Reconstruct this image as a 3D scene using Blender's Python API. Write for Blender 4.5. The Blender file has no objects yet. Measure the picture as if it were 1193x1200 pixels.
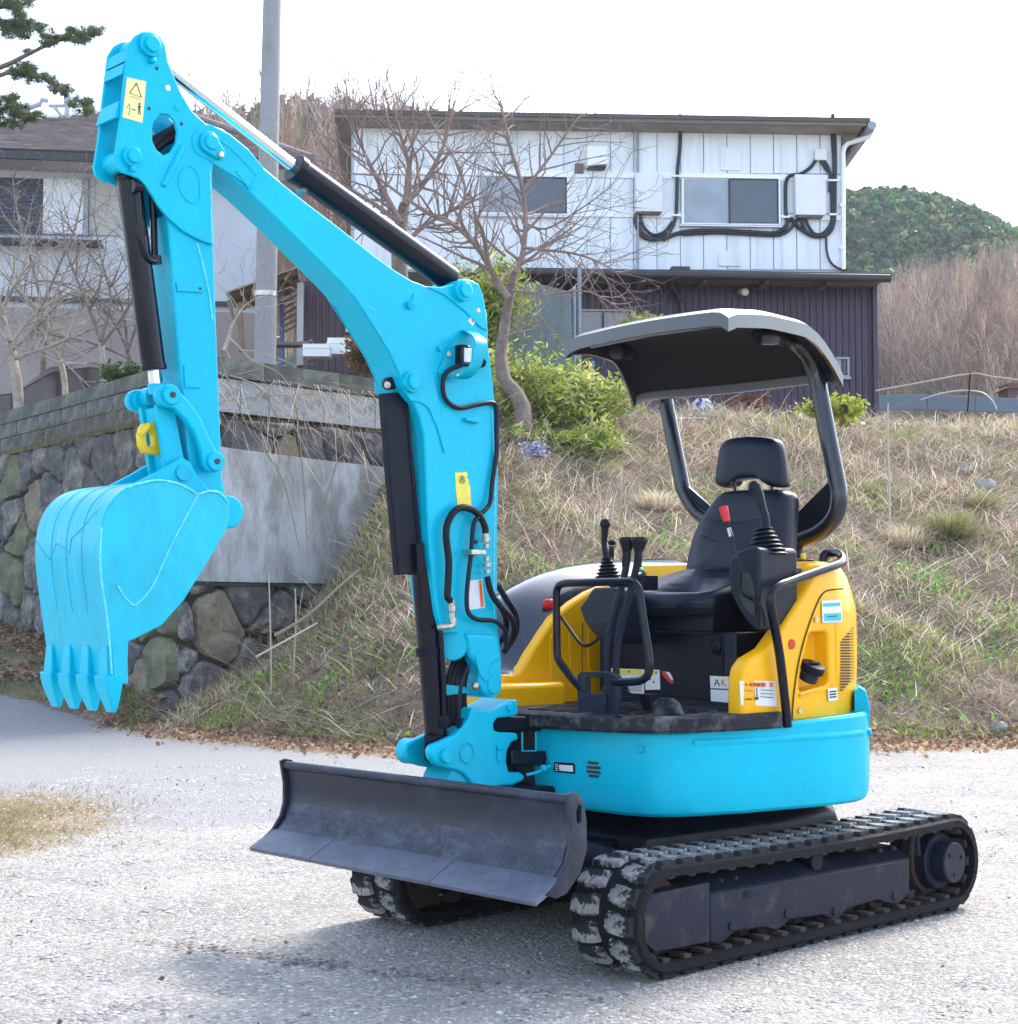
import bpy, bmesh, math, random
import numpy as np
from mathutils import Vector, Matrix, noise
random.seed(7); np.random.seed(7)
R = math.radians
SC = bpy.context.scene
COL = SC.collection
# ------------------------------------------------------------------ camera
CAMH, PITCH, FPX, PW, PH = 1.2303, -0.0578, 1890.8, 1193.0, 1200.0
cd = bpy.data.cameras.new('camera'); cam = bpy.data.objects.new('camera', cd); COL.objects.link(cam)
cam.location = (0, 0, CAMH); cam.rotation_euler = (math.pi/2 - PITCH, 0, 0)
cd.sensor_fit = 'VERTICAL'; cd.sensor_height = 24.0; cd.lens = 24.0*FPX/PH
cd.clip_start = .05; cd.clip_end = 2000
SC.camera = cam
# ------------------------------------------------------------------ world, sun, exposure
SUN_EL, SUN_AZ = R(44), R(36)          # azimuth measured from +Y towards +X: the sun stands behind the machine
w = bpy.data.worlds.new('World'); SC.world = w; w.use_nodes = True
nt = w.node_tree; nt.nodes.clear()
wo = nt.nodes.new('ShaderNodeOutputWorld'); bg = nt.nodes.new('ShaderNodeBackground'); sk = nt.nodes.new('ShaderNodeTexSky')
sk.sky_type = 'NISHITA'; sk.sun_disc = False; sk.sun_elevation = SUN_EL; sk.sun_rotation = SUN_AZ
sk.altitude = 100; sk.air_density = 1.0; sk.dust_density = 2.0; sk.ozone_density = 1.0
bg.inputs['Strength'].default_value = .15
hs = nt.nodes.new('ShaderNodeHueSaturation'); hs.inputs['Saturation'].default_value = .8
nt.links.new(sk.outputs[0], hs.inputs['Color'])
nt.links.new(hs.outputs[0], bg.inputs[0]); nt.links.new(bg.outputs[0], wo.inputs[0])
sd = bpy.data.lights.new('sun', 'SUN'); sun = bpy.data.objects.new('sun', sd); COL.objects.link(sun)
sd.energy = 1.3; sd.angle = R(11); sd.color = (1, .94, .86)
sdir = Vector((math.sin(SUN_AZ)*math.cos(SUN_EL), math.cos(SUN_AZ)*math.cos(SUN_EL), math.sin(SUN_EL)))
sun.rotation_euler = sdir.to_track_quat('Z', 'Y').to_euler(); sun.location = (0, 20, 30)
SC.view_settings.view_transform = 'Standard'; SC.view_settings.look = 'None'
SC.view_settings.exposure = 1.95; SC.view_settings.gamma = 1; SC.view_settings.use_curve_mapping = False
SC.cycles.max_bounces = 6; SC.cycles.diffuse_bounces = 3; SC.cycles.glossy_bounces = 3; SC.cycles.transparent_max_bounces = 6
# ------------------------------------------------------------------ turning measured picture points into places
AZ, X0, Y0 = .7544, .6564, 6.524
FV = np.array([-math.cos(AZ), -math.sin(AZ)]); LV = np.array([math.sin(AZ), -math.cos(AZ)])
def ray(u, v):
    x = (u-PW/2)/FPX; up = (PH/2-v)/FPX; c, s = math.cos(PITCH), math.sin(PITCH)
    return np.array([x, c+s*up, -s+c*up])
def _pl(u, v, n, k):
    r = ray(u, v); o = np.array([X0, Y0]); t = (k+o@n)/(r[:2]@n); q = r[:2]*t-o
    return q@FV, q@LV, CAMH+r[2]*t
def TY(u, v, Y): f, l, z = _pl(u, v, LV, Y); return Vector((f, Y, z))      # machine coordinates on a plane of constant side offset
def TF(u, v, F): f, l, z = _pl(u, v, FV, F); return Vector((F, l, z))
def TZ(u, v, Z):
    r = ray(u, v); t = (Z-CAMH)/r[2]; q = r[:2]*t-np.array([X0, Y0]); return Vector((q@FV, q@LV, Z))
def W(u, v, d):                                                            # world point at distance d in front of the camera
    r = ray(u, v); r = r/r[1]; return Vector((r[0]*d, d, CAMH+r[2]*d))
# ------------------------------------------------------------------ mesh builder
class MB:
    def __init__(s): s.v = []; s.f = []; s.m = []
    def add(s, vs, fs, mi=0):
        b = len(s.v); s.v += [tuple(x) for x in vs]; s.f += [tuple(b+i for i in f) for f in fs]; s.m += [mi]*len(fs); return s
    def box(s, c, d, rz=0, M=None, mi=0):
        hx, hy, hz = d[0]/2, d[1]/2, d[2]/2
        P = [Vector((x, y, z)) for x in (-hx, hx) for y in (-hy, hy) for z in (-hz, hz)]
        if M is None: M = Matrix.Rotation(rz, 3, 'Z')
        P = [M@p+Vector(c) for p in P]
        return s.add(P, [(0, 1, 3, 2), (4, 6, 7, 5), (0, 4, 5, 1), (2, 3, 7, 6), (0, 2, 6, 4), (1, 5, 7, 3)], mi)
    def prism(s, pts, off, mi=0):
        pts = [Vector(p) for p in pts]; off = Vector(off); n = len(pts)
        nm = Vector((0, 0, 0))
        for i in range(n): nm += pts[i].cross(pts[(i+1) % n])
        if nm.dot(off) > 0: pts = pts[::-1]
        q = [p+off for p in pts]
        fs = [tuple(range(n)), tuple(range(2*n-1, n-1, -1))]
        fs += [(i, n+i, n+(i+1) % n, (i+1) % n) for i in range(n)]
        return s.add(pts+q, [tuple(reversed(f)) if False else f for f in fs], mi)
    def loft(s, rings, cap=True, closed=True, mi=0):
        n = len(rings[0]); vs = [p for r in rings for p in r]; fs = []
        for k in range(len(rings)-1):
            for i in range(n if closed else n-1):
                j = (i+1) % n; fs.append((k*n+i, k*n+j, (k+1)*n+j, (k+1)*n+i))
        if cap and closed: fs += [tuple(range(n-1, -1, -1)), tuple(range((len(rings)-1)*n, len(rings)*n))]
        return s.add(vs, fs, mi)
    def tube(s, pts, r, n=10, smooth=0, cap=True, mi=0):
        pts = [Vector(p) for p in pts]
        rr = list(r) if hasattr(r, '__len__') else [r]*len(pts)
        if smooth: pts, rr = crom(pts, rr, smooth)
        rings = []; up = None
        for i, p in enumerate(pts):
            t = (pts[min(i+1, len(pts)-1)]-pts[max(i-1, 0)])
            if t.length < 1e-9: t = Vector((0, 0, 1))
            t.normalize()
            if up is None:
                up = Vector((0, 0, 1)) if abs(t.z) < .9 else Vector((1, 0, 0))
            up = (up-t*up.dot(t))
            if up.length < 1e-6: up = t.orthogonal()
            up.normalize(); sd_ = t.cross(up)
            rings.append([p+(up*math.cos(2*math.pi*k/n)+sd_*math.sin(2*math.pi*k/n))*rr[i] for k in range(n)])
        return s.loft(rings, cap=cap, mi=mi)
    def cyl(s, a, b, r, n=20, r2=None, mi=0): return s.tube([a, b], [r, r if r2 is None else r2], n, mi=mi)
    def sphere(s, c, r, n=12, sc=(1, 1, 1), mi=0):
        rings = []
        for i in range(1, n//2+1):
            a = math.pi*i/(n//2+1)
            rings.append([Vector(c)+Vector((r*sc[0]*math.sin(a)*math.cos(2*math.pi*k/n), r*sc[1]*math.sin(a)*math.sin(2*math.pi*k/n), r*sc[2]*math.cos(a))) for k in range(n)])
        return s.loft(rings[::-1], mi=mi)
    def mesh(s, name, mats, smooth=35, recalc=True):
        me = bpy.data.meshes.new(name); me.from_pydata(s.v, [], s.f)
        for m in (mats if isinstance(mats, (list, tuple)) else [mats]): me.materials.append(m)
        if any(s.m): me.polygons.foreach_set('material_index', s.m)
        if recalc:
            b = bmesh.new(); b.from_mesh(me); bmesh.ops.recalc_face_normals(b, faces=b.faces); b.to_mesh(me); b.free()
        if smooth: me.shade_smooth(); me.set_sharp_from_angle(angle=R(smooth))
        me.update(); return me
def crom(P, Rr, k):
    o, r = [], []
    for i in range(len(P)-1):
        a, b, c, d = P[max(i-1, 0)], P[i], P[i+1], P[min(i+2, len(P)-1)]
        for j in range(k):
            t = j/k
            o.append(.5*((2*b)+(c-a)*t+(2*a-5*b+4*c-d)*t*t+(3*b-a-3*c+d)*t**3)); r.append(Rr[i]*(1-t)+Rr[i+1]*t)
    o.append(P[-1]); r.append(Rr[-1]); return o, r
def tag(o, label=None, cat=None, group=None, kind=None):
    if label: o['label'] = label
    if cat: o['category'] = cat
    if group: o['group'] = group
    if kind: o['kind'] = kind
    return o
def link(name, me, parent=None, bevel=0, seg=2, loc=None):
    o = bpy.data.objects.new(name, me); COL.objects.link(o)
    if parent: o.parent = parent
    if loc is not None: o.location = loc
    if bevel:
        b = o.modifiers.new('bevel', 'BEVEL'); b.width = bevel; b.segments = seg; b.limit_method = 'ANGLE'; b.angle_limit = R(32); b.use_clamp_overlap = True
    return o
def part(name, mb, mat, parent, bevel=0, smooth=35, seg=2, **kw):
    return tag(link(name, mb.mesh(name, mat, smooth), parent, bevel, seg), **kw)
def empty(name, loc=(0, 0, 0), rz=0, **kw):
    o = bpy.data.objects.new(name, None); COL.objects.link(o); o.location = loc; o.rotation_euler = (0, 0, rz); o.empty_display_size = .2
    return tag(o, **kw)
def piece(name, me, parent, loc=(0, 0, 0), rot=None, sc=None):
    o = bpy.data.objects.new(name, me); COL.objects.link(o); o.parent = parent; o.location = loc
    if rot is not None: o.rotation_euler = rot
    if sc is not None: o.scale = sc
    return o
def cut(o, mb):
    c = link('cutter', mb.mesh('cutter', [], 0)); c.parent = o.parent
    bm_ = o.modifiers.new('cut', 'BOOLEAN'); bm_.operation = 'DIFFERENCE'; bm_.object = c; bm_.solver = 'EXACT'
    bpy.context.view_layer.update(); dg = bpy.context.evaluated_depsgraph_get()
    me = bpy.data.meshes.new_from_object(o.evaluated_get(dg)); o.modifiers.clear(); o.data = me
    bpy.data.objects.remove(c); me.shade_smooth(); me.set_sharp_from_angle(angle=R(35)); return o
# ------------------------------------------------------------------ materials
def mat(name, col, rough=.5, metal=0, var=.12, vscale=3, col2=None, mix=(.45, .6), bump=0, bscale=40, coat=0, spec=.5, fine=0, fscale=60, detail=6, coord='Object', attr=None, trans=0, stretch=None, trl=0):
    m = bpy.data.materials.new(name); m.use_nodes = True; n = m.node_tree.nodes; l = m.node_tree.links
    b = n['Principled BSDF']; b.inputs['Roughness'].default_value = rough; b.inputs['Metallic'].default_value = metal
    b.inputs['Coat Weight'].default_value = coat; b.inputs['Coat Roughness'].default_value = .12; b.inputs['Specular IOR Level'].default_value = spec
    if trans: b.inputs['Transmission Weight'].default_value = trans
    tc = n.new('ShaderNodeTexCoord'); src = tc.outputs[coord]
    if stretch:
        mp = n.new('ShaderNodeMapping'); mp.inputs['Scale'].default_value = stretch; l.new(src, mp.inputs[0]); src = mp.outputs[0]
    no = n.new('ShaderNodeTexNoise'); no.inputs['Scale'].default_value = vscale; no.inputs['Detail'].default_value = detail; l.new(src, no.inputs['Vector'])
    mr = n.new('ShaderNodeMapRange'); mr.inputs[1].default_value = .3; mr.inputs[2].default_value = .7; mr.inputs[3].default_value = 1-var; mr.inputs[4].default_value = 1+var
    l.new(no.outputs['Fac'], mr.inputs[0])
    base = n.new('ShaderNodeRGB'); base.outputs[0].default_value = (*col, 1); cur = base.outputs[0]
    if attr:
        at = n.new('ShaderNodeAttribute'); at.attribute_name = attr; cur = at.outputs['Color']
    if col2:
        rp = n.new('ShaderNodeMapRange'); rp.inputs[1].default_value = mix[0]; rp.inputs[2].default_value = mix[1]
        n2 = n.new('ShaderNodeTexNoise'); n2.inputs['Scale'].default_value = vscale*1.7; n2.inputs['Detail'].default_value = 8; n2.inputs['Roughness'].default_value = .65; l.new(src, n2.inputs['Vector'])
        l.new(n2.outputs['Fac'], rp.inputs[0]); mx = n.new('ShaderNodeMix'); mx.data_type = 'RGBA'; l.new(rp.outputs[0], mx.inputs['Factor']); l.new(cur, mx.inputs['A']); mx.inputs['B'].default_value = (*col2, 1); cur = mx.outputs['Result']
    mu = n.new('ShaderNodeVectorMath'); mu.operation = 'SCALE'; l.new(cur, mu.inputs[0]); l.new(mr.outputs[0], mu.inputs['Scale']); cur = mu.outputs[0]
    if fine:
        n3 = n.new('ShaderNodeTexNoise'); n3.inputs['Scale'].default_value = fscale; n3.inputs['Detail'].default_value = 4; l.new(src, n3.inputs['Vector'])
        m3 = n.new('ShaderNodeMapRange'); m3.inputs[1].default_value = .3; m3.inputs[2].default_value = .7; m3.inputs[3].default_value = 1-fine; m3.inputs[4].default_value = 1+fine; l.new(n3.outputs['Fac'], m3.inputs[0])
        m4 = n.new('ShaderNodeVectorMath'); m4.operation = 'SCALE'; l.new(cur, m4.inputs[0]); l.new(m3.outputs[0], m4.inputs['Scale']); cur = m4.outputs[0]
    l.new(cur, b.inputs['Base Color'])
    rm = n.new('ShaderNodeMapRange'); rm.inputs[1].default_value = .3; rm.inputs[2].default_value = .7; rm.inputs[3].default_value = max(.03, rough-.08); rm.inputs[4].default_value = min(1, rough+.1); l.new(no.outputs['Fac'], rm.inputs[0]); l.new(rm.outputs[0], b.inputs['Roughness'])
    if trl:
        tr = n.new('ShaderNodeBsdfTranslucent'); l.new(cur, tr.inputs['Color']); ms = n.new('ShaderNodeMixShader'); ms.inputs[0].default_value = trl; l.new(b.outputs[0], ms.inputs[1]); l.new(tr.outputs[0], ms.inputs[2]); l.new(ms.outputs[0], n['Material Output'].inputs['Surface'])
    if bump:
        nb = n.new('ShaderNodeTexNoise'); nb.inputs['Scale'].default_value = bscale; nb.inputs['Detail'].default_value = 5; l.new(src, nb.inputs['Vector'])
        bu = n.new('ShaderNodeBump'); bu.inputs['Strength'].default_value = bump; bu.inputs['Distance'].default_value = .02; l.new(nb.outputs['Fac'], bu.inputs['Height']); l.new(bu.outputs[0], b.inputs['Normal'])
    return m
CY = mat('cyan_paint', (.0, .47, .66), .34, var=.09, vscale=2.2, bump=.10, bscale=22, coat=.1, spec=.15, fine=.03, fscale=30)
CYB = mat('cyan_paint_scuffed', (.0, .47, .65), .34, var=.07, vscale=5, col2=(.01, .37, .50), mix=(.56, .78), bump=.25, bscale=14, coat=.15, spec=.3, fine=.06, fscale=25, stretch=(1, 3, .6))
CYD = mat('cyan_paint_brushed', (.0, .42, .58), .4, var=.08, vscale=9, bump=.2, bscale=18, spec=.3)
CYW = mat('cyan_weld_glint', (.10, .68, .86), .25, var=.2, vscale=40, bump=.4, bscale=90, coat=.3)  # weld seam cyan made lighter, sun glints painted into the colour
YE = mat('yellow_paint', (.95, .455, .0), .36, var=.04, vscale=3, bump=.03, bscale=15, coat=.1, spec=.3)
BK = mat('black_paint', (.006, .008, .018), .4, var=.25, vscale=8, bump=.05, bscale=40, spec=.16, fine=.15)
BKG = mat('black_gloss', (.004, .005, .012), .2, var=.2, vscale=5, spec=.3)
RUB = mat('rubber', (.010, .010, .013), .75, spec=.2, var=.3, vscale=14, bump=.4, bscale=80, fine=.3)
LUG = mat('worn_rubber', (.03, .03, .035), .85, var=.25, vscale=9, col2=(.27, .265, .265), mix=(.49, .56), bump=.5, bscale=60, fine=.25, spec=.15, coord='Object')
FRM = mat('frame_grey_paint', (.013, .016, .032), .42, spec=.22, var=.2, vscale=5, col2=(.06, .052, .045), mix=(.54, .72), fine=.22, bump=.1, bscale=50)
BLD = mat('blade_grey_paint', (.022, .026, .044), .36, spec=.3, var=.22, vscale=4, fine=.12, bump=.12, bscale=20, col2=(.055, .06, .085), mix=(.5, .75), stretch=(1, 1, 1))
EDG = mat('worn_edge_steel', (.10, .11, .15), .45, var=.2, vscale=9, bump=.35, bscale=16, fine=.12)
RUST = mat('rusty_mud', (.07, .045, .03), .9, var=.4, vscale=12, bump=.5, bscale=60)
CHR = mat('chrome', (.75, .76, .78), .08, metal=1, var=.03)
STL = mat('zinc_steel', (.5, .48, .42), .35, metal=.9, var=.2, vscale=60)
HOSE = mat('black_hose', (.006, .007, .012), .45, spec=.25, var=.2, vscale=30)
GREY = mat('grey_plastic', (.012, .015, .028), .42, spec=.22, var=.15, vscale=10, bump=.08, bscale=200)
VIN = mat('seat_vinyl', (.005, .008, .022), .34, spec=.28, var=.15, vscale=9, bump=.12, bscale=250)
CANR = mat('canopy_top_plastic', (.018, .019, .028), .3, var=.12, vscale=3, bump=.06, bscale=120, fine=.08, coat=.7)
CANU = mat('canopy_underside', (.016, .017, .022), .75, var=.15, vscale=4, bump=.1, bscale=150, spec=.12)
CAN = mat('canopy_plastic', (.012, .013, .02), .24, coat=.3, var=.12, vscale=3, bump=.06, bscale=120, fine=.08)
MATF = mat('floor_rubber', (.016, .016, .022), .6, spec=.25, var=.3, vscale=10, col2=(.10, .10, .11), mix=(.48, .65), bump=.2, bscale=60)
RED = mat('red_plastic', (.6, .01, .01), .35, var=.05)
YHK = mat('hook_yellow', (.85, .55, .01), .4, var=.12, vscale=20)
WHT = mat('sticker_white', (.75, .76, .78), .4, var=.05, vscale=30)
STY = mat('sticker_yellow', (.85, .7, .08), .4, var=.1, vscale=30)
STP = mat('sticker_pale_yellow', (.82, .76, .33), .4, var=.08, vscale=30)
STO = mat('sticker_orange', (.8, .16, .03), .4, var=.2, vscale=60)
STC = mat('sticker_cyan', (.02, .5, .6), .4, var=.08, vscale=30)
INK = mat('sticker_ink', (.03, .03, .03), .5, var=.1)
GLS = mat('lamp_glass', (.8, .82, .85), .05, var=.02, coat=1)
# ================================================================== THE EXCAVATOR (machine axes: x forward, y to its left, z up)
EX = empty('mini_excavator', (X0, Y0, 0), math.pi+AZ, label='turquoise and yellow mini excavator with raised boom, grey blade and black canopy', cat='excavator')
def YP(pts, y0, y1, mb=None, ref=None):
    """outline measured on the plane y=ref, given thickness from y0 to y1"""
    mb = mb or MB(); ref = y1 if ref is None else ref
    P = [TY(u, v, ref) for u, v in pts]; P = [Vector((p.x, y0, p.z)) for p in P]
    return mb.prism(P, (0, y1-y0, 0))
def circ(u, v, r, n=14, a0=0, a1=360): return [(u+r*math.cos(R(a0+(a1-a0)*i/n)), v+r*math.sin(R(a0+(a1-a0)*i/n))) for i in range(n if a1-a0 == 360 else n+1)]
def PX(d=5.7): return d/FPX
# ---- tracks
D2, RO = 1.7345/2, .195
def stad(s, r):
    """point on the running line of a track at fraction s, radius r; returns x, z, outward angle"""
    L1 = 2*D2; L2 = math.pi*RO; T = 2*L1+2*L2; q = (s % 1)*T
    if q < L1:
        t = q/L1; return -D2+q, RO+r-.012*math.sin(math.pi*t), math.pi/2
    q -= L1
    if q < L2: a = math.pi/2-q/RO; return D2+r*math.cos(a), RO+r*math.sin(a), a
    q -= L2
    if q < L1:
        return D2-q, RO-r, -math.pi/2
    q -= L1; a = -math.pi/2-q/RO; return -D2+r*math.cos(a), RO+r*math.sin(a), a
# chevron lug: one mesh, two mirrored meshes for the two columns
def lug_mesh(sg):
    b = MB(); P = [(-.038, .024), (.028, .016), (.038, .05), (.044, .1), (.036, .140), (-.034, .140), (-.030, .1), (-.040, .05)]
    base = [Vector((x, sg*y, -.006)) for x, y in P]; top = [Vector((x*.78+.002, sg*(y*.92+.005), .018)) for x, y in P]
    b.loft([base, top]); return b.mesh('tread_lug_mesh', LUG, 30)
LM = {1: lug_mesh(1), -1: lug_mesh(-1)}
MUD = mat('rust_and_mud', (.055, .04, .032), .9, var=.35, vscale=14, bump=.6, bscale=60, col2=(.05, .04, .035), mix=(.5, .65))
for side in (1, -1):
    yc = side*.6; b = MB(); N = 150
    o1 = [stad(i/N, .176) for i in range(N)]; i1 = [stad(i/N, .142) for i in range(N)]
    rings = []
    for i in range(N):
        x, z, a = o1[i]; xi, zi, _ = i1[i]; w_ = .15
        rings.append([Vector((xi, yc-w_, zi)), Vector((x-.008*math.cos(a), yc-w_, z-.008*math.sin(a))), Vector((x, yc-w_+.008, z)), Vector((x, yc+w_-.008, z)), Vector((x-.008*math.cos(a), yc+w_, z-.008*math.sin(a))), Vector((xi, yc+w_, zi))])
    rings.append(rings[0]); b.loft(rings, cap=False)
    gt = MB()
    for i in range(44):
        x, z, a = stad(i/44, .13)
        gt.box((x, yc, z), (.05, .05, .04), M=Matrix.Rotation(-(a-math.pi/2), 3, 'Y'))
        gt.box((x, yc+side*.09, z+.006*math.sin(a)), (.035, .07, .014), M=Matrix.Rotation(-(a-math.pi/2), 3, 'Y'))
    tr = part('rubber_track', b, RUB, EX, smooth=40)
    tag(part('guide_teeth', gt, MUD, tr, smooth=0), kind='stuff')
    NL = 46
    for i in range(NL):
        for col in (1, -1):
            s = (i+(0 if col == 1 else .5))/NL; x, z, a = stad(s, .174)
            piece('tread_lug', LM[col], tr, (x, yc, z), (0, -(a-math.pi/2), 0))
    # ---- track frame
    yo = side*.70
    main = [(832, 1047), (1066, 1006), (1066, 1047), (1052, 1061), (1039, 1059), (1029, 1055), (992, 1066), (981, 1080), (964, 1073), (927, 1078), (911, 1091), (895, 1087), (862, 1092), (844, 1108), (832, 1105)]
    P = [TY(u, v, .70) for u, v in main]; b = MB()
    b.prism([Vector((p.x, yo, p.z)) for p in P], (0, -side*.2, 0))
    a1, a2 = P[0], P[1]
    b.prism([Vector((a1.x, yo, a1.z)), Vector((a1.x, yo-side*.07, a1.z+.045)), Vector((a1.x, yo-side*.2, a1.z+.045)), Vector((a1.x, yo-side*.2, a1.z))], (a2.x-a1.x, 0, a2.z-a1.z))
    tf = part('track_frame', b, FRM, EX, .006)
    P = [TY(u, v, .725) for u, v in [(753.6, 1050), (832, 1033.6), (832, 1104.5), (767.5, 1117), (756, 1105)]]
    part('cover_plate', MB().prism([Vector((p.x, side*.725, p.z)) for p in P], (0, -side*.14, 0)), FRM, tf, .005)
    p = TY(877, 1049, .70); part('frame_port', MB().tube([(p.x, yo+side*.0015, p.z-.008), (p.x, yo-side*.01, p.z)], .026, 16), INK, tf)
    for (u, v) in ((845, 1034), (862, 1031), (1032, 999), (1048, 996)):
        p = TY(u, v, .66); part('bolt', MB().cyl((p.x, side*.655, p.z+.0), (p.x, side*.655, p.z+.014), .012, 6), FRM, tf)
    for (u, v) in ((857, 1085), (922, 1071), (978, 1068), (1048, 1050)):
        p = TY(u, v, .70); part('roller_pin', MB().cyl((p.x, yo-side*.005, p.z), (p.x, yo+side*.006, p.z), .016, 14), FRM, tf, .002)
    p = TY(1062, 985, .66); part('tow_eye', MB().tube([Vector((p.x, side*.68, p.z-.06)), Vector((p.x-.01, side*.68, p.z+.01)), Vector((p.x-.04, side*.68, p.z+.02)), Vector((p.x-.05, side*.68, p.z-.06))], .012, 8, 3), FRM, tf)
    for u in (846, 910, 978, 1040):
        x = TY(u, 1080, .70).x
        part('track_roller', MB().cyl((x, side*.5, .115), (x, side*.66, .105), .058, 20).cyl((x, side*.66, .105), (x, side*.67, .105), .03, 12), RUST, tf, .004)
    x = TY(950, 998, .66).x; z = 2*RO-.052-.04
    part('carrier_roller', MB().cyl((x, side*.5, z-.014), (x, side*.69, z-.014), .036, 18), BK, tf, .004)
    part('idler_wheel', MB().cyl((D2, side*.54, RO), (D2, side*.66, RO), .138, 36).cyl((D2, side*.5, RO), (D2, side*.70, RO), .06, 20), RUST, tf, .006)
    part('drive_sprocket', MB().cyl((-D2, side*.57, RO), (-D2, side*.63, RO), .135, 30), RUST, tf, .004)
    dh = part('drive_motor_hub', MB().cyl((-D2, side*.5, RO), (-D2, side*.68, RO), .115, 36).cyl((-D2, side*.68, RO), (-D2, side*.745, RO), .082, 32), FRM, tf, .006)
    for k in range(3):
        a = R(40+120*k); part('hub_plug', MB().cyl((-D2+.05*math.cos(a), side*.744, RO+.05*math.sin(a)), (-D2+.05*math.cos(a), side*.749, RO+.05*math.sin(a)), .008, 8), BK, tf)
# ---- centre frame
b = MB()
b.loft([[Vector((x, y, z)) for x, y in ((.55, .3), (.3, .52), (-.5, .52), (-.6, .3), (-.6, -.3), (-.5, -.52), (.3, -.52), (.55, -.3))] for z in (.2, .33)])
for s in (1, -1):
    for x in (.45, -.55): b.loft([[Vector((x-.09, s*.3, .18)), Vector((x+.09, s*.3, .18)), Vector((x+.09, s*.3, .36)), Vector((x-.09, s*.3, .36))], [Vector((x-.09, s*.56, .1)), Vector((x+.09, s*.56, .1)), Vector((x+.09, s*.56, .25)), Vector((x-.09, s*.56, .25))]])
b.box((.62, 0, .3), (.14, .5, .16))
b.loft([[Vector((x*k, y*k, z)) for x, y in ((.62, .40), (-.5, .47), (-.72, .3), (-.72, -.3), (-.5, -.47), (.62, -.40))] for z, k in ((.30, 1), (.40, .95), (.455, .8))])
part('undercarriage_frame', b, BK, EX, .01)
part('slew_ring', MB().cyl((0, 0, .33), (0, 0, .43), .34, 48).cyl((0, 0, .40), (0, 0, .47), .38, 48), BK, EX, .006)
b = MB(); b.loft([[Vector((x*k, y*k, z)) for x, y in ((.62, .3), (.4, .55), (-.3, .6), (-.6, .35), (-.66, 0), (-.6, -.35), (-.3, -.6), (.4, -.55), (.62, -.3))] for k, z in ((.8, .455), (1, .49), (1, .53))])
part('turntable_deck', b, BK, EX, .006)
# ---- dozer blade: curved mouldboard swept across, cutting edges, end plates, arms
zt = .63; zb = .34
prof = [(1.36, .63), (1.345, .60), (1.335, .55), (1.338, .49), (1.36, .43), (1.405, .385)]
def band(prof, y0, y1, th, mb=None, ny=1):
    mb = mb or MB(); n = len(prof)
    back = []
    for i, (x, z) in enumerate(prof):
        a = Vector(prof[min(i+1, n-1)])-Vector(prof[max(i-1, 0)]); a.normalize(); back.append((x+a.y*th, z-a.x*th))
    loop = list(prof)+back[::-1]
    mb.loft([[Vector((x, y, z)) for x, z in loop] for y in np.linspace(y0, y1, ny+1)]); return mb
b = band(prof, -.75, .75, .022)
b.tube([Vector((1.352, -.75, .628)), Vector((1.352, .75, .628))], .016, 12)
db = part('dozer_blade', b, BLD, EX, .004, smooth=50)
SCF = mat('scuffed_blade', (.035, .04, .06), .4, var=.3, vscale=5, col2=(.075, .082, .115), mix=(.46, .66), bump=.5, bscale=18, fine=.25, spec=.3, stretch=(1, 1, 2.5))
part('scuffed_band', band([(x+.0015, z) for x, z in prof[3:]], -.73, .73, -.001), SCF, db, smooth=50)
ys = [-.758, -.38, .27, .765]
for i in range(3):
    bb = MB(); x0, z0, x1, z1 = 1.398, .395, 1.512, .336
    bb.prism([Vector((x0, ys[i]+.002, z0)), Vector((x1, ys[i]+.002, z1)), Vector((x1-.006, ys[i]+.002, z1-.016)), Vector((x0-.012, ys[i]+.002, z0-.016))], (0, ys[i+1]-ys[i]-.004, 0))
    part('cutting_edge', bb, EDG, db, .003)
for s in (1, -1):
    out = [(1.375, .645), (1.352, .652), (1.325, .648), (1.30, .62), (1.287, .56), (1.285, .47), (1.315, .40), (1.375, .345), (1.42, .335), (1.47, .35), (1.41, .39), (1.372, .44), (1.358, .49), (1.358, .56)]
    bb = MB().prism([Vector((x, s*.752, z)) for x, z in out], (0, s*.014, 0))
    ep = part('end_plate', bb, BLD, db, .003)
    if s == 1:
        hole = [Vector((1.322+.011*math.cos(a), .74, (.60 if math.sin(a) > 0 else .565)+.013*math.sin(a))) for a in np.linspace(.05, 2*math.pi-.1, 16)]
        cut(ep, MB().prism(hole, (0, .08, 0)))
for s in (1, -1):
    b = MB(); b.loft([[Vector((1.33, s*.36+dy, .46+dz)) for dy, dz in ((-.05, -.06), (.05, -.06), (.05, .06), (-.05, .06))], [Vector((.9, s*.33+dy, .36+dz)) for dy, dz in ((-.05, -.06), (.05, -.06), (.05, .06), (-.05, .06))], [Vector((.5, s*.3+dy, .26+dz)) for dy, dz in ((-.045, -.05), (.045, -.05), (.045, .05), (-.045, .05))]])
    part('blade_arm', b, FRM, EX, .008)
b = MB().cyl((.6, 0, .36), (1.05, 0, .44), .045, 20).cyl((1.05, 0, .44), (1.33, 0, .5), .022, 16)
part('blade_cylinder', b, BK, EX)
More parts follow.
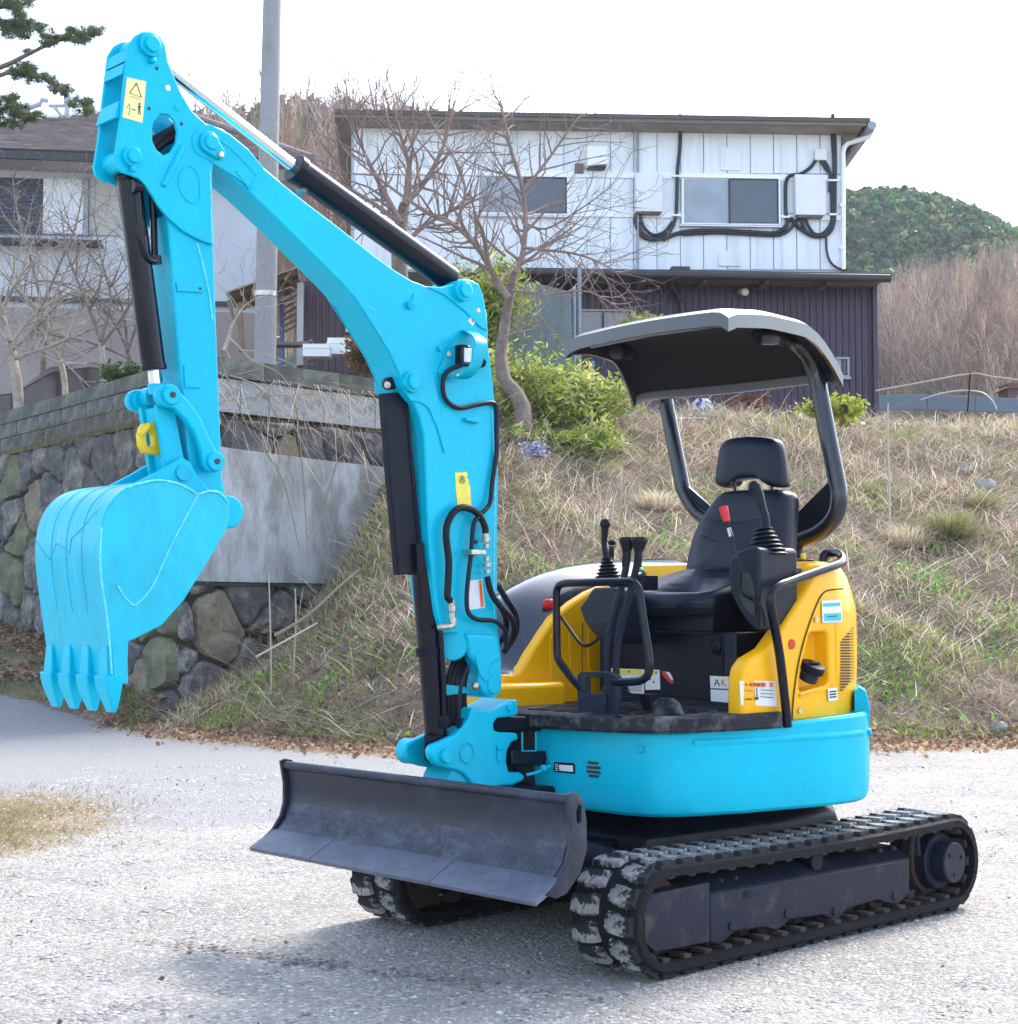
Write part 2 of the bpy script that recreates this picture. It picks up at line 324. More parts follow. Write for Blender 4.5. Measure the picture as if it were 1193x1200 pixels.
# ---- upper body: cyan skirt and counterweight
def smooth_plan(P, k=4, closed=False):
    P = [Vector(p) for p in P]; return crom(P, [0]*len(P), k)[0]
plan = [(.80, .03), (.785, .12), (.7145, .386), (.702, .432), (.682, .485), (.65, .525), (.61, .552), (.55, .58), (.35, .648), (.0, .722), (-.15, .74), (-.25, .735), (-.33, .71), (-.41, .655), (-.58, .52), (-.68, .37), (-.745, .2), (-.775, 0), (-.745, -.2), (-.68, -.37), (-.58, -.52), (-.45, -.64), (-.3, -.715), (-.1, -.76), (.3, -.76), (.6, -.74), (.75, -.6), (.80, -.4), (.5, -.36), (.5, .05)]
def ring(plan, z, k=1, dz=None): return [Vector((x*k, y*k, z if dz is None else z+dz(x, y))) for x, y in plan]
def ztop(x, y): return .788+max(0, min(1, (.60-x)/1.0))*.042
def ztop2(x, y):
    return ztop(x, y)+(.08 if x < -.52 else 0)
b = MB(); rs = []
for z, k in ((.484, .93), (.486, .96), (.498, .98), (.525, .993), (.60, 1.0), (.70, 1.0)): rs.append([Vector((x*k, y*k, z+(.05*max(0, 1-abs(y-.03)/.12) if (z < .55 and x > .6 and y < .15) else 0))) for x, y in plan])
rs.append([Vector((x*.997, y*.997, ztop(x, y)-.012)) for x, y in plan]); rs.append([Vector((x*.985, y*.985, ztop(x, y))) for x, y in plan])
rs.append([Vector((x*.9, y*.9, ztop(x, y)-.01)) for x, y in plan])
b.loft(rs)
sk_ = part('skirt_panel', b, CY, EX, .008, smooth=25)
# styling step along the skirt side
P = [TY(u, v, .7) for u, v in ((838, 873), (900, 880), (1003, 868))]
b = MB(); ang = [math.atan2(p[1], p[0]) for p in plan]
st = [p for p in plan[7:12]]
b.loft([[Vector((x*k, y*k, z)) for k, z in ((.995, .762), (1.008, .752), (1.008, .742), (.99, .725))] for x, y in st])
part('style_rib', b, CY, sk_, smooth=50)
for (u, v, Fp, Yp) in ((680, 872, .74, None), (750, 878, .70, None)):
    p = TF(u, v, Fp); n_ = Vector((.96, .27, 0)).normalized(); p = Vector((.80-(p.y-.03)*.235+.0, p.y, p.z))
    part('bolt', MB().cyl(p, p+n_*.008, .014, 8), CYD, sk_, .002)
p = TY(982, 861, .7); p = Vector((-.33, .705, p.z)); part('bolt', MB().cyl(p, p+Vector((-.4, .9, 0))*.012, .014, 8), CYD, sk_, .002)
def fpt(u, v, off=0):
    """point on the front-left face of the skirt"""
    A = Vector((.785, .12)); Bv = Vector((.70, .44)); d = (Bv-A).normalized(); n_ = np.array([d.y, -d.x]) 
    n2 = Vector((-d.y, d.x)); n2 = n2 if n2.x > 0 else -n2
    nn = n2.x*FV+n2.y*LV; kk = A.x*n2.x+A.y*n2.y+off
    r = ray(u, v); o = np.array([X0, Y0]); t = (kk+o@nn)/(r[:2]@nn); q = r[:2]*t-o
    return Vector((q@FV, q@LV, CAMH+r[2]*t))
def flat(pts, name, m, parent, th=.0015, fn=fpt, **kw):
    P = [fn(u, v, .0012) for u, v in pts]; nrm = (P[1]-P[0]).cross(P[2]-P[0]).normalized()
    c = Vector((0, 0, 0)); 
    camM = Vector((np.dot(-np.array([X0, Y0]), FV), np.dot(-np.array([X0, Y0]), LV), CAMH))
    if nrm.dot(camM-P[0]) < 0: nrm = -nrm
    return part(name, MB().prism(P, nrm*th), m, parent, **kw)
for i, (a, c_) in enumerate((((689.5, 893.5), (701, 894.5)), ((688, 899), (703.5, 900)), ((688, 904), (703.5, 905.5)), ((690.5, 909), (701.5, 910)))):
    flat([(a[0], a[1]-1.7), (c_[0], c_[1]-1.7), (c_[0]+1, c_[1]), (c_[0], c_[1]+1.7), (a[0], a[1]+1.7), (a[0]-1, a[1])], 'vent_slot', INK, sk_)
rp = flat([(649.5, 893), (672, 894), (674, 896), (674, 907), (650.5, 904.5), (649, 903)], 'rating_plate', BK, sk_)
flat([(655.5, 896), (671.5, 897), (672, 904.5), (656, 903)], 'rating_plate_text', WHT, sk_, th=.0035)
for k in range(4): flat([(651, 895+2.3*k), (654.4, 895.3+2.3*k), (654.4, 896.2+2.3*k), (651, 896+2.3*k)], 'rating_plate_line', WHT, sk_, th=.0035)
# cyan upstand of the counterweight beside the rear cover
cw = [p for p in plan[12:23]]
b = MB(); b.loft([[Vector((x*k, y*k, z)) for k, z in ((1.0, .78), (1.005, .84), (.985, .90), (.955, .915), (.93, .90), (.93, .78))] for x, y in smooth_plan(cw, 3)])
part('counterweight', b, CY, EX, smooth=50)
# ---- deck and floor mat
fl = [(.86, .06), (.83, .3), (.78, .46), (.70, .56), (.55, .64), (.42, .68), (.20, .70), (.12, .60), (.12, -.28), (.86, -.28)]
flo = smooth_plan(fl[:7], 3)+[Vector(q) for q in fl[7:]]
fm = part('floor_mat', MB().loft([[Vector((p.x*k, p.y*k, z)) for p in flo] for k, z in ((.985, .786), (.998, .795), (1.0, .835), (.985, .845))]), MATF, EX, smooth=40)
for i in range(16):
    x = .18+.04*i
    part('mat_rib', MB().box((x, .20+.02*math.sin(i), .8475), (.012, .74-.018*i, .005)), MATF, fm)
part('step_plate', MB().loft([[Vector((x, y, z)) for x, y in ((.86, .02), (.9, -.1), (.88, -.36), (.6, -.36), (.6, .02))] for z in (.80, .838)]), MATF, EX, .008)
# front bumper lug
def FP(pts, f0, f1, ref=None):
    ref = f1 if ref is None else ref; P = [TF(u, v, ref) for u, v in pts]
    return MB().prism([Vector((f0, p.y, p.z)) for p in P], (f1-f0, 0, 0))
b = YP([(579, 848), (582, 842), (590, 839.5), (640, 840), (650, 842), (652, 857), (640, 857), (590, 859), (582, 857)], -.06, .06, ref=.06)
part('swing_post', b, BK, EX, .012)
# swing post socket, dark machinery behind the bracket
b = MB().box((.56, -.15, .66), (.12, .36, .26)).cyl((.9, -.02, .52), (.9, -.02, .80), .04, 20)
part('swing_frame', b, BK, EX, .006)
b = YP([(600, 880), (640, 880), (640, 898), (600, 896)], .02, .1).cyl(TY(598, 890, .06), TY(650, 886, .06), .024, 16)
part('swing_cylinder', b, BKG, EX, .004)
part('pipe', MB().tube([TY(612, 858, .1), TY(612, 880, .1), TY(628, 880, .1), TY(628, 858, .1)], .0035, 6), CYD, EX)
part('swing_lock_lever', MB().tube([TY(617, 908, .1), TY(630, 905, .12), TY(645, 897, .14)], .006, 8, 3).sphere(TY(637, 900, .13), .014, 8), CYD, EX)
part('bracket_base', YP([(588, 921), (650, 921), (656, 938), (590, 940)], -.1, .12), BKG, EX, .006)
# ---- swing bracket
BW = .085
br = [(553, 829), (575, 833), (600, 820), (607, 820), (608, 838), (600, 840), (583, 842), (579, 848), (580, 856), (586, 858), (607, 859), (608, 867), (600, 870), (595, 880), (594, 893), (597, 905), (610, 905), (616, 909), (614, 915), (600, 921), (588, 921), (586, 930), (560, 928), (552, 917), (545, 908), (535, 903), (523, 901), (512, 896), (506, 889), (504, 880), (508, 873), (520, 868), (533, 862), (543, 852), (550, 842)]
b = YP(br, -BW, BW)
for s in (1, -1): b.cyl((TY(520, 884, BW).x, s*(BW-.002), TY(520, 884, BW).z), (TY(520, 884, BW).x, s*(BW+.012), TY(520, 884, BW).z), .045, 24)
sb = part('swing_bracket', b, CY, EX)
q_ = TY(512, 878, 0); cut(sb, MB().box((q_.x+.03, 0, q_.z+.03), (.2, .1, .22))); bv = sb.modifiers.new('bevel', 'BEVEL'); bv.width = .009; bv.segments = 3; bv.limit_method = 'ANGLE'; bv.angle_limit = R(35)
def pin(parent, u, v, y0, y1, r, name='pin', m=CY, rc=None, n=24):
    p = TY(u, v, y1); bb = MB().cyl((p.x, y0, p.z), (p.x, y1, p.z), r, n)
    if rc: bb.cyl((p.x, y0, p.z), (p.x, y1+.012, p.z), rc, n)
    return part(name, bb, m, parent, .003)
pin(sb, 526, 886, BW-.01, BW+.018, .026); 
part('recess_ring', MB().tube([TY(547+8*math.cos(a), 882+12*math.sin(a), BW+.001) for a in np.linspace(0, 2*math.pi, 20)], .004, 6), CYD, sb)
part('stop_pad', YP([(584, 876), (589, 873), (591, 880), (590, 892), (585, 894), (583, 886)], BW, BW+.006), CY, sb, .004)
pin(sb, 599, 829, BW-.01, BW+.012, .014); pin(sb, 586.5, 876, BW, BW+.013, .010)
p = TY(548, 925, .05); part('bracket_disc', MB().cyl((p.x, -.07, p.z), (p.x, .07, p.z), .115, 36), CYD, sb, .004)
# tube that carries the foot of the boom cylinder
p = TY(520, 884, BW); part('cylinder_foot_boss', MB().cyl((p.x, -.125, p.z), (p.x, -.052, p.z), .045, 24), CY, sb, .006)
# ---- boom
BY = .065
boom = circ(243, 165, 21, 9, 95, 270)+[(262, 151), (302, 190), (350, 230), (400, 268), (440, 300), (464, 317), (482, 328), (500, 335), (516, 336), (531, 333), (537, 330), (545, 326), (556, 329), (562, 336), (566, 350), (571, 368), (572, 385), (572, 402), (577, 440), (581, 480), (583.5, 520), (584, 580), (583, 640), (583, 700), (583, 728), (586, 752), (588, 775), (588, 800), (584, 810), (577, 816), (568, 812), (561, 803), (558, 790), (553, 772), (546, 752), (540, 742), (520, 742), (513, 719), (508, 680), (504, 650), (501, 600), (499, 545), (497, 510), (492, 488), (484, 471), (476, 461), (471, 452), (466, 436), (456, 414), (440, 388), (420, 355), (400, 332), (370, 302), (330, 262), (292, 226), (262, 200), (250, 190)]
b = YP(boom, -BY, BY)
bo = part('boom', b, CY, EX, .006)
# raised side plates: knee lug plate and head plates
def pl(parent, pts, name='side_plate', y=BY, th=.006, m=CY, bev=.003):
    for s in (1, -1):
        P = [TY(u, v, y) for u, v in pts]
        part(name, MB().prism([Vector((p.x, s*y, p.z)) for p in P], (0, s*th, 0)), m, parent, bev)
pl(bo, [(411, 343), (440, 365), (470, 392), (495, 418), (507, 440), (514, 470), (519, 510), (523, 530), (520, 532), (511, 500), (501, 478), (492, 472), (480, 470), (472, 455), (466, 436), (456, 414), (440, 388), (425, 364)])
pl(bo, circ(244, 166, 20, 10, 100, 275)+[(268, 157), (290, 175), (308, 197), (295, 222), (275, 208), (255, 196)])
b2 = [(498, 336), (520, 346), (545, 366), (562, 384), (571, 388), (566, 350), (560, 333), (545, 327), (535, 332), (516, 337)]
pl(bo, b2)
pin(bo, 545, 340, -BY-.03, BY+.03, .038, rc=.026); pin(bo, 247, 167, -BY-.02, BY+.016, .036, rc=.024); pin(bo, 485, 447, -BY-.02, BY+.022, .038, rc=.027)
pin(bo, 577, 803, -BY-.03, BY+.025, .045, rc=.03)
part('keeper_plate', YP(circ(247, 167, 11, 8, 120, 300)+[(263, 175), (266, 181), (260, 187), (253, 184)], BY+.005, BY+.02), CY, bo, .004)
pin(bo, 260, 181, BY+.015, BY+.032, .011, name='bolt', m=STL, n=6); pin(bo, 561, 364, BY, BY+.008, .010, name='bolt', m=STL)
part('weld_seam', MB().tube([TY(577, 480, BY), TY(580, 560, BY), TY(579, 640, BY), TY(579, 720, BY)], .003, 6, 3), CYW, bo)
for pts in ([(293, 222), (300, 205), (309, 199)], [(276, 200), (290, 218), (292, 223)], [(256, 164), (275, 178), (300, 205)]):
    part('weld_seam', MB().tube([TY(u, v, BY+.006) for u, v in pts], .003, 6, 3), CY, bo)
part('lifting_stub', MB().cyl(TY(486, 345, BY), TY(481, 359, BY), .009, 10).cyl(TY(482, 357, BY), TY(482, 357, BY+.02), .014, 12), CY, bo, .002)
part('hose_cleat', YP([(547, 489), (562, 489), (562, 496), (547, 493)], BY, BY+.02), CY, bo, .003)
part('cross_tube', MB().cyl(TY(530, 756, -.16), TY(530, 756, .05), .055, 28), CY, bo, .006)
part('foot_side_plate', YP([(548, 742), (583, 745), (589, 772), (589, 803), (583, 813), (575, 817), (566, 812), (561, 800), (563, 785), (552, 770)], BY, BY+.03), CY, bo, .012, seg=3)
part('foot_rib', YP([(557, 768), (565, 764), (582, 764), (588, 772), (577, 776), (570, 800), (562, 790)], BY+.03, BY+.036), CY, bo, .004)
# boom foot hoses and clamp under the cross tube
for i in range(5):
    u = 524+5*i; part('boom_foot_hose', MB().tube([TY(u+10, 768, .02), TY(u+2, 790, .03), TY(u, 810, .03), TY(u+2, 850, .02)], .009, 8, 4), HOSE, bo)
part('hose_clamp', YP([(522, 802), (548, 805), (549, 812), (523, 815)], .035, .045), CYD, bo, .002)
part('clamp_bolt', MB().sphere(TY(557, 804, BY+.02), .016, 10), STL, bo)
part('loose_hose', MB().tube([TY(549, 780, .09), TY(541, 800, .09), TY(538, 830, .09), TY(538, 858, .06)], .007, 8, 4), GREY, bo)
# stickers on the boom
def fl_b(pts, name, m, parent, y=BY, th=.0015): return part(name, YP(pts, y+.0005, y+.0005+th), m, parent)
fl_b([(533.5, 554), (547, 553), (548, 557), (546.5, 560), (549, 562), (549, 566), (551, 570), (552.5, 594), (536.5, 595), (534, 570)], 'yellow_sticker', STY, bo)
fl_b([(546, 681), (565, 678.5), (568.5, 712), (549.5, 715)], 'white_sticker', WHT, bo)
fl_b([(561.5, 680), (564, 679.6), (567.2, 711), (563.6, 711.6)], 'orange_band', STO, bo, th=.003)
fl_b([(554.5, 367.5), (559.5, 374), (554, 382), (548.5, 376)], 'small_white_sticker', WHT, bo)
fl_b([(553, 372), (555.5, 371), (556, 377), (553, 378)], 'small_sticker_mark', STO, bo, th=.003)
def text_mesh(body, mt, size, wdt=0):
    c = bpy.data.curves.new('txt', 'FONT'); c.body = body; c.size = size; c.align_x = 'CENTER'; c.align_y = 'CENTER'; c.extrude = .0004; c.offset = wdt
    o = bpy.data.objects.new('txt', c); COL.objects.link(o); bpy.context.view_layer.update()
    me = bpy.data.meshes.new_from_object(o.evaluated_get(bpy.context.evaluated_depsgraph_get())); bpy.data.objects.remove(o)
    me.materials.clear(); me.materials.append(mt); return me
def put_text(body, mt, size, pos, parent, name='lettering', face='Y', yaw=0, tilt=0):
    me = text_mesh(body, mt, size)
    # left face of the machine looks along +y; text runs towards -x
    M_ = Matrix.Rotation(math.pi+yaw, 4, 'Z')@Matrix.Rotation(math.pi/2, 4, 'X')@Matrix.Rotation(tilt, 4, 'Z')
    if face == 'F': M_ = Matrix.Rotation(math.pi/2+yaw, 4, 'Z')@Matrix.Rotation(math.pi/2, 4, 'X')@Matrix.Rotation(tilt, 4, 'Z')
    o = bpy.data.objects.new(name, me); COL.objects.link(o); o.parent = parent; o.matrix_local = Matrix.Translation(pos)@M_; return o
put_text('赤', INK, .034, TY(541, 563, BY)+Vector((0, .003, 0)), bo)
# lamp guard on the knee
lg = [(528, 402), (541, 393), (552, 389), (552, 395), (543, 404), (538, 420), (530, 440), (541, 442), (541, 444), (524, 441), (513, 437), (517, 427), (521, 414)]
part('lamp_guard', YP([(513, 437), (526, 405), (541, 390), (552, 388), (548, 394), (545, 400), (530, 440), (524, 441)], BY+.002, BY+.006), CYD, bo, .001)
gp = [TY(552, 388, BY+.004), TY(560, 391, BY+.04), TY(568, 399, BY+.1), TY(567, 412, BY+.11), TY(561, 430, BY+.1), TY(552, 440, BY+.08), TY(540, 443, BY+.03), TY(524, 440, BY+.004)]
gp, _ = crom(gp, [0]*8, 4); b = MB()
wv = Vector((.045, .0, 0))
b.loft([[p+wv*-.2, p+wv, p+wv+Vector((0, -.004, -.004)), p+wv*-.2+Vector((0, -.004, -.004))] for p in gp])
part('lamp_hood', b, CYD, bo, smooth=60)
p = TY(542, 417, BY+.02); part('work_lamp', MB().box(p, (.045, .04, .075)), BKG, bo, .006); part('lamp_glass', MB().box(p+Vector((-.004, .022, 0)), (.032, .008, .05)), GLS, bo, .003)
pin(bo, 527, 415, BY+.004, BY+.014, .012, name='bolt', m=STL, n=6); pin(bo, 517, 408, BY, BY+.012, .010, name='bolt', m=CY); pin(bo, 537, 440, BY+.03, BY+.04, .008, name='bolt', m=STL)
part('lamp_cap', MB().cyl(TY(564, 425, BY), TY(564, 425, BY+.04), .018, 12), BKG, bo)
# hoses on the boom's side
def hose(pts, r, m=HOSE, k=6, parent=None, name='hydraulic_hose', n=10): return part(name, MB().tube([TY(*p) for p in pts], r, n, k), m, parent or bo, smooth=60)
hose([(540, 428, BY+.03), (525, 435, BY+.02), (519, 448, BY+.015), (521, 465, BY+.012), (530, 475, BY+.012), (542, 478, BY+.012), (560, 474, BY+.012), (576, 472, BY+.012), (582, 479, BY+.01), (582, 510, BY+.01), (582, 530, BY+.012), (577, 565, BY+.015), (574, 590, BY+.02), (563, 603, BY+.03), (555, 615, BY+.03), (552, 650, BY+.03), (549, 675, BY+.03), (547, 700, BY+.03), (549, 718, BY+.03), (560, 726, BY+.03), (580, 728, BY+.03), (592, 740, BY+.02), (593, 762, BY)], .0085, GREY, 5)
hose([(524, 700, BY+.03), (526, 660, BY+.03), (523, 630, BY+.03), (525, 612, BY+.03), (534, 598, BY+.03), (546, 595, BY+.03), (560, 602, BY+.03), (568, 616, BY+.03), (569, 625, BY+.03)], .0125)
hose([(571, 676, BY+.03), (576, 695, BY+.03), (586, 710, BY+.03), (600, 726, BY+.02), (602, 742, BY), (595, 757, -.02)], .0115)
hose([(583, 685, .03), (592, 700, .03), (604, 720, .02), (604, 742, 0), (590, 765, -.04)], .0115)
hose([(583, 706, .0), (592, 722, .0), (592, 742, -.03), (580, 758, -.05)], .0115)
for (u, v, r) in ((569, 628, .013), (569.5, 633, .016), (570, 640, .012), (570.5, 655, .012), (571, 662, .016), (571.5, 670, .013)): part('hose_fitting', MB().cyl(TY(u, v-2.5, BY+.03), TY(u, v+2.5, BY+.03), r, 8), STL, bo, .001)
part('hose_clip', YP([(553, 644), (570, 645), (570, 650), (553, 650)], BY, BY+.05), STL, bo, .002)
for (u, v, r) in ((529, 706, .013), (530, 713, .016), (530, 721, .013)): part('hose_fitting', MB().cyl(TY(u, v-3.5, BY+.03), TY(u, v+3.5, BY+.03), r, 8), STL, bo, .001)
part('elbow_fitting', MB().tube([TY(531, 724, BY+.03), TY(531, 733, BY+.03), TY(526, 734, BY+.03), TY(513, 735, BY)], .013, 10), STL, bo, .001)
hose([(524, 700, BY+.03), (527, 703, BY+.03), (529, 706, BY+.03)], .0125)
pin(bo, 559, 635, BY, BY+.012, .007, name='bolt', m=INK, n=8)
# ---- boom cylinder with its guard
bc = part('boom_cylinder', MB().cyl(TY(494.5, 655, 0), TY(511, 862, 0), .040, 28).cyl(TY(511, 862, 0), TY(512.5, 876, 0), .043, 28).cyl(TY(496, 655, 0), TY(495.3, 662, 0), .043, 28), BKG, EX, .002)
part('cylinder_rod', MB().cyl(TY(487, 448, 0), TY(496, 664, 0), .020, 20), CHR, bc)
part('cylinder_clevis', MB().loft([[TY(u, v, y) for u, v in ((497, 860), (524, 862), (522, 884), (514, 893), (504, 895), (497, 890))] for y in (-.04, .045)]), BK, bc, .008)
gd = part('cylinder_guard', YP([(449, 461), (474, 459), (485, 560), (495, 671), (467, 674), (457, 560)], .0, .03, ref=.03), BK, bc, .004)
part('guard_flange', YP([(474, 459), (478, 475), (486, 560), (496, 672), (492, 674), (482, 560)], -.04, .034, ref=.03), BK, bc, .002)
part('guard_clamp', YP([(488, 637), (497, 636), (499, 672), (490, 674)], .02, .05, ref=.05), BK, bc, .002)
part('cylinder_band', MB().cyl(TY(501.5, 758, 0), TY(502.3, 768, 0), .045, 24), BK, bc)
part('cylinder_pipe', MB().tube([TY(516, 738, .05), TY(517, 750, .05), TY(520, 800, .05), TY(521, 842, .05)], .009, 10, 3), BKG, bc)
part('pipe_union', MB().cyl(TY(520, 838, .05), TY(522, 853, .05), .022, 8), BK, bc, .003)
part('rod_eye', MB().cyl(Vector(TY(460, 449, .02))+Vector((0, -.03, 0)), TY(460, 449, .03), .022, 16), BK, bc, .003)
part('rod_eye_bolt', MB().cyl(TY(454, 451, .03), TY(454, 451, .045), .012, 8), STL, bc)
# ---- arm (dipper)
AY = .055
armo = [(196, 250), (218, 262), (247, 205), (249, 250), (252, 330), (255, 410), (258, 490), (261, 560), (266, 590), (266, 605), (256, 611), (244, 606), (236, 585), (226, 560), (221, 530), (216, 480), (210, 420), (205, 360), (201, 310)]
ar = part('arm', YP(armo, -AY, AY), CY, EX, .006)
head = [(178, 37), (188, 42), (194, 54), (197, 72), (203, 87), (212, 108), (225, 130), (238, 142), (252, 152), (258, 165), (252, 180), (249, 205), (250, 287), (234, 281), (215, 271), (197, 255), (185, 240), (178, 228), (170, 216), (163, 209), (153, 205), (143, 202), (137, 197), (134, 187), (136, 175), (140, 150), (144, 110), (148, 75), (151, 53), (158, 42), (167, 37)]
eye = [(189, 133), (197, 134), (204, 141), (208, 154), (206, 168), (200, 178), (192, 182), (184, 176), (179, 166), (178, 155), (180, 143)]
for s in (1, -1):
    P = [TY(u, v, AY+.012) for u, v in head]
    o = part('arm_head_plate', MB().prism([Vector((p.x, s*AY, p.z)) for p in P], (0, s*.012, 0)), CY, ar)
    E_ = [TY(u, v, AY+.012) for u, v in eye]
    cut(o, MB().prism([Vector((p.x, s*(AY-.02), p.z)) for p in E_], (0, s*.06, 0)))
    bv = o.modifiers.new('bevel', 'BEVEL'); bv.width = .003; bv.segments = 2; bv.limit_method = 'ANGLE'; bv.angle_limit = R(32)
AP = AY+.012
for (u, v, r) in ((178, 52, .036), (157, 183, .032)): pin(ar, u, v, -AP-.012, AP+.016, r, rc=r*.68)
pin(ar, 181, 70, AP, AP+.02, .009, name='bolt', n=8); pin(ar, 158, 197, AP, AP+.02, .010, name='bolt', n=8)
for (u, v) in ((184, 80), (175, 127), (213, 145)): pin(ar, u, v, AP, AP+.0015, .006, name='drilled_hole', m=INK, n=10)
for (u, v) in ((197, 103), (208, 126)): pin(ar, u, v, AP, AP+.003, .010, name='bolt', m=CY if u > 200 else WHT, n=10)
part('stiffener_bar', MB().cyl(TY(214, 172, AP), TY(191, 218, AP), .011, 10), CY, ar, .002)
part('weld_pad', MB().tube([TY(*q, AP) for q in ((222, 194), (215, 198), (210, 208), (210, 220), (217, 233), (227, 238), (234, 232), (234, 215), (230, 200), (222, 194))], .0035, 6, 3), CY, ar)
part('weld_seam', MB().tube([TY(*q, AY+.001) for q in ((231, 285), (240, 320), (246, 350), (249, 375))], .003, 6, 3), CYW, ar)
part('weld_seam', MB().tube([TY(*q, AP) for q in ((246, 200), (248, 260), (249, 286))], .003, 6, 3), CYW, ar)
part('cable_tab', YP([(207, 331), (238, 334), (238, 343), (208, 341)], AY, AY+.006), CYD, ar, .001); part('cable_tab', YP([(216, 428), (234, 429), (235, 455), (217, 454)], AY, AY+.005), CY, ar, .002)
pin(ar, 235, 338, AY+.005, AY+.0075, .005, name='drilled_hole', m=INK, n=8)
for (pts) in ([(141, 64), (149, 60), (149, 68), (139, 78)], [(138, 80), (147, 78), (147, 91), (135, 93)], [(132, 124), (142, 121), (142, 143), (126, 144)]):
    P = [TY(u, v, 0) for u, v in pts]; part('cross_web', MB().prism([Vector((p.x+.01, -AY, p.z)) for p in P], (0, 2*AY, 0)), CY, ar, .002)
part('hose_bundle', MB().tube([TY(176, 170, 0), TY(190, 162, 0), TY(206, 152, 0), TY(215, 140, 0)], .02, 10, 3).tube([TY(180, 178, .02), TY(193, 168, .02), TY(208, 160, .02)], .012, 8, 3), HOSE, ar)
# warning sticker: pale yellow, triangle and figure
ws = YP([(149, 90.5), (171.5, 95.5), (167, 144), (143.5, 137.5)], AP+.0006, AP+.002); ws = part('warning_sticker', ws, STP, ar)
def ln(pts, r=.0016, y=AP+.0022): return MB().tube([TY(u, v, y) for u, v in pts], r, 5)
part('warning_triangle', ln([(160, 97.5), (165.8, 114), (152, 109), (160, 97.5)]), INK, ar); part('caution_line', ln([(152, 112.5), (165, 116.5)], .0008).add([], []), STO, ar)
bfig = ln([(162.3, 134), (162.8, 126), (161.5, 124)], .0013); bfig.tube([TY(*q, AP+.0022) for q in ((164.6, 134.5), (163.6, 126), (165.2, 124.5))], .0013, 5); bfig.tube([TY(163.3, 124, AP+.0022), TY(163.3, 129, AP+.0022)], .0028, 6); bfig.sphere(TY(163.5, 121.8, AP+.0022), .0035, 8)
bfig.tube([TY(154.5, 127.8, AP+.0022), TY(159, 129.3, AP+.0022)], .0014, 5).tube([TY(149, 126, AP+.0022), TY(151.5, 121.5, AP+.0022), TY(152.5, 127, AP+.0022), TY(151, 135, AP+.0022)], .001, 5)
part('warning_figure', bfig, INK, ar)
# ---- arm cylinder on top of the boom
ac = part('arm_cylinder', MB().cyl(TY(348, 199, .0), TY(528, 328, .0), .046, 30).cyl(TY(344, 196, 0), TY(352, 202, 0), .05, 30), BKG, EX, .003)
part('cylinder_rod', MB().cyl(TY(176, 64, 0), TY(350, 200, 0), .021, 24), CHR, ac)
part('port_pipe', MB().cyl(TY(356, 222, .0), TY(351, 226, .02), .014, 8), STL, ac)
# ---- bucket cylinder on the front of the arm
kc = part('bucket_cylinder', MB().cyl(TY(151, 210, 0), TY(180, 430, 0), .037, 28).cyl(TY(150, 206, 0), TY(151, 212, 0), .04, 28).cyl(TY(179.6, 427, 0), TY(180.4, 434, 0), .040, 28), BKG, EX, .003)
part('cylinder_rod', MB().cyl(TY(180, 430, 0), TY(183, 462, 0), .019, 20), CHR, kc)
part('rod_sleeve', MB().cyl(TY(183, 450, 0), TY(183.6, 462, 0), .026, 20), CY, kc)
part('cylinder_eye', MB().tube([TY(155, 183, 0)+Vector((0, 0, .0)), TY(151, 208, 0)], [.024, .03], 18).cyl(Vector((TY(155, 183, 0).x, -.035, TY(155, 183, 0).z)), Vector((TY(155, 183, 0).x, .035, TY(155, 183, 0).z)), .034, 20), BK, kc)
b = MB().tube([TY(160, 218, .03), TY(161, 222, .04), TY(164, 262, .04), TY(166, 285, .04), TY(174, 303, .04), TY(182, 306, .03)], .010, 10, 3).tube([TY(178, 222, .0), TY(180, 260, .0), TY(181, 300, .0)], .011, 10)
b.cyl(TY(154, 218, .04), TY(166, 219, .04), .022, 12).cyl(TY(181, 300, .02), TY(182, 310, .02), .020, 10).cyl(TY(164, 266, .04), TY(165, 276, .04), .015, 10)
part('cylinder_pipe', b, BKG, kc)
# ---- bucket linkage
for s in (1, -1):
    out = circ(197, 463, 13.5, 10, 100, 320)+[(222, 470), (236, 490), (249, 520), (257, 532)]+circ(250, 541, 12.5, 9, -30, 150)+[(236, 528), (229, 508), (217, 490), (204, 478)]
    P = [TY(u, v, AP+.03) for u, v in out]
    gl = part('guide_link', MB().prism([Vector((p.x, s*(AP+.004), p.z)) for p in P], (0, s*.026, 0)), CY, EX, .006, seg=3)
    for (u, v) in ((200, 463), (252, 541)):
        p = TY(u, v, AP+.03)
        part('pin', MB().cyl((p.x, s*(AP), p.z), (p.x, s*(AP+.042), p.z), .03, 24), CY, gl, .004); part('pin_grease_cap', MB().cyl((p.x, s*(AP+.042), p.z), (p.x, s*(AP+.046), p.z), .009, 12), INK, gl)
b = MB(); p1 = TY(197, 463, .0); 
p1 = TY(193, 463, .03); b.cyl((p1.x, -.075, p1.z), (p1.x, -.03, p1.z), .032, 22).cyl((p1.x, .03, p1.z), (p1.x, .067, p1.z), .032, 22).cyl((p1.x, -.11, p1.z-.03), (p1.x, -.07, p1.z-.03), .014, 10)
for s in (1, -1):
    P = [TY(u, v, .055) for u, v in ((183, 474), (203, 474), (218, 545), (220, 562), (196, 562))]
    b.prism([Vector((p.x, s*.036, p.z)) for p in P], (0, s*.019, 0))
P = [TY(u, v, .036) for u, v in ((183, 478), (187, 476), (203, 556), (199, 560))]; b.prism([Vector((p.x, -.036, p.z)) for p in P], (0, .072, 0))
bl = part('bucket_link', b, CY, EX, .004)
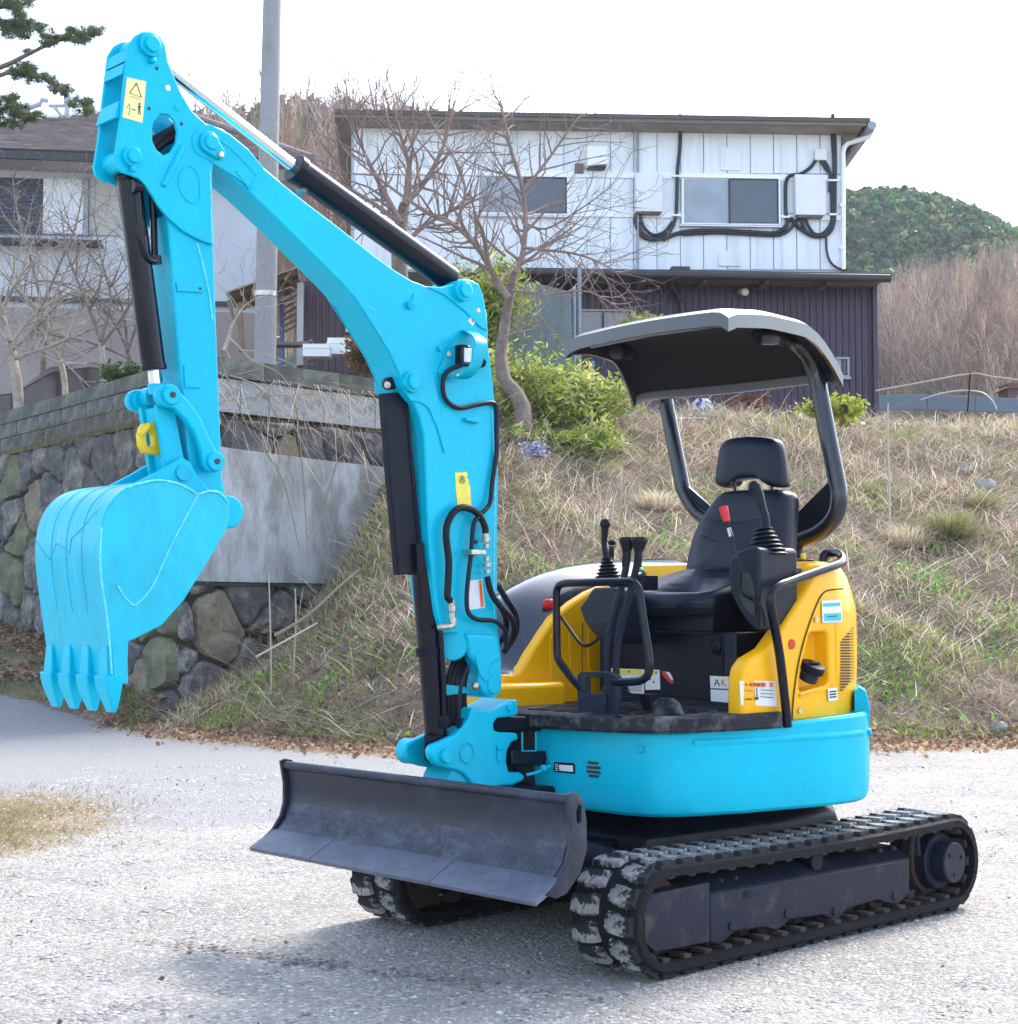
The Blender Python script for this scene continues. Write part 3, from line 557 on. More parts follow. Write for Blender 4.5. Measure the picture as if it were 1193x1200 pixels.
hk = [(166, 497), (176, 495), (181, 497), (184, 503), (188, 530), (186, 533), (176, 533), (167, 531), (162, 522), (161, 510), (163, 502)]
o = part('lifting_hook', YP(hk, -.012, .012, ref=0), YHK, bl)
cut(o, YP([(170, 506), (174, 505), (177, 509), (178, 519), (176, 525), (171, 523), (169, 515)], -.03, .03, ref=0)); bv = o.modifiers.new('bevel', 'BEVEL'); bv.width = .004; bv.segments = 2; bv.limit_method = 'ANGLE'
part('hook_latch', MB().tube([TY(175, 498, .016), TY(164, 510, .016)], .009, 8), YHK, bl, .001)
# ---- bucket: swept shell, side plates, ears, teeth
KY = .195
shell = [(205, 566), (190, 563), (170, 565), (150, 571), (135, 583), (125, 598), (119, 618), (117, 640), (118, 668), (122, 700), (127, 735), (131, 765), (133, 790)]
SP = [TY(u, v, KY) for u, v in shell]; SP, _ = crom(SP, [0]*len(SP), 4)
n = len(SP); inn = []
for i, p in enumerate(SP):
    t = (SP[min(i+1, n-1)]-SP[max(i-1, 0)]).normalized(); inn.append(p+Vector((-t.z, 0, t.x))*-.012)
# make sure the inner skin lies on the hollow side
cen = TY(190, 660, KY)
if (inn[n//2]-cen).length > (SP[n//2]-cen).length: inn = [2*p-q for p, q in zip(SP, inn)]
loop = SP+inn[::-1]; b = MB()
b.loft([[Vector((p.x, y, p.z)) for p in loop] for y in np.linspace(-KY+.004, KY-.004, 9)])
bk = part('bucket', b, CYB, EX, smooth=50)
side = shell[2:]+[(133, 800), (151, 802), (150, 775), (151, 752), (160, 748), (172, 742), (190, 733), (203, 718), (215, 705), (228, 684), (240, 665), (255, 640), (266, 620), (271, 606), (268, 590), (258, 578), (244, 576), (232, 580), (214, 569), (195, 563)]
for s in (1, -1):
    P = [TY(u, v, KY) for u, v in side]; part('side_plate', MB().prism([Vector((p.x, s*KY, p.z)) for p in P], (0, -s*.012, 0)), CYB, bk, .004)
ear = [(148, 572), (165, 563), (186, 552), (203, 542), (214, 536), (223, 541), (232, 557), (243, 572), (256, 582), (268, 590), (273, 602), (269, 614), (258, 619), (245, 612), (215, 600), (180, 585)]
for s in (1, -1):
    P = [TY(u, v, .085) for u, v in ear]; part('ear_plate', MB().prism([Vector((p.x, s*.085, p.z)) for p in P], (0, -s*.014, 0)), CY, bk, .003)
pin(bk, 216, 554, -.095, .093, .026, name='pin', m=CYD); p = TY(256, 601, .085); part('hinge_boss', MB().cyl((p.x, -.15, p.z), (p.x, .15, p.z), .05, 28), CY, bk, .006)
for pts in ([(232, 580), (222, 598), (200, 640), (178, 688), (158, 710)], [(158, 710), (148, 702), (137, 685)], [(119, 618), (118, 668), (127, 735), (131, 790)], [(150, 571), (170, 565), (190, 563), (214, 569), (232, 580)], [(232, 580), (244, 576), (258, 578), (268, 590)]):
    part('weld_seam', MB().tube([TY(u, v, KY+.001) for u, v in pts], .0035, 6, 4), CYW, bk)
# wear lines pressed on the back of the bucket
for yy in (-.09, .0, .09):
    part('wear_strip', MB().tube([Vector((p.x, yy, p.z)) for p in SP[8:40:2]], .0018, 6), CYD, bk)
cr = [(-.19, 26), (-.13, 29), (-.10, 30), (-.06, 27), (-.01, 28.5), (.02, 29), (.03, 26), (.06, 25), (.10, 23), (.14, 20)]
part('dent_line', MB().tube([Vector((SP[int(k)].x, y, SP[int(k)].z)) for y, k in cr], .0022, 6), CYD, bk)
# cutting lip and teeth
t0 = TY(133, 788, KY); t1 = TY(137, 832, KY); dirv = (t1-t0).normalized(); nrm = Vector((-dirv.z, 0, dirv.x)); nrm = nrm if nrm.x < 0 else -nrm
part('bucket_lip', MB().prism([t0+Vector((0, -2*KY+.004, 0))+dirv*-.09, t0+Vector((0, -2*KY+.004, 0))+dirv*.03, t0+Vector((0, -2*KY+.004, 0))+dirv*.03+nrm*.016, t0+Vector((0, -2*KY+.004, 0))+dirv*-.09+nrm*.016], (0, 2*KY-.008, 0)), CY, bk, .003)
for k in range(4):
    yc = -KY+.032+k*(2*KY-.064)/3; c0 = Vector((t0.x, yc, t0.z)); bb = MB()
    def rg(d, w_, th, off=0): return [c0+dirv*d+Vector((0, a*w_, 0))+nrm*(off+c_*th) for a, c_ in ((-1, -1), (1, -1), (1, 1), (-1, 1))]
    bb.loft([rg(-.075, .016, .004), rg(-.06, .020, .008), rg(.0, .025, .018), rg(.022, .027, .022)])
    tt = part('tooth_shank', bb, CY, bk, .003)
    bb = MB(); bb.loft([rg(.006, .034, .028), rg(.04, .033, .026), rg(.08, .028, .016), rg(.115, .022, .005)])
    part('tooth', bb, CY, bk, .004)
# ---- right-hand yellow cover and dark hood
rc_ = [(589, 790), (600, 791), (608, 790), (614, 781), (624, 764), (638, 742), (652, 722), (672, 706), (690, 694), (712, 684), (730, 700), (735, 826), (690, 827), (640, 829), (612, 831), (589, 831)]
rcv = part('right_cover', YP(rc_, -.37, -.28), YE, EX, .012, seg=3)
part('cover_rib', MB().tube([TY(*q, -.279) for q in ((646, 800), (645, 752), (650, 742), (656, 741), (660, 750))], .004, 6, 4), YE, rcv)
for u in (667, 689): part('cover_rib', MB().tube([TY(u, 738, -.279), TY(u+1, 775, -.279), TY(u+3, 800, -.279)], .004, 6, 3), YE, rcv)
part('cover_seam', MB().tube([TY(683, 730, -.279), TY(682, 770, -.279), TY(684, 822, -.279)], .002, 6), RUST, rcv)
ne = [TY(u, v, -.30) for u, v in ((586, 789), (606, 789), (614, 779), (624, 762), (638, 740), (652, 720), (672, 704), (690, 692), (720, 678), (770, 665), (840, 660))]
ce = [TY(u, v, -.52) for u, v in ((560, 780), (572, 730), (585, 706), (600, 692), (625, 677), (650, 667), (680, 661), (700, 658), (760, 654), (840, 652))]
def itp(L, x):
    L = sorted(L, key=lambda p: p.x); return float(np.interp(x, [p.x for p in L], [p.z for p in L]))
rings = []
for F in np.concatenate([np.linspace(.71, .3, 12), np.linspace(.2, -.5, 8)]):
    zn, zc = itp(ne, F), itp(ce, F); zc = max(zc, zn+.01); r = []
    r.append(Vector((F, -.30, .82))); r.append(Vector((F, -.30, zn-.01))); r.append(Vector((F, -.315, zn)))
    for k in range(1, 7):
        t = k/6; r.append(Vector((F, -.315-.22*t, zn+(zc-zn)*math.sin(t*math.pi/2))))
    for k in range(1, 8):
        t = k/7*math.pi/2; r.append(Vector((F*(1-.0*t), -.535-.2*math.sin(t), .84+(zc-.84)*math.cos(t)**.6 if k < 7 else .84)))
    rings.append(r)
HOOD = mat('hood_paint', (.012, .014, .03), .12, var=.08, vscale=3, coat=1)
hd = part('engine_hood', MB().loft(rings), HOOD, EX, .004, smooth=50)
part('tail_lamp', MB().sphere(TY(648, 708, -.33)+Vector((0, -.02, .0)), .03, 12, (1.3, .6, .8)), RED, hd)
part('front_apron', MB().loft([[Vector((x, y, z)) for x, y in ((.80, -.2), (.80, -.4), (.74, -.62), (.6, -.74), (.4, -.74), (.4, -.2))] for z in (.80, .85, .93)]), YE, EX, .02)
# ---- rear cover
rp_ = [(-.18, .667), (-.28, .66), (-.38, .62), (-.50, .54), (-.58, .43), (-.64, .3), (-.675, .15), (-.685, 0), (-.675, -.15), (-.64, -.3), (-.58, -.43), (-.5, -.54), (-.3, -.66), (-.18, -.68)]
rs = [[Vector((-.18+(x+.18)*k, y*k2, z)) for x, y in rp_] for z, k, k2 in ((.80, .985, .985), (1.0, 1, 1), (1.2, 1.0, 1.0), (1.24, .985, .99), (1.34, .93, .95), (1.385, .88, .91), (1.40, .80, .85))]
rvc = part('rear_cover', MB().loft(rs), YE, EX, .008, smooth=45, seg=3)
lc = [(.385, .80), (.38, .97), (.365, 1.01), (.33, 1.04), (.23, 1.075), (.14, 1.15), (.0, 1.285), (-.06, 1.36), (-.09, 1.39), (-.19, 1.39), (-.19, .80)]
lcv = part('left_cover', MB().prism([Vector((x, .59, z)) for x, z in lc], (0, .075, 0)), YE, EX, .018, seg=4)
def HIT(u, v, plan, off=.0015):
    r = ray(u, v); o = np.array([X0, Y0]); cx, cy = -o@FV, -o@LV; dx, dy = r[:2]@FV, r[:2]@LV; best = None
    for i in range(len(plan)-1):
        (ax, ay), (bx, by) = plan[i][:2], plan[i+1][:2]; ex, ey = bx-ax, by-ay; den = dx*ey-dy*ex
        if abs(den) < 1e-9: continue
        t = ((ax-cx)*ey-(ay-cy)*ex)/den; s_ = ((ax-cx)*dy-(ay-cy)*dx)/den
        if -.001 <= s_ <= 1.001 and t > 0 and (best is None or t < best[0]): best = (t, ex, ey)
    if best is None: return TY(u, v, .66)
    t, ex, ey = best; nv = Vector((ey, -ex, 0)).normalized()
    if nv.x*dx+nv.y*dy > 0: nv = -nv
    return Vector((cx+dx*t, cy+dy*t, CAMH+r[2]*t))+nv*off
LP = [(.385, .667), (-.19, .667)]+rp_[1:9]
def decal(pts, name, m, parent, off=.003, th=.001, **kw):
    P = [HIT(u, v, LP, off) for u, v in pts]; c = sum(P, Vector())/len(P); nrm = (P[1]-P[0]).cross(P[2]-P[0]).normalized()
    if nrm.y < 0: nrm = -nrm
    return part(name, MB().prism(P, nrm*th), m, parent, smooth=0, **kw)
# recessed fuel filler pocket
P = [HIT(u, v, LP, .02) for u, v in ((950, 744), (953, 741), (969, 740), (972, 743), (974, 799), (970, 803), (940, 811), (938, 806), (941, 780))]
rcs = MB(); rcs.prism(P, Vector((.02, -.085, -.0)))
cut(rvc, rcs); cut(lcv, rcs)
for o_ in (rvc, lcv):
    bv = o_.modifiers.new('bevel', 'BEVEL'); bv.width = .008 if o_ is rvc else .014; bv.segments = 3; bv.limit_method = 'ANGLE'; bv.angle_limit = R(40)
c = HIT(951, 797, LP, -.02); part('filler_neck', MB().cyl(c, c+Vector((0, .02, .035)), .036, 20), FRM, rvc, .003); 
part('fuel_cap', MB().cyl(c+Vector((0, .018, .032)), c+Vector((0, .032, .06)), .047, 28).box(c+Vector((0, .034, .064)), (.06, .012, .012)), BK, rvc, .005)
part('pocket_rim', MB().tube([HIT(u, v, LP, .001) for u, v in ((938, 813), (940, 816), (971, 806), (976, 802))], .004, 6, 3), YE, rvc)
part('door_seam', MB().tube([HIT(u, v, LP, .0008) for u, v in ((928, 845), (930, 815), (936, 775), (946, 738), (958, 706), (966, 694), (975, 691), (988, 690))], .0028, 6, 4), RUST, rvc)
for (u, v) in ((956, 726), (937, 833)):
    p = HIT(u, v, LP, 0); part('bolt', MB().cyl(p, p+Vector((0, .004, 0)), .011, 12), STL, rvc)
decal([(962, 704), (985, 703), (986, 729), (963, 730)], 'white_sticker', WHT, rvc)
decal([(963.5, 707), (983, 706), (983.2, 710), (963.7, 711)], 'cyan_band', STC, rvc, .0045); decal([(964.5, 719), (984, 718), (984.4, 727), (965, 728)], 'cyan_band', STC, rvc, .0045)
decal([(968, 722), (980, 721.4), (980, 722.4), (968, 723)], 'print_line', INK, rvc, .006)
decal([(969, 807), (980, 805.5), (981, 820), (970, 822)], 'small_white_sticker', WHT, rvc)
for k in range(3): decal([(971, 810+3.2*k), (979, 809+3.2*k), (979, 810.6+3.2*k), (971, 811.6+3.2*k)], 'print_line', GREY, rvc, .0045)
p = HIT(928, 755, LP, 0); part('red_round_sticker', MB().cyl(p, p+Vector((0, .002, 0)), .019, 20), RED, rvc)
decal([(866.5, 798), (908, 798), (909.5, 828), (868, 826)], 'warning_sticker', WHT, lcv)
decal([(869, 799.5), (896, 800), (896, 805), (869, 804.5)], 'orange_band', STO, lcv, .0045); decal([(901, 800), (904.5, 800), (904.5, 805), (901, 805)], 'orange_band', STO, lcv, .0045)
for q in ([(885, 806), (886, 806), (886.6, 818), (885.6, 818)], [(872, 818.5), (880, 818.5), (880, 820), (872, 820)], [(883.5, 817), (887.5, 817), (887.5, 820), (883.5, 820)], [(890, 808), (905, 809), (905, 809.7), (890, 808.7)], [(890, 812), (904, 813), (904, 813.7), (890, 812.7)], [(890, 816), (905, 817), (905, 817.7), (890, 816.7)], [(872, 809), (881, 809.3), (881, 810), (872, 809.7)]):
    decal(q, 'print_line', INK, lcv, .0045)
for i, u in enumerate((872, 877, 882, 887, 892)): decal([(u, 801), (u+1.5, 801), (u+1.5, 803.6), (u, 803.6)], 'print_line', INK, lcv, .006)
# louvre grille: dark perforations on the curved rear corner
b = MB()
for i in range(16):
    for j in range(24):
        u = 985+i*1.15+(j % 2)*.55; v = 736+j*3.3
        lo = 752+max(0, 985-u)*2-(u-985)*1.3; hi = 812-(u-985)*1.1
        if lo < v < hi and u < 1000:
            try: p = HIT(u, v, LP, .001)
            except Exception: continue
            q = HIT(u+.6, v, LP, .001); e = (q-p).normalized() if (q-p).length > 1e-6 else Vector((1, 0, 0))
            b.add([p-e*.006, p-Vector((0, 0, .0045)), p+e*.006, p+Vector((0, 0, .0045))], [(0, 1, 2, 3)])
tag(part('vent_perforation', b, INK, rvc, smooth=0), kind='stuff')
part('top_trim', MB().box((-.25, .3, 1.405), (.14, .34, .018)).box((-.22, .42, 1.42), (.03, .05, .02)), BKG, rvc, .004)
for k in range(3): part('terminal', MB().cyl((-.26, .36+.05*k, 1.41), (-.26, .36+.05*k, 1.435), .012, 10), YHK, rvc, .003)
# ---- seat base
sb_ = [(702, 738), (862, 742), (862, 829), (702, 813)]
P = [TF(u, v, .2) for u, v in sb_]; zb_ = .84
b = MB().box((.05, (P[0].y+P[1].y)/2, (1.13+zb_)/2), (.30, P[1].y-P[0].y, 1.13-zb_))
SB = part('seat_base', b, FRM, EX, .008)
y0_, y1_ = P[0].y, P[1].y
part('base_door', FP([(712, 742), (846, 744), (848, 823), (712, 809)], .2, .206), BK, SB, .004)
part('door_latch', MB().sphere(TF(839, 757, .21), .026, 14, (.5, 1, 1.3)), BK, SB); part('door_latch', MB().sphere(TF(791, 749, .21), .012, 8), BK, SB)
part('seat_frame', MB().box((.04, .16, 1.165), (.40, .50, .07)), BK, SB, .006)
part('slide_rail', MB().box((.12, .12, 1.145), (.2, .5, .03)).box((.21, .1, 1.135), (.03, .56, .02)), RUST, SB, .003)
def fdec(pts, name, m, parent, F=.2065, th=.001):
    P = [TF(u, v, F) for u, v in pts]; return part(name, MB().prism(P, (th, 0, 0)), m, parent, smooth=0)
fdec([(716, 783), (755, 784.5), (755, 813), (716, 811)], 'notice_sticker', WHT, SB); fdec([(717, 784), (753.5, 785.4), (753.5, 790.5), (717, 789.2)], 'yellow_band', STY, SB, .208)
fdec([(756.5, 784.5), (773, 785), (773.8, 808), (756.5, 808.5)], 'notice_sticker', WHT, SB); fdec([(763, 786), (768, 786), (768, 791), (763, 791)], 'yellow_band', STY, SB, .208)
for k in range(5): fdec([(731, 803+2.2*k-3), (752, 803.6+2.2*k-3), (752, 804.2+2.2*k-3), (731, 803.6+2.2*k-3)], 'print_line', GREY, SB, .208)
for (u, v) in ((762, 796), (766, 799), (737, 787), (769, 788)): fdec([(u-.8, v-1), (u+.8, v-1), (u+.8, v+1.2), (u-.8, v+1.2)], 'print_mark', INK, SB, .2095)
fdec([(832, 792), (854, 793), (854.5, 807.3), (832.8, 806.4)], 'notice_sticker', WHT, SB); fdec([(833, 793), (853.5, 794), (853.5, 797), (833, 796)], 'yellow_band', STP, SB, .208)
fdec([(832.8, 808), (854.5, 808.7), (854.8, 823.5), (833.3, 821.5)], 'notice_sticker', WHT, SB)
for j, s_ in enumerate('AK'):
    put_text(s_, STO if j else INK, .045, TF(840+8*j, 800, .2085), SB, face='F')
fdec([(775, 786), (782, 788), (790, 800), (786, 801), (778, 793)], 'scuff', RED, SB, .2068); fdec([(780, 787), (785, 788), (789, 796), (787, 797)], 'scuff', WHT, SB, .208)
# ---- seat
st_b = [(-.14, -.09), (.18, -.11), (.26, -.07), (.30, .02), (.31, .18), (.30, .32), (.26, .40), (.18, .43), (-.14, .42), (-.2, .36), (-.2, -.03)]
pl_ = smooth_plan(st_b+st_b[:1], 3)[:-1]; cx, cy = .05, .17
rs = [[Vector((cx+(p.x-cx)*k, cy+(p.y-cy)*k, z+.035+(.22 if z > 1.2 else .1)*max(0, .28-p.x)*(1 if z > 1.16 else .5))) for p in pl_] for z, k in ((1.155, .95), (1.162, .985), (1.185, .99), (1.19, 1.0), (1.215, 1.0), (1.235, .965), (1.245, .88), (1.238, .5), (1.236, .1))]
SE = part('seat', MB().loft(rs), VIN, EX, smooth=60)
part('seat_piping', MB().tube([Vector((cx+(p.x-cx)*1.0, cy+(p.y-cy)*1.0, 1.225)) for p in pl_+pl_[:1]], .004, 6), BKG, SE)
sbk = [(809, 672), (811, 650), (817, 622), (826, 603), (835, 588), (842, 578), (852, 575), (880, 573), (908, 573.5), (918, 577), (922, 586), (923, 610), (923, 650), (922, 690), (905, 700), (880, 697), (850, 690), (825, 685), (812, 682)]
def cushion(pts, F, th, lean=0, bulge=.03, zref=None):
    P = [TF(u, v, F) for u, v in pts]; P, _ = crom(P+P[:1], [0]*(len(P)+1), 3); P = P[:-1]; c = sum(P, Vector())/len(P); rs = []
    for d, k in ((-th, .9), (-th*.85, .98), (-th*.3, 1), (0, .995), (bulge*.5, .965), (bulge*.85, .88), (bulge, .6), (bulge*1.0, .2)):
        rs.append([Vector((F+d+lean*(p.z-c.z), c.y+(p.y-c.y)*k, c.z+(p.z-c.z)*k)) for p in P])
    return MB().loft(rs)
part('backrest', cushion(sbk, -.22, .08, -.12, .05), VIN, SE, smooth=60)
for pts in ([(828, 608), (860, 612), (897, 607)], [(822, 628), (850, 636), (892, 634)], [(816, 645), (845, 657), (880, 660)]):
    part('stitch_line', MB().tube([TF(u, v, -.168) for u, v in pts], .0025, 6, 4), BKG, SE)
hr = [(840, 564), (842, 545), (846, 524), (854, 515), (868, 512), (885, 511), (903, 513), (912, 519), (917, 540), (919, 567), (916, 571), (908, 571), (903, 568), (901, 563), (880, 561), (861, 564), (858, 569), (852, 572), (843, 570)]
part('headrest', cushion(hr, -.28, .05, 0, .035), VIN, SE, smooth=60)
for u in (860, 903): part('headrest_post', MB().cyl(TF(u, 558, -.27), TF(u+2, 580, -.27), .006, 8), BKG, SE)
0 and part('headrest_dip', MB().box(TF(879, 549, -.245), (.012, .15, .02)), BKG, SE, .008)
part('seat_back_foot', FP([(823, 684), (857, 688), (857, 694), (823, 689)], -.22, -.1), YE, SE, .004)
# ---- right console
cn = part('right_console', FP([(678, 712), (686, 702), (692, 692), (695, 688.5), (720, 688.5), (724, 693), (725, 712), (725, 735), (722, 753), (716, 757), (712, 756), (705, 752), (694, 742), (684, 728)], .28, .44), GREY, EX, .02, seg=3)
part('console_lower', FP([(688, 728), (722, 728), (722, 756), (712, 756), (700, 747)], .2, .446), BK, cn, .01)
def boot(pts, rr, m=HOSE):
    b = MB(); P, Q = [], []
    n = 26
    for i in range(n):
        t = i/(n-1); P.append(Vector(pts[0]).lerp(Vector(pts[1]), t)); Q.append((rr[0]*(1-t)+rr[1]*t)*(1+.13*(1 if i % 4 < 2 else -1)))
    return b.tube(P, Q, 20)
jb = part('joystick_boot', boot((TF(713, 680, .3), TF(711, 654, .3)), (.052, .018)), HOSE, cn, smooth=60)
part('joystick', MB().tube([TF(711, 656, .3), TF(708, 640, .3), TF(708.5, 625, .3), TF(709, 618, .3)], [.013, .011, .014, .016], 12, 4).sphere(TF(709, 614, .3), .022, 12, (1, 1, 1)), HOSE, cn, smooth=60)
part('small_lever', MB().tube([TF(714, 668, .26), TF(716, 650, .26), TF(717, 640, .26)], [.008, .013, .008], 10, 3).sphere(TF(717, 636, .26), .017, 10, (1, 1, .7)), HOSE, cn, smooth=60)
part('small_lever', MB().sphere(TF(750, 668, .2), .016, 10, (1, 1, .7)), STC, cn)
part('key_box', MB().box(TF(757, 683, .2), (.08, .06, .06)), BK, cn, .004)
part('console_cable', MB().tube([TF(657, 722, .45), TF(668, 738, .45), TF(683, 756, .45), TF(697, 752, .42), TF(705, 742, .4)], .007, 8, 5), HOSE, cn, smooth=60)
# ---- left console
lo = [(856, 655), (863, 647), (874, 642), (884, 640), (890, 644), (890, 690), (889, 738), (884, 738), (874, 728), (864, 712), (857, 697), (853, 675)]
lcn = part('left_console', FP(lo, .03, .26), GREY, EX, .022, seg=3)
part('console_plate', FP([(866, 668), (878, 672), (884, 690), (884, 722), (874, 715), (867, 700)], .26, .264), INK, lcn, .002)
part('console_side', FP([(898, 672), (912, 662), (920, 690), (908, 722), (896, 738), (892, 730)], -.12, .03), BK, lcn, .012)
part('console_lock_plate', MB().tube([TF(880, 700, .268), TF(892, 712, .268), TF(897, 735, .268)], .008, 8, 3), HOSE, lcn)
part('joystick_boot', boot((TF(899, 652, .15), TF(895, 619, .15)), (.07, .028)), HOSE, lcn, smooth=60)
part('joystick', MB().tube([TF(896, 624, .15), TF(897, 608, .15), TF(894, 596, .15), TF(889, 580, .15), TF(886, 573, .15)], [.022, .016, .014, .02, .022], 14, 4).sphere(TF(884.5, 571, .15), .026, 12), HOSE, lcn, smooth=60)
part('blade_lever', MB().tube([TF(880, 702, .28), TF(868, 693, .28), TF(868, 668, .29), TF(861, 640, .3), TF(851, 608, .3)], .006, 8, 4), BKG, lcn)
part('red_lever_knob', MB().tube([TF(852, 612, .3), TF(847.5, 594, .3)], [.013, .018], 12), RED, lcn, .003)
part('lever_sleeve', MB().cyl(TF(854, 619, .3), TF(857, 629, .3), .0085, 10), STL, lcn)
# ---- travel levers with guard rail and stand
for nm, pts, kn in (('travel_lever', [(736, 640), (733, 668), (722, 712), (713, 755), (712, 785), (713, 808)], (735, 632)), ('travel_lever', [(750, 640), (745, 668), (736, 705), (725, 750), (722, 785), (724, 812)], (749, 632))):
    tl = part(nm, MB().tube([TF(u, v, .62) for u, v in pts], .0135, 12, 4), FRM, EX, smooth=60)
    k = TF(*kn, .62); part('lever_knob', MB().tube([k+Vector((0, 0, .008)), k, k-Vector((0, .0, .012)), k-Vector((-.0, .004, .05)), k-Vector((0, .008, .10))], [.026, .032, .028, .014, .015], 16), HOSE, tl, smooth=60)
    q = TF(pts[-1][0]+4, pts[-1][1]-3, .58); part('lever_boot', boot((q-Vector((0, 0, .04)), q+Vector((0, 0, .02))), (.05, .02)), HOSE, tl, smooth=60)
gr = part('lever_guard_rail', MB().tube([TF(u, v, .74) for u, v in ((682, 808), (668, 792), (656, 776), (653, 766), (652.5, 740), (652, 705), (653, 690), (660, 684), (680, 683), (715, 682), (738, 682), (746, 686), (750, 696), (755, 730), (761, 768), (761, 786), (754, 796), (742, 799), (718, 799.5))], .0145, 12, 4), BKG, EX, smooth=60)
sd_ = part('lever_stand', FP([(676, 792), (680, 787), (708, 787), (722, 792), (722, 852), (708, 852), (708, 794), (686, 794), (686, 852), (677, 852)], .72, .75), FRM, EX, .003)
part('stand_plate', FP([(680, 813), (710, 813), (710, 840), (680, 840)], .72, .765, ref=.76), FRM, sd_, .003)
part('pedal', FP([(762, 838), (764, 824), (770, 818), (784, 818), (792, 824), (798, 838)], .60, .625), MATF, EX, .005)
part('pedal', FP([(748, 813), (762, 814), (764, 838), (755, 838)], .5, .56), BK, EX, .003)
# ---- grab rail
part('grab_rail', MB().tube([TY(923, 852, .70), TY(920, 822, .70), TY(914, 770, .70), TY(906, 725, .70), TY(903, 705, .70), TY(905, 693, .70), TY(913, 686, .70), TY(930, 680, .69), TY(960, 669, .68), TY(983, 661, .66), TY(987, 656, .62), TY(984, 650, .58), TY(974, 649, .52), TY(966, 650, .5), TY(965, 664, .5)], [.017]*15, 12, 4), BKG, EX, smooth=60)
# ---- canopy
PR = .036
pL = [TY(890, 394, .36), TY(905, 394, .38), TF(925, 397, -.36), TF(943, 411, -.44), TF(954, 432, -.49), TF(960, 458, -.5), TF(971, 515, -.5), TF(980, 560, -.5), TF(983, 582, -.5), TF(979, 604, -.5), TF(963, 622, -.5), TF(942, 632, -.5), TF(915, 640, -.5)]
cpL = part('canopy_post', MB().tube(pL, PR, 18, 5), CAN, EX, smooth=60)
part('post_end_cap', MB().cyl(TY(889, 394, .36), TY(891, 394, .36), .038, 18), BK, cpL, .004)
pR = [TF(722, 412, -.1), TF(745, 413, -.3), TF(761, 421, -.42), TF(772, 437, -.48), TF(778, 460, -.5), TF(787, 505, -.5), TF(796, 550, -.5), TF(801, 573, -.5), TF(810, 590, -.5), TF(822, 604, -.5), TF(850, 616, -.5)]
cpR = part('canopy_post', MB().tube(pR, PR*.94, 18, 5), CAN, EX, smooth=60)
part('post_gusset', FP([(975, 562), (924, 612), (918, 640), (945, 634), (975, 612)], -.51, -.49, ref=-.5), BK, cpL, .004)
part('post_gusset', FP([(805, 568), (832, 592), (840, 616), (818, 604), (805, 588)], -.51, -.49, ref=-.5), BK, cpR, .004)
part('post_foot', MB().cyl((-.5, .22, 1.40), (-.5, .22, 1.53), .05, 18), BK, EX, .004)
part('post_foot', MB().cyl((-.5, -.16, 1.40), (-.5, -.16, 1.60), .05, 18), BK, EX, .004)
# moulded roof: flat front, rear rolled down; corners measured, lip all round
C_fr, C_fl, C_rl, C_rr = Vector((.22, -.385, 2.318)), Vector((.28, .53, 2.312)), Vector((-.53, .47, 2.17)), Vector((-.40, -.57, 2.165))
def roof(s, t, inner=0):
    """s front to rear, t right to left"""
    f = C_fr.lerp(C_fl, t); r = C_rr.lerp(C_rl, t); p = f.lerp(r, s)
    top = f.z+(.012*math.sin(math.pi*t))+.03*min(1, s*3)
    z = top-max(0, (s-.62)/.38)**1.9*(top-r.z)
    ed = min(t, 1-t)
    z -= .028*max(0, 1-ed/.08)**2+.016*max(0, 1-s/.06)**2
    bowx = .012*math.sin(math.pi*t)*(1-s)-.05*math.sin(math.pi*t)*max(0, s-.5)*2
    return Vector((p.x+bowx, p.y, z+.03-inner))
S_ = list(np.linspace(0, .6, 9))+list(np.linspace(.65, 1, 12)); T_ = [0, .012, .03, .05, .09]+list(np.linspace(.15, .85, 11))+[.91, .95, .97, .988, 1]
b = MB(); nS, nT = len(S_), len(T_)
top = [roof(s, t) for s in S_ for t in T_]; bot = [roof(min(max(s, .02), .985), min(max(t, .022), .978), .028) for s in S_ for t in T_]
fs = []
for i in range(nS-1):
    for j in range(nT-1):
        a = i*nT+j; fs.append((a, a+1, a+nT+1, a+nT)); k = nS*nT+a; fs.append((k, k+nT, k+nT+1, k+1))
bd = [j for j in range(nT)]+[i*nT+nT-1 for i in range(1, nS)]+[(nS-1)*nT+j for j in range(nT-2, -1, -1)]+[i*nT for i in range(nS-2, 0, -1)]
lip = [top[q]+Vector((0, 0, -.052)) for q in bd]; lb = 2*nS*nT; ct = (C_fr+C_fl+C_rl+C_rr)/4
lip2 = [Vector((ct.x+(p.x-ct.x)*.975, ct.y+(p.y-ct.y)*.975, p.z+.002)) for p in lip]; l2 = lb+len(lip)
for k in range(len(bd)):
    m_ = (k+1) % len(bd)
    fs.append((bd[k], bd[m_], lb+m_, lb+k)); fs.append((lb+k, lb+m_, l2+m_, l2+k)); fs.append((l2+k, l2+m_, nS*nT+bd[m_], nS*nT+bd[k]))
b.add(top+bot+lip+lip2, fs)
nq = nS*nT; b.m = [1 if all(nq <= v_ < 2*nq for v_ in f_) else 0 for f_ in b.f]
crf = part('canopy_roof', b, [CANR, CANU], EX, smooth=50)
part('roof_rib', MB().tube([roof(.12, .12, .05), roof(.12, .5, .05), roof(.12, .88, .05)], .02, 8), CAN, crf)
for s_, t_ in ((.2, .3), (.2, .6), (.3, .45), (.35, .75)): part('bolt', MB().cyl(roof(s_, t_, .028), roof(s_, t_, .045), .008, 8), BK, crf)
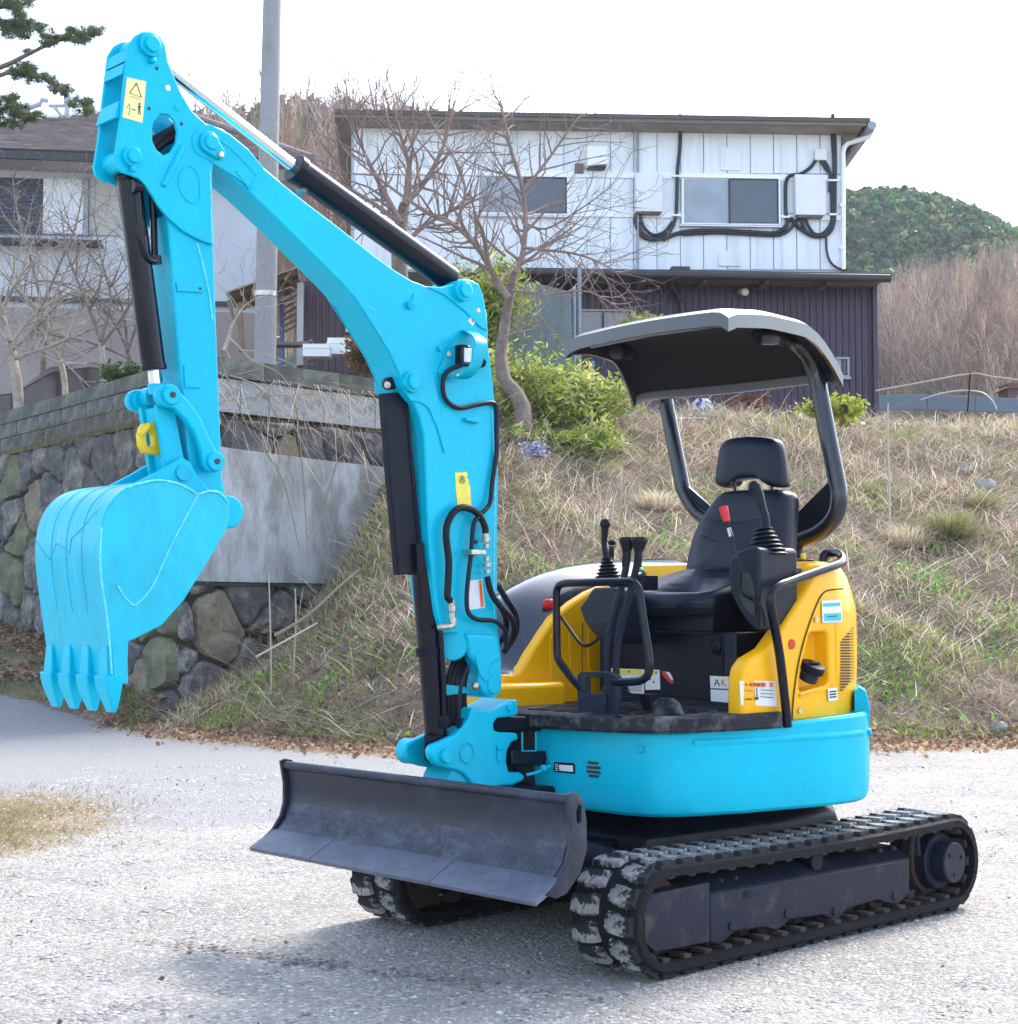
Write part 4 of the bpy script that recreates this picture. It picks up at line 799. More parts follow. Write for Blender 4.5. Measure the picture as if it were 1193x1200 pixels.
# ================================================================== THE GROUND AND THE BANK
def attr_colors(me, cols, name='tint'):
    a = me.color_attributes.new(name, 'FLOAT_COLOR', 'POINT'); c = np.ones((len(me.vertices), 4), dtype=np.float32); c[:, :3] = cols; a.data.foreach_set('color', c.ravel())
def np_mesh(name, V, F, mats, cols=None, smooth=False, midx=None):
    """V (n,3), F (m,k) with k 3 or 4"""
    me = bpy.data.meshes.new(name); V = np.asarray(V, np.float32); F = np.asarray(F, np.int32); k = F.shape[1]
    me.vertices.add(len(V)); me.vertices.foreach_set('co', V.ravel()); me.loops.add(F.size); me.loops.foreach_set('vertex_index', F.ravel())
    me.polygons.add(len(F)); me.polygons.foreach_set('loop_start', np.arange(0, F.size, k, dtype=np.int32)); me.polygons.foreach_set('loop_total', np.full(len(F), k, np.int32))
    if midx is not None: me.polygons.foreach_set('material_index', np.asarray(midx, np.int32))
    for m in (mats if isinstance(mats, (list, tuple)) else [mats]): me.materials.append(m)
    me.update(calc_edges=True)
    if cols is not None: attr_colors(me, cols)
    if smooth: me.shade_smooth()
    return me
WA, WB, WC = (-3.46, 16.9), (-1.5, 18.9), (-.9, 19.7)      # retaining wall: corner, along to the right
WL = (-7.0, 22.2); WL2 = (-14.0, 31.35)
WX = np.array([WL2[0], WL[0], WA[0], WB[0], WC[0]]); WY = np.array([WL2[1], WL[1], WA[1], WB[1], WC[1]])
def wn(x, y, s, seed=0):
    """cheap smooth noise for arrays"""
    x = np.asarray(x)/s; y = np.asarray(y)/s
    return (np.sin(x*1.7+seed+1.3*np.sin(y*1.1+seed*2))*np.cos(y*1.9-seed+.9*np.sin(x*1.3))+.5*np.sin(x*3.9+y*2.3+seed*3)*np.cos(y*4.3-x*1.1))/1.5
def H(x, y):
    x = np.asarray(x, float); y = np.asarray(y, float)
    yb = np.interp(x, [-14, -8, -5.5, -4.5, -3, -2.2, -1.5, -.8, 0, 3, 5, 8, 20], [15.5, 15.5, 17, 17.6, 15.4, 14.8, 14.1, 13.7, 13.7, 14.2, 14.7, 15.2, 17])
    k = np.interp(x, [-14, -8, -5.5, -4.5, -3.3, -2.6, -1.9, -1.5, -.8, 0, 2, 5, 12], [.14, .14, .16, .2, .22, .27, .42, .56, .6, .55, .52, .47, .45])
    top = np.interp(x, [-2, 0, 2, 12], [3.95, 3.95, 3.9, 4.05])
    s = np.maximum(0, y-yb); z = k*s*np.minimum(1, s/.8+.12)
    amp = np.clip(s/1.2, 0, 1)
    z = z+amp*(.10*wn(x, y, .8, 1)+.05*wn(x, y, .33, 2)+.025*wn(x, y, .15, 5))
    e = .25; z = top-e*np.log1p(np.exp(np.clip((top-z)/e, -30, 30)))*1.0+0 if False else np.minimum(z, top+.06*wn(x, y, 1.5, 3))
    lip = np.clip((z-3.3)/.6, 0, 1); z = z-.12*lip*lip
    wy = np.interp(x, WX, WY); beh = (y > wy+.22) & (x < WC[0])
    z = np.where(beh, 3.8, z)
    d = np.sqrt((x-4.5)**2+(y-40)**2)
    z = z-np.clip((y-27)*.35, 0, 5)*(np.clip((x-6.5)/2, 0, 1))
    return z
def PT(u, v, y):
    p = W(u, v, y); return p
# materials
def ground_mat():
    m = bpy.data.materials.new('gravel_ground'); m.use_nodes = True; n = m.node_tree.nodes; l = m.node_tree.links; b = n['Principled BSDF']
    tc = n.new('ShaderNodeTexCoord'); P = tc.outputs['Object']
    def noise(sc, det=6, ro=.6, st=None):
        s = P
        if st: mp = n.new('ShaderNodeMapping'); mp.inputs['Scale'].default_value = st; l.new(P, mp.inputs[0]); s = mp.outputs[0]
        q = n.new('ShaderNodeTexNoise'); q.inputs['Scale'].default_value = sc; q.inputs['Detail'].default_value = det; q.inputs['Roughness'].default_value = ro; l.new(s, q.inputs['Vector']); return q.outputs['Fac']
    def mixc(f, a, c, lo, hi):
        r = n.new('ShaderNodeMapRange'); r.inputs[1].default_value = lo; r.inputs[2].default_value = hi; l.new(f, r.inputs[0])
        x = n.new('ShaderNodeMix'); x.data_type = 'RGBA'; l.new(r.outputs[0], x.inputs['Factor'])
        for k, v in (('A', a), ('B', c)):
            if isinstance(v, tuple): x.inputs[k].default_value = (*v, 1)
            else: l.new(v, x.inputs[k])
        return x.outputs['Result']
    base = mixc(noise(1.1, 8), (.28, .265, .245), (.36, .34, .31), .4, .62)
    base = mixc(noise(3.5, 9, .7), base, (.245, .235, .225), .54, .7)
    vo = n.new('ShaderNodeTexVoronoi'); vo.inputs['Scale'].default_value = 75; l.new(P, vo.inputs['Vector'])
    vs = n.new('ShaderNodeSeparateColor'); l.new(vo.outputs['Color'], vs.inputs[0])
    base = mixc(vs.outputs[0], base, (.56, .54, .51), .72, 1.0); base = mixc(vs.outputs[1], base, (.13, .125, .125), .74, 1.05); base = mixc(vs.outputs[2], base, (.36, .29, .22), .82, 1.1)
    base = mixc(noise(240, 3), base, (.16, .15, .14), .56, .8)
    # smoother bluish asphalt patch and dry soil, masks baked on the sheet
    at = n.new('ShaderNodeAttribute'); at.attribute_name = 'tint'; sp = n.new('ShaderNodeSeparateColor'); l.new(at.outputs['Color'], sp.inputs[0])
    asp = mixc(noise(30, 8, .7), (.245, .243, .24), (.315, .31, .302), .4, .6); asp = mixc(noise(150, 3), asp, (.14, .14, .15), .55, .75)
    base = mixc(sp.outputs[0], base, asp, .25, .85)
    soil = mixc(noise(14, 9, .75), (.20, .145, .095), (.36, .29, .20), .38, .6); soil = mixc(noise(90, 4), soil, (.1, .07, .045), .55, .75)
    ad = n.new('ShaderNodeMath'); ad.operation = 'MULTIPLY_ADD'; l.new(noise(5, 8, .7), ad.inputs[0]); ad.inputs[1].default_value = .9; l.new(sp.outputs[1], ad.inputs[2])
    base = mixc(ad.outputs[0], base, soil, .88, 1.02)
    dk = mixc(noise(7, 8), (.07, .065, .06), (.16, .14, .12), .4, .6)
    ad2 = n.new('ShaderNodeMath'); ad2.operation = 'MULTIPLY_ADD'; l.new(noise(9, 9, .8), ad2.inputs[0]); ad2.inputs[1].default_value = .9; l.new(sp.outputs[2], ad2.inputs[2])
    base = mixc(ad2.outputs[0], base, dk, 1.0, 1.12)
    l.new(base, b.inputs['Base Color']); b.inputs['Roughness'].default_value = .85; b.inputs['Specular IOR Level'].default_value = .3
    h1 = n.new('ShaderNodeMath'); h1.operation = 'MULTIPLY_ADD'; l.new(vo.outputs['Distance'], h1.inputs[0]); h1.inputs[1].default_value = -1.2; l.new(noise(28, 7, .7), h1.inputs[2])
    bu = n.new('ShaderNodeBump'); bu.inputs['Strength'].default_value = .6; bu.inputs['Distance'].default_value = .012; l.new(h1.outputs[0], bu.inputs['Height']); l.new(bu.outputs[0], b.inputs['Normal'])
    return m
GRD = ground_mat()
# near ground sheet
gx = np.unique(np.concatenate([np.linspace(-300, -12, 14), np.arange(-12, -5, .5), np.arange(-5, 5, .06), np.arange(5, 14, .5), np.linspace(14, 300, 14)]))
gy = np.unique(np.concatenate([np.linspace(-60, 3, 10), np.arange(3, 9, .06), np.arange(9, 18, .15), np.arange(18, 30, 1.0), np.linspace(30, 600, 12)]))
GX, GY = np.meshgrid(gx, gy); nx, ny = len(gx), len(gy)
def grade(x, y):
    z = .14*np.maximum(0, y-15.8)*np.clip((-4.0-x)/1.2, 0, 1)*np.clip((40-y)/10, 0, 1); return z
rut = np.exp(-((GY-(5.72+(-.55)*(GX+.9)+.07*np.sin(GX*9)))/.06)**2)*np.clip((GX+1.25)*2, 0, 1)*np.clip((.5-GX)*2, 0, 1)
near = np.clip((13-GY)/2, 0, 1)*np.clip((6-np.abs(GX))/1, 0, 1)
gz = grade(GX, GY)+near*(.012*wn(GX, GY, .5, 7)+.006*wn(GX, GY, .17, 8))+rut*.022*(1+wn(GX, GY, .06, 4))*.8
fp = np.exp(-(((GX-X0)/1.8)**2+((GY-Y0)/1.4)**2)**2); gz = gz*(1-fp*.8)
V = np.stack([GX.ravel(), GY.ravel(), gz.ravel()], 1); I = np.arange(nx*ny).reshape(ny, nx)
F = np.stack([I[:-1, :-1], I[:-1, 1:], I[1:, 1:], I[1:, :-1]], -1).reshape(-1, 4)
def pxof(x, y, z=0.0):
    d = y*math.cos(PITCH)-(z-CAMH)*math.sin(PITCH)*1.0; u = PW/2+FPX*x/np.maximum(d, .1); v = PH/2-FPX*((z-CAMH)*math.cos(PITCH)+y*math.sin(PITCH))/np.maximum(d, .1); return u, v
xx, yy = GX.ravel(), GY.ravel()
# asphalt: the lane that crosses from the left and bends away
ed = 8.6+.35*np.clip(xx+3, -4, 8)+.25*wn(xx, yy, 1.1, 3)
asph = np.clip(.5+(yy-ed)*2, 0, 1)*np.clip((1.4-xx+.5*wn(xx, yy, 1.5, 2))*1.5, 0, 1)*np.clip((30-yy), 0, 1)
soil = np.zeros_like(xx)
soil = np.maximum(soil, np.clip(1.25-np.hypot((xx+3.2)/1.2, (yy-9.0)/2.0), 0, 1)*1.1)
yb_ = np.interp(xx, [-14, -8, -5.5, -4.5, -3, -2.2, -1.5, -.8, 0, 3, 5, 8, 20], [15.5, 15.5, 17, 17.6, 15.4, 14.8, 14.1, 13.7, 13.7, 14.2, 14.7, 15.2, 17])
soil = np.maximum(soil, np.clip(1-(yb_-yy)/1.6, 0, 1)*np.clip((xx+4.4), 0, 1)*.8)
soil = np.maximum(soil, np.clip(1-(yb_-yy)/4.5, 0, 1)*np.clip((xx-.8)/1.5, 0, 1)*.48)
soil = np.maximum(soil, .28*np.clip(wn(xx, yy, 1.3, 9)+.2, 0, 1))
dark = np.clip(rut.ravel()*.8, 0, 1)*(.5+.25*wn(xx, yy, .25, 5))
me = np_mesh('ground', V, F, GRD, np.stack([asph, soil, dark], 1), smooth=True)
tag(link('ground', me), kind='structure')
# bank and terrace: heightfield sheet
bx = np.unique(np.concatenate([np.linspace(-60, -15, 10), np.arange(-15, -9, .5), np.arange(-9, 11, .10), np.arange(11, 20, .5), np.linspace(20, 90, 12)]))
by = np.unique(np.concatenate([np.arange(13, 25, .10), np.arange(25, 45, .6), np.linspace(45, 70, 5)]))
BX, BYg = np.meshgrid(bx, by); BZ = H(BX, BYg)
BZ = np.where(BZ < .012, -.06, BZ)
BZ = np.where((BX < -3.55) & (BYg < np.interp(BX, WX, WY)+.2), -.3, BZ)
SOIL = mat('bank_soil', (.17, .125, .09), .95, var=.3, vscale=2.2, col2=(.2, .145, .095), mix=(.42, .6), bump=.9, bscale=22, fine=.5, fscale=45)
V = np.stack([BX.ravel(), BYg.ravel(), BZ.ravel()], 1); nx, ny = len(bx), len(by); I = np.arange(nx*ny).reshape(ny, nx)
F = np.stack([I[:-1, :-1], I[:-1, 1:], I[1:, 1:], I[1:, :-1]], -1).reshape(-1, 4)
cz = BZ.ravel()[F].max(1); F = F[cz > -.05]
tag(link('embankment', np_mesh('embankment', V, F, SOIL, smooth=True)), kind='structure')
# left verge: rising grass strip below the wall
vx = np.arange(-9, -3.4, .12); vy = np.arange(15.6, 23, .12); VX, VY = np.meshgrid(vx, vy)
def Hb(x, y):
    m_ = np.clip((x+4.9)/1.4, 0, 1); m_ = m_*m_*(3-2*m_); return Hl(x, y)*(1-m_)+H(x, y)*m_
def Hl(x, y): return .14*np.maximum(0, y-15.8)+np.clip((y-np.interp(x, [-9, -7, -5.5, -4.4, -3.4], [19.3, 18.6, 17.6, 16.9, 15.6])), 0, 9)*.10+.012
VZ = Hb(VX, VY)+.03*wn(VX, VY, .4, 2)*np.clip(VY-17.4, 0, 1)*np.clip((-4.2-VX), 0, 1); edge = np.interp(VX, [-9, -7, -5.5, -4.4, -3.4], [19.3, 18.6, 17.6, 16.9, 15.4])
VZ = np.where((VY < edge+.15*wn(VX, VY, .5, 1)), -.04, VZ)
V = np.stack([VX.ravel(), VY.ravel(), VZ.ravel()], 1); nx, ny = len(vx), len(vy); I = np.arange(nx*ny).reshape(ny, nx)
F = np.stack([I[:-1, :-1], I[:-1, 1:], I[1:, 1:], I[1:, :-1]], -1).reshape(-1, 4); F = F[VZ.ravel()[F].max(1) > -.03]
tag(link('verge', np_mesh('verge', V, F, SOIL, smooth=True)), kind='structure')
def surf(x, y):
    x = np.asarray(x, float); y = np.asarray(y, float)
    return np.where(x < -3.45, Hb(x, y), H(x, y))
# ------------------------------------------------------------------ ground cover
rng = np.random.default_rng(5)
def onbank(n, x0=-4, x1=9.5, y0=13.6, y1=24.5, dens=None):
    x = rng.uniform(x0, x1, n); y = rng.uniform(y0, y1, n)
    wy = np.interp(x, WX, WY)
    ok = ~((y > wy-.1) & (x < WC[0]))
    if dens is not None: ok &= rng.uniform(0, 1, n) < dens(x, y)
    x, y = x[ok], y[ok]; z = surf(x, y); k = z > .02 if x0 > -4.2 else z > -9
    return x[k], y[k], z[k]
def blades(x, y, z, L, Wd, lean, cols, bend=.5, azm=None):
    """curved straw blades, five points each"""
    n = len(x); az = rng.uniform(0, 2*np.pi, n) if azm is None else azm; L = np.broadcast_to(L, n); lean = np.broadcast_to(lean, n)
    d = np.stack([np.cos(az)*np.sin(lean), np.sin(az)*np.sin(lean), np.cos(lean)], 1); sdv = np.stack([-np.sin(az), np.cos(az), np.zeros(n)], 1)
    tw = rng.uniform(0, np.pi, n); sdv = sdv*np.cos(tw)[:, None]+np.stack([np.cos(az), np.sin(az), np.zeros(n)], 1)*np.sin(tw)[:, None]
    b = np.stack([x, y, z], 1); m = b+d*(L*.5)[:, None]; t = b+d*L[:, None]+np.stack([np.cos(az)*L*bend*.3, np.sin(az)*L*bend*.3, -L*bend*.35], 1)
    w_ = (np.broadcast_to(Wd, n)/2)[:, None]*sdv
    V = np.stack([b-w_, b+w_, m+w_*.8, m-w_*.8, t], 1).reshape(-1, 3); i = np.arange(n)*5
    F = np.concatenate([np.stack([i, i+1, i+2], 1), np.stack([i, i+2, i+3], 1), np.stack([i+3, i+2, i+4], 1)])
    return V, F, np.repeat(cols, 5, 0)
def pal(n, P, jit=.25):
    P = np.array(P); c = P[rng.integers(0, len(P), n)]; return np.clip(c*(1+rng.uniform(-jit, jit, (n, 1)))*(1+rng.uniform(-.06, .06, (n, 3))), 0, 1)
GM = mat('dry_grass', (.3, .25, .17), .75, var=.08, attr='tint', spec=.2, trl=.5)
GM2 = mat('green_leaves', (.1, .2, .05), .55, var=.08, attr='tint', spec=.3, trl=.45)
def bl_obj(name, mt, *args, **kw):
    V, F, C = blades(*args, **kw); return tag(link(name, np_mesh(name, V, F, mt, C)), kind='stuff')
straw = [(.70, .60, .44), (.60, .50, .36), (.78, .72, .60), (.42, .32, .22), (.66, .60, .50), (.28, .20, .14)]
def upd(x, y): return np.clip(.42+.6*wn(x, y, .8, 4)+.35*wn(x, y, .3, 9), .05, 1)*np.clip((surf(x, y)-.25)/.5, .25, 1)
x, y, z = onbank(150000, dens=upd); n = len(x)
bl_obj('dry_straw', GM, x, y, z-.01, rng.uniform(.10, .42, n), rng.uniform(.006, .013, n), rng.uniform(.75, 1.5, n), pal(n, straw), bend=.3)
x, y, z = onbank(26000, dens=lambda x, y: np.clip(.15+wn(x, y, 1.4, 6), 0, 1)*np.clip(surf(x, y)/2, .1, 1)); n = len(x)
bl_obj('tall_dry_grass', GM, x, y, z-.01, rng.uniform(.15, .48, n), rng.uniform(.004, .009, n), rng.uniform(.1, .7, n), pal(n, straw[:3]), bend=.9)
# long bent stalks lying over the bank
x, y, z = onbank(11000); n = len(x)
bl_obj('fallen_stalks', GM, x, y, z+.05, rng.uniform(.3, 1.2, n), rng.uniform(.007, .013, n), rng.uniform(1.1, 1.6, n), pal(n, [(.5, .45, .36), (.42, .36, .28)]), bend=.15)
# green grass patches low on the bank
def gd(x, y):
    s = surf(x, y); return np.clip(wn(x, y, .9, 11)*.9+.52-.20*np.abs(s-.6), 0, 1)*np.where(x < -.9, np.clip((x+3.6), 0, 1)*1.3, 1)
x, y, z = onbank(150000, dens=gd); n = len(x)
bl_obj('green_grass', GM2, x, y, z-.01, rng.uniform(.06, .2, n), rng.uniform(.006, .012, n), rng.uniform(.1, .9, n), pal(n, [(.24, .38, .06), (.32, .42, .09), (.15, .27, .05), (.40, .42, .14)]), bend=.6)
# broad weeds with rounded leaves
def leaves(x, y, z, size, cols, tilt=1.0, up=0, wd=.32):
    n = len(x); a = rng.uniform(0, 2*np.pi, n); t = rng.uniform(0, tilt, n); s = np.broadcast_to(size, n)
    u = np.stack([np.cos(a)*np.cos(t), np.sin(a)*np.cos(t), np.sin(t)], 1); r = rng.normal(0, 1, (n, 3)); v = np.cross(u, r); v /= np.linalg.norm(v, axis=1)[:, None]+1e-9
    c = np.stack([x, y, z], 1); uu, vv = u*s[:, None], v*(s*wd)[:, None]; wv = np.cross(u, v)*(s*.08)[:, None]
    V = np.stack([c-uu*.5, c+vv+wv, c+uu*.5, c-vv+wv], 1).reshape(-1, 3); i = np.arange(n)*4
    return V, np.concatenate([np.stack([i, i+1, i+2], 1), np.stack([i, i+2, i+3], 1)]), np.repeat(cols, 4, 0)
x, y, z = onbank(80000, dens=lambda x, y: np.clip(wn(x, y, .7, 17)+.05, 0, 1)*np.clip(1.5-np.abs(surf(x, y)-.9), .12, 1)*np.where(x > -1, 1, .5)); n = len(x)
V, F, C = leaves(x, y, z+rng.uniform(.03, .13, n), rng.uniform(.035, .08, n), pal(n, [(.14, .34, .06), (.20, .42, .08), (.10, .25, .07), (.30, .45, .1)]))
tag(link('green_weeds', np_mesh('green_weeds', V, F, GM2, C)), kind='stuff')
# leaf litter at the foot of the bank and on the slope under the wall
litter = [(.30, .18, .11), (.40, .26, .16), (.24, .14, .10), (.48, .36, .24), (.17, .11, .08), (.4, .32, .25)]
def ld(x, y): return np.where(x < .0, 1.0, np.clip(.35-surf(x, y)*.1, .08, 1))*np.clip(1.0+wn(x, y, .8, 21)*.6, .1, 1)
x, y, z = onbank(52000, x0=-4.1, y0=13.2, dens=ld); n = len(x)
x2 = rng.uniform(-4.2, 8, 9000); y2 = np.interp(x2, [-14, -8, -5.5, -4.5, -3, -2.2, -1.5, -.8, 0, 3, 5, 8, 20], [15.5, 15.5, 17, 17.6, 15.4, 14.8, 14.1, 13.7, 13.7, 14.2, 14.7, 15.2, 17])+rng.normal(-.1, .35, 9000)
x = np.concatenate([x, x2]); y = np.concatenate([y, y2]); z = np.concatenate([z, np.maximum(surf(x2, y2), .004)]); n = len(x)
V, F, C = leaves(x, y, z+rng.uniform(.004, .04, n), rng.uniform(.025, .075, n), pal(n, litter), tilt=.7)
tag(link('leaf_litter', np_mesh('leaf_litter', V, F, GM, C)), kind='stuff')
# verge on the left: moss, grass, leaves
x = rng.uniform(-8.5, -3.6, 26000); y = rng.uniform(15.5, 22.8, 26000); e = np.interp(x, [-9, -7, -5.5, -4.4, -3.4], [19.3, 18.6, 17.6, 16.9, 15.5]); ok = (y > e) & (y < np.interp(x, WX, WY)-.05); x, y, e = x[ok], y[ok], e[ok]; z = Hl(x, y); n = len(x)
g = (y-e < 1.5) & (wn(x, y, .6, 2) > -.3)
bl_obj('verge_grass', GM2, x[g], y[g], z[g]-.01, rng.uniform(.04, .12, g.sum()), .009, rng.uniform(.2, 1, g.sum()), pal(g.sum(), [(.2, .26, .05), (.26, .28, .08), (.14, .2, .04)]), bend=.5)
V, F, C = leaves(x[~g], y[~g], z[~g]+.03, rng.uniform(.05, .12, (~g).sum()), pal((~g).sum(), litter), tilt=.8)
tag(link('verge_leaves', np_mesh('verge_leaves', V, F, GM, C)), kind='stuff')
# dry grass on the soil patch at the left edge
x = rng.normal(-3.15, .45, 14000); y = rng.normal(9.0, .85, 14000); n = 14000
bl_obj('patchy_dry_grass', GM, x, y, np.zeros(n), rng.uniform(.02, .07, n), .005, rng.uniform(.6, 1.5, n), pal(n, [(.38, .3, .18), (.28, .2, .12), (.22, .26, .08)]), bend=.4)
# gravel chips: irregular stones sunk in the near ground
def chips(n, xr, yr, sr):
    x = rng.uniform(*xr, n); y = yr[0]+(yr[1]-yr[0])*rng.uniform(0, 1, n)**1.3; s = sr[0]+(sr[1]-sr[0])*rng.uniform(0, 1, n)**4
    base = np.array([(1, 0, 0), (.3, .95, 0), (-.8, .6, 0), (-.8, -.6, 0), (.3, -.95, 0), (.1, .05, .55), (-.3, -.1, .45)])
    P = base[None]*(1+rng.uniform(-.35, .35, (n, 7, 1)))*s[:, None, None]; a = rng.uniform(0, 2*np.pi, n); ca, sa = np.cos(a)[:, None], np.sin(a)[:, None]
    X = P[:, :, 0]*ca-P[:, :, 1]*sa+x[:, None]; Y = P[:, :, 0]*sa+P[:, :, 1]*ca+y[:, None]; Z = P[:, :, 2]*.8+(.012*wn(x, y, .5, 7)*(1-.8*np.exp(-(((x-X0)/1.8)**2+((y-Y0)/1.4)**2)**2)))[:, None]-.001
    V = np.stack([X, Y, Z], 2).reshape(-1, 3); T = np.array([(0, 1, 5), (1, 2, 5), (2, 6, 5), (2, 3, 6), (3, 4, 6), (4, 5, 6), (4, 0, 5)]); F = (T[None]+np.arange(n)[:, None, None]*7).reshape(-1, 3)
    return V, F, np.repeat(pal(n, [(.42, .41, .39), (.33, .32, .31), (.55, .53, .50), (.42, .34, .27), (.20, .20, .21), (.26, .25, .25), (.3, .32, .36)], .2), 7, 0)
GVM = mat('gravel_stone', (.4, .4, .4), .8, var=.15, vscale=40, attr='tint')
V, F, C = chips(110000, (-3.2, 3.6), (4.2, 12.5), (.003, .013)); tag(link('gravel', np_mesh('gravel', V, F, GVM, C)), kind='stuff')
# dark mud crumbs along the rut
n = 420; t = rng.choice([-1.15, -.8, -.62, -.2, .1], 420)+rng.normal(0, .12, 420); x = t; y = 5.72-.55*(t+.9)+rng.normal(0, .035, n)
V, F, C = chips(n, (0, 1), (0, 1), (.004, .014)); V = V.reshape(n, 7, 3); c0 = V.mean(1, keepdims=True); V = V-c0+np.stack([x, y, .015+0*x], 1)[:, None]; C = np.repeat(pal(n, [(.09, .08, .07), (.14, .12, .1), (.2, .19, .18)]), 7, 0)
tag(link('mud_crumbs', np_mesh('mud_crumbs', V.reshape(-1, 3), F, GVM, C)), kind='stuff')

x, y, z = onbank(14000, dens=lambda x, y: np.clip(.4+.8*wn(x, y, .9, 31), .03, 1)); n = len(x)
bl_obj('dead_brush', GM, x, y, z, rng.uniform(.15, .6, n), rng.uniform(.006, .011, n), rng.uniform(.4, 1.45, n), pal(n, [(.24, .16, .12), (.32, .23, .17), (.18, .12, .09), (.4, .31, .24)]), bend=.2)
# ================================================================== RETAINING WALL, STONES
STM = [mat('wall_stone_grey', (.105, .10, .098), .85, var=.3, vscale=4, col2=(.24, .22, .19), mix=(.42, .62), bump=.7, bscale=14, fine=.3),
       mat('wall_stone_dark', (.085, .08, .085), .85, var=.3, vscale=4, col2=(.17, .155, .15), mix=(.45, .65), bump=.7, bscale=14, fine=.3),
       mat('wall_stone_tan', (.24, .19, .13), .85, var=.3, vscale=4, col2=(.12, .12, .1), mix=(.45, .65), bump=.7, bscale=14, fine=.3),
       mat('wall_stone_mossy', (.14, .14, .09), .9, var=.35, vscale=5, col2=(.15, .16, .06), mix=(.52, .75), bump=.7, bscale=14, fine=.3)]
JNT = mat('wall_joint', (.035, .032, .026), .95, var=.4, vscale=6, col2=(.05, .06, .02), mix=(.5, .65), bump=.8, bscale=30)
BLKL = mat('wall_block_pale', (.34, .35, .36), .9, var=.25, vscale=3, col2=(.16, .16, .15), mix=(.5, .66), bump=.4, bscale=60, fine=.2)
BLKM = mat('wall_block', (.20, .20, .20), .9, var=.3, vscale=3, col2=(.09, .09, .085), mix=(.42, .6), bump=.4, bscale=60, fine=.2)
COPM = mat('wall_coping', (.10, .10, .09), .92, var=.35, vscale=3, col2=(.15, .16, .12), mix=(.5, .65), bump=.5, bscale=50, fine=.25)
CONC = mat('cast_concrete', (.43, .44, .46), .85, var=.12, vscale=1.2, col2=(.24, .235, .215), mix=(.42, .62), bump=.2, bscale=60, fine=.08, stretch=(1.6, 1.6, .7))
CONJ = mat('slab_shade', (.05, .05, .05), .9, var=.3)  # near-black tone standing for the shade under the slab overhang
def clip_poly(P, a, b, c):
    o = []
    for i in range(len(P)):
        p, q = P[i], P[(i+1) % len(P)]; dp, dq = a*p[0]+b*p[1]-c, a*q[0]+b*q[1]-c
        if dp <= 0: o.append(p)
        if dp*dq < 0: t = dp/(dp-dq); o.append((p[0]+(q[0]-p[0])*t, p[1]+(q[1]-p[1])*t))
    return o
def voro(seeds, box, keep=None):
    out = []
    for i, s in enumerate(seeds):
        P = [(box[0], box[2]), (box[1], box[2]), (box[1], box[3]), (box[0], box[3])]
        for j, q in enumerate(seeds):
            if i == j or abs(q[0]-s[0]) > 1.6 or abs(q[1]-s[1]) > 1.6: continue
            a, b = q[0]-s[0], q[1]-s[1]; c = (q[0]**2+q[1]**2-s[0]**2-s[1]**2)/2; P = clip_poly(P, a, b, c)
            if len(P) < 3: break
        if len(P) >= 3 and (keep is None or keep(s)): out.append((s, P))
    return out
def stone_mesh(poly, rnd, depth=.11, gap=.016):
    """rounded boulder face: returns local verts around the centre in (along, up, out)"""
    cx = sum(p[0] for p in poly)/len(poly); cz = sum(p[1] for p in poly)/len(poly)
    # resample outline, rounded corners
    pts = []
    n = len(poly)
    for i in range(n):
        a, b = Vector(poly[i]), Vector(poly[(i+1) % n]); L = (b-a).length
        k = max(1, int(L/.10))
        for j in range(k):
            pts.append(a.lerp(b, (j+.5)/k))
    m = len(pts)
    if m < 4: pts = [Vector(p) for p in poly]; m = n
    sm = [(pts[i-1]+pts[i]*4+pts[(i+1) % m])/6 for i in range(m)]
    def shr(p, k, g): d = Vector((cx, cz))-p; l = d.length; return p+d*(min(.9, g/max(l, 1e-3))+k)
    rings = []
    for k, g, o in ((0, gap*.2, -.05), (.0, gap*.5, .0), (.02, gap*.6, depth*.5), (.06, gap, depth*.88), (.45, gap, depth*.98)):
        rings.append([(shr(p, k, g)[0]-cx, shr(p, k, g)[1]-cz, o*(1+.25*rnd.uniform(-1, 1))) for p in sm])
    vs = [q for r in rings for q in r]+[(0, 0, depth*(1.05+.2*rnd.uniform(-1, 1)))]; fs = []
    for r in range(len(rings)-1):
        for i in range(m): j = (i+1) % m; fs.append((r*m+i, r*m+j, (r+1)*m+j, (r+1)*m+i))
    for i in range(m): fs.append(((len(rings)-1)*m+i, (len(rings)-1)*m+(i+1) % m, len(vs)-1))
    return (cx, cz), vs, fs
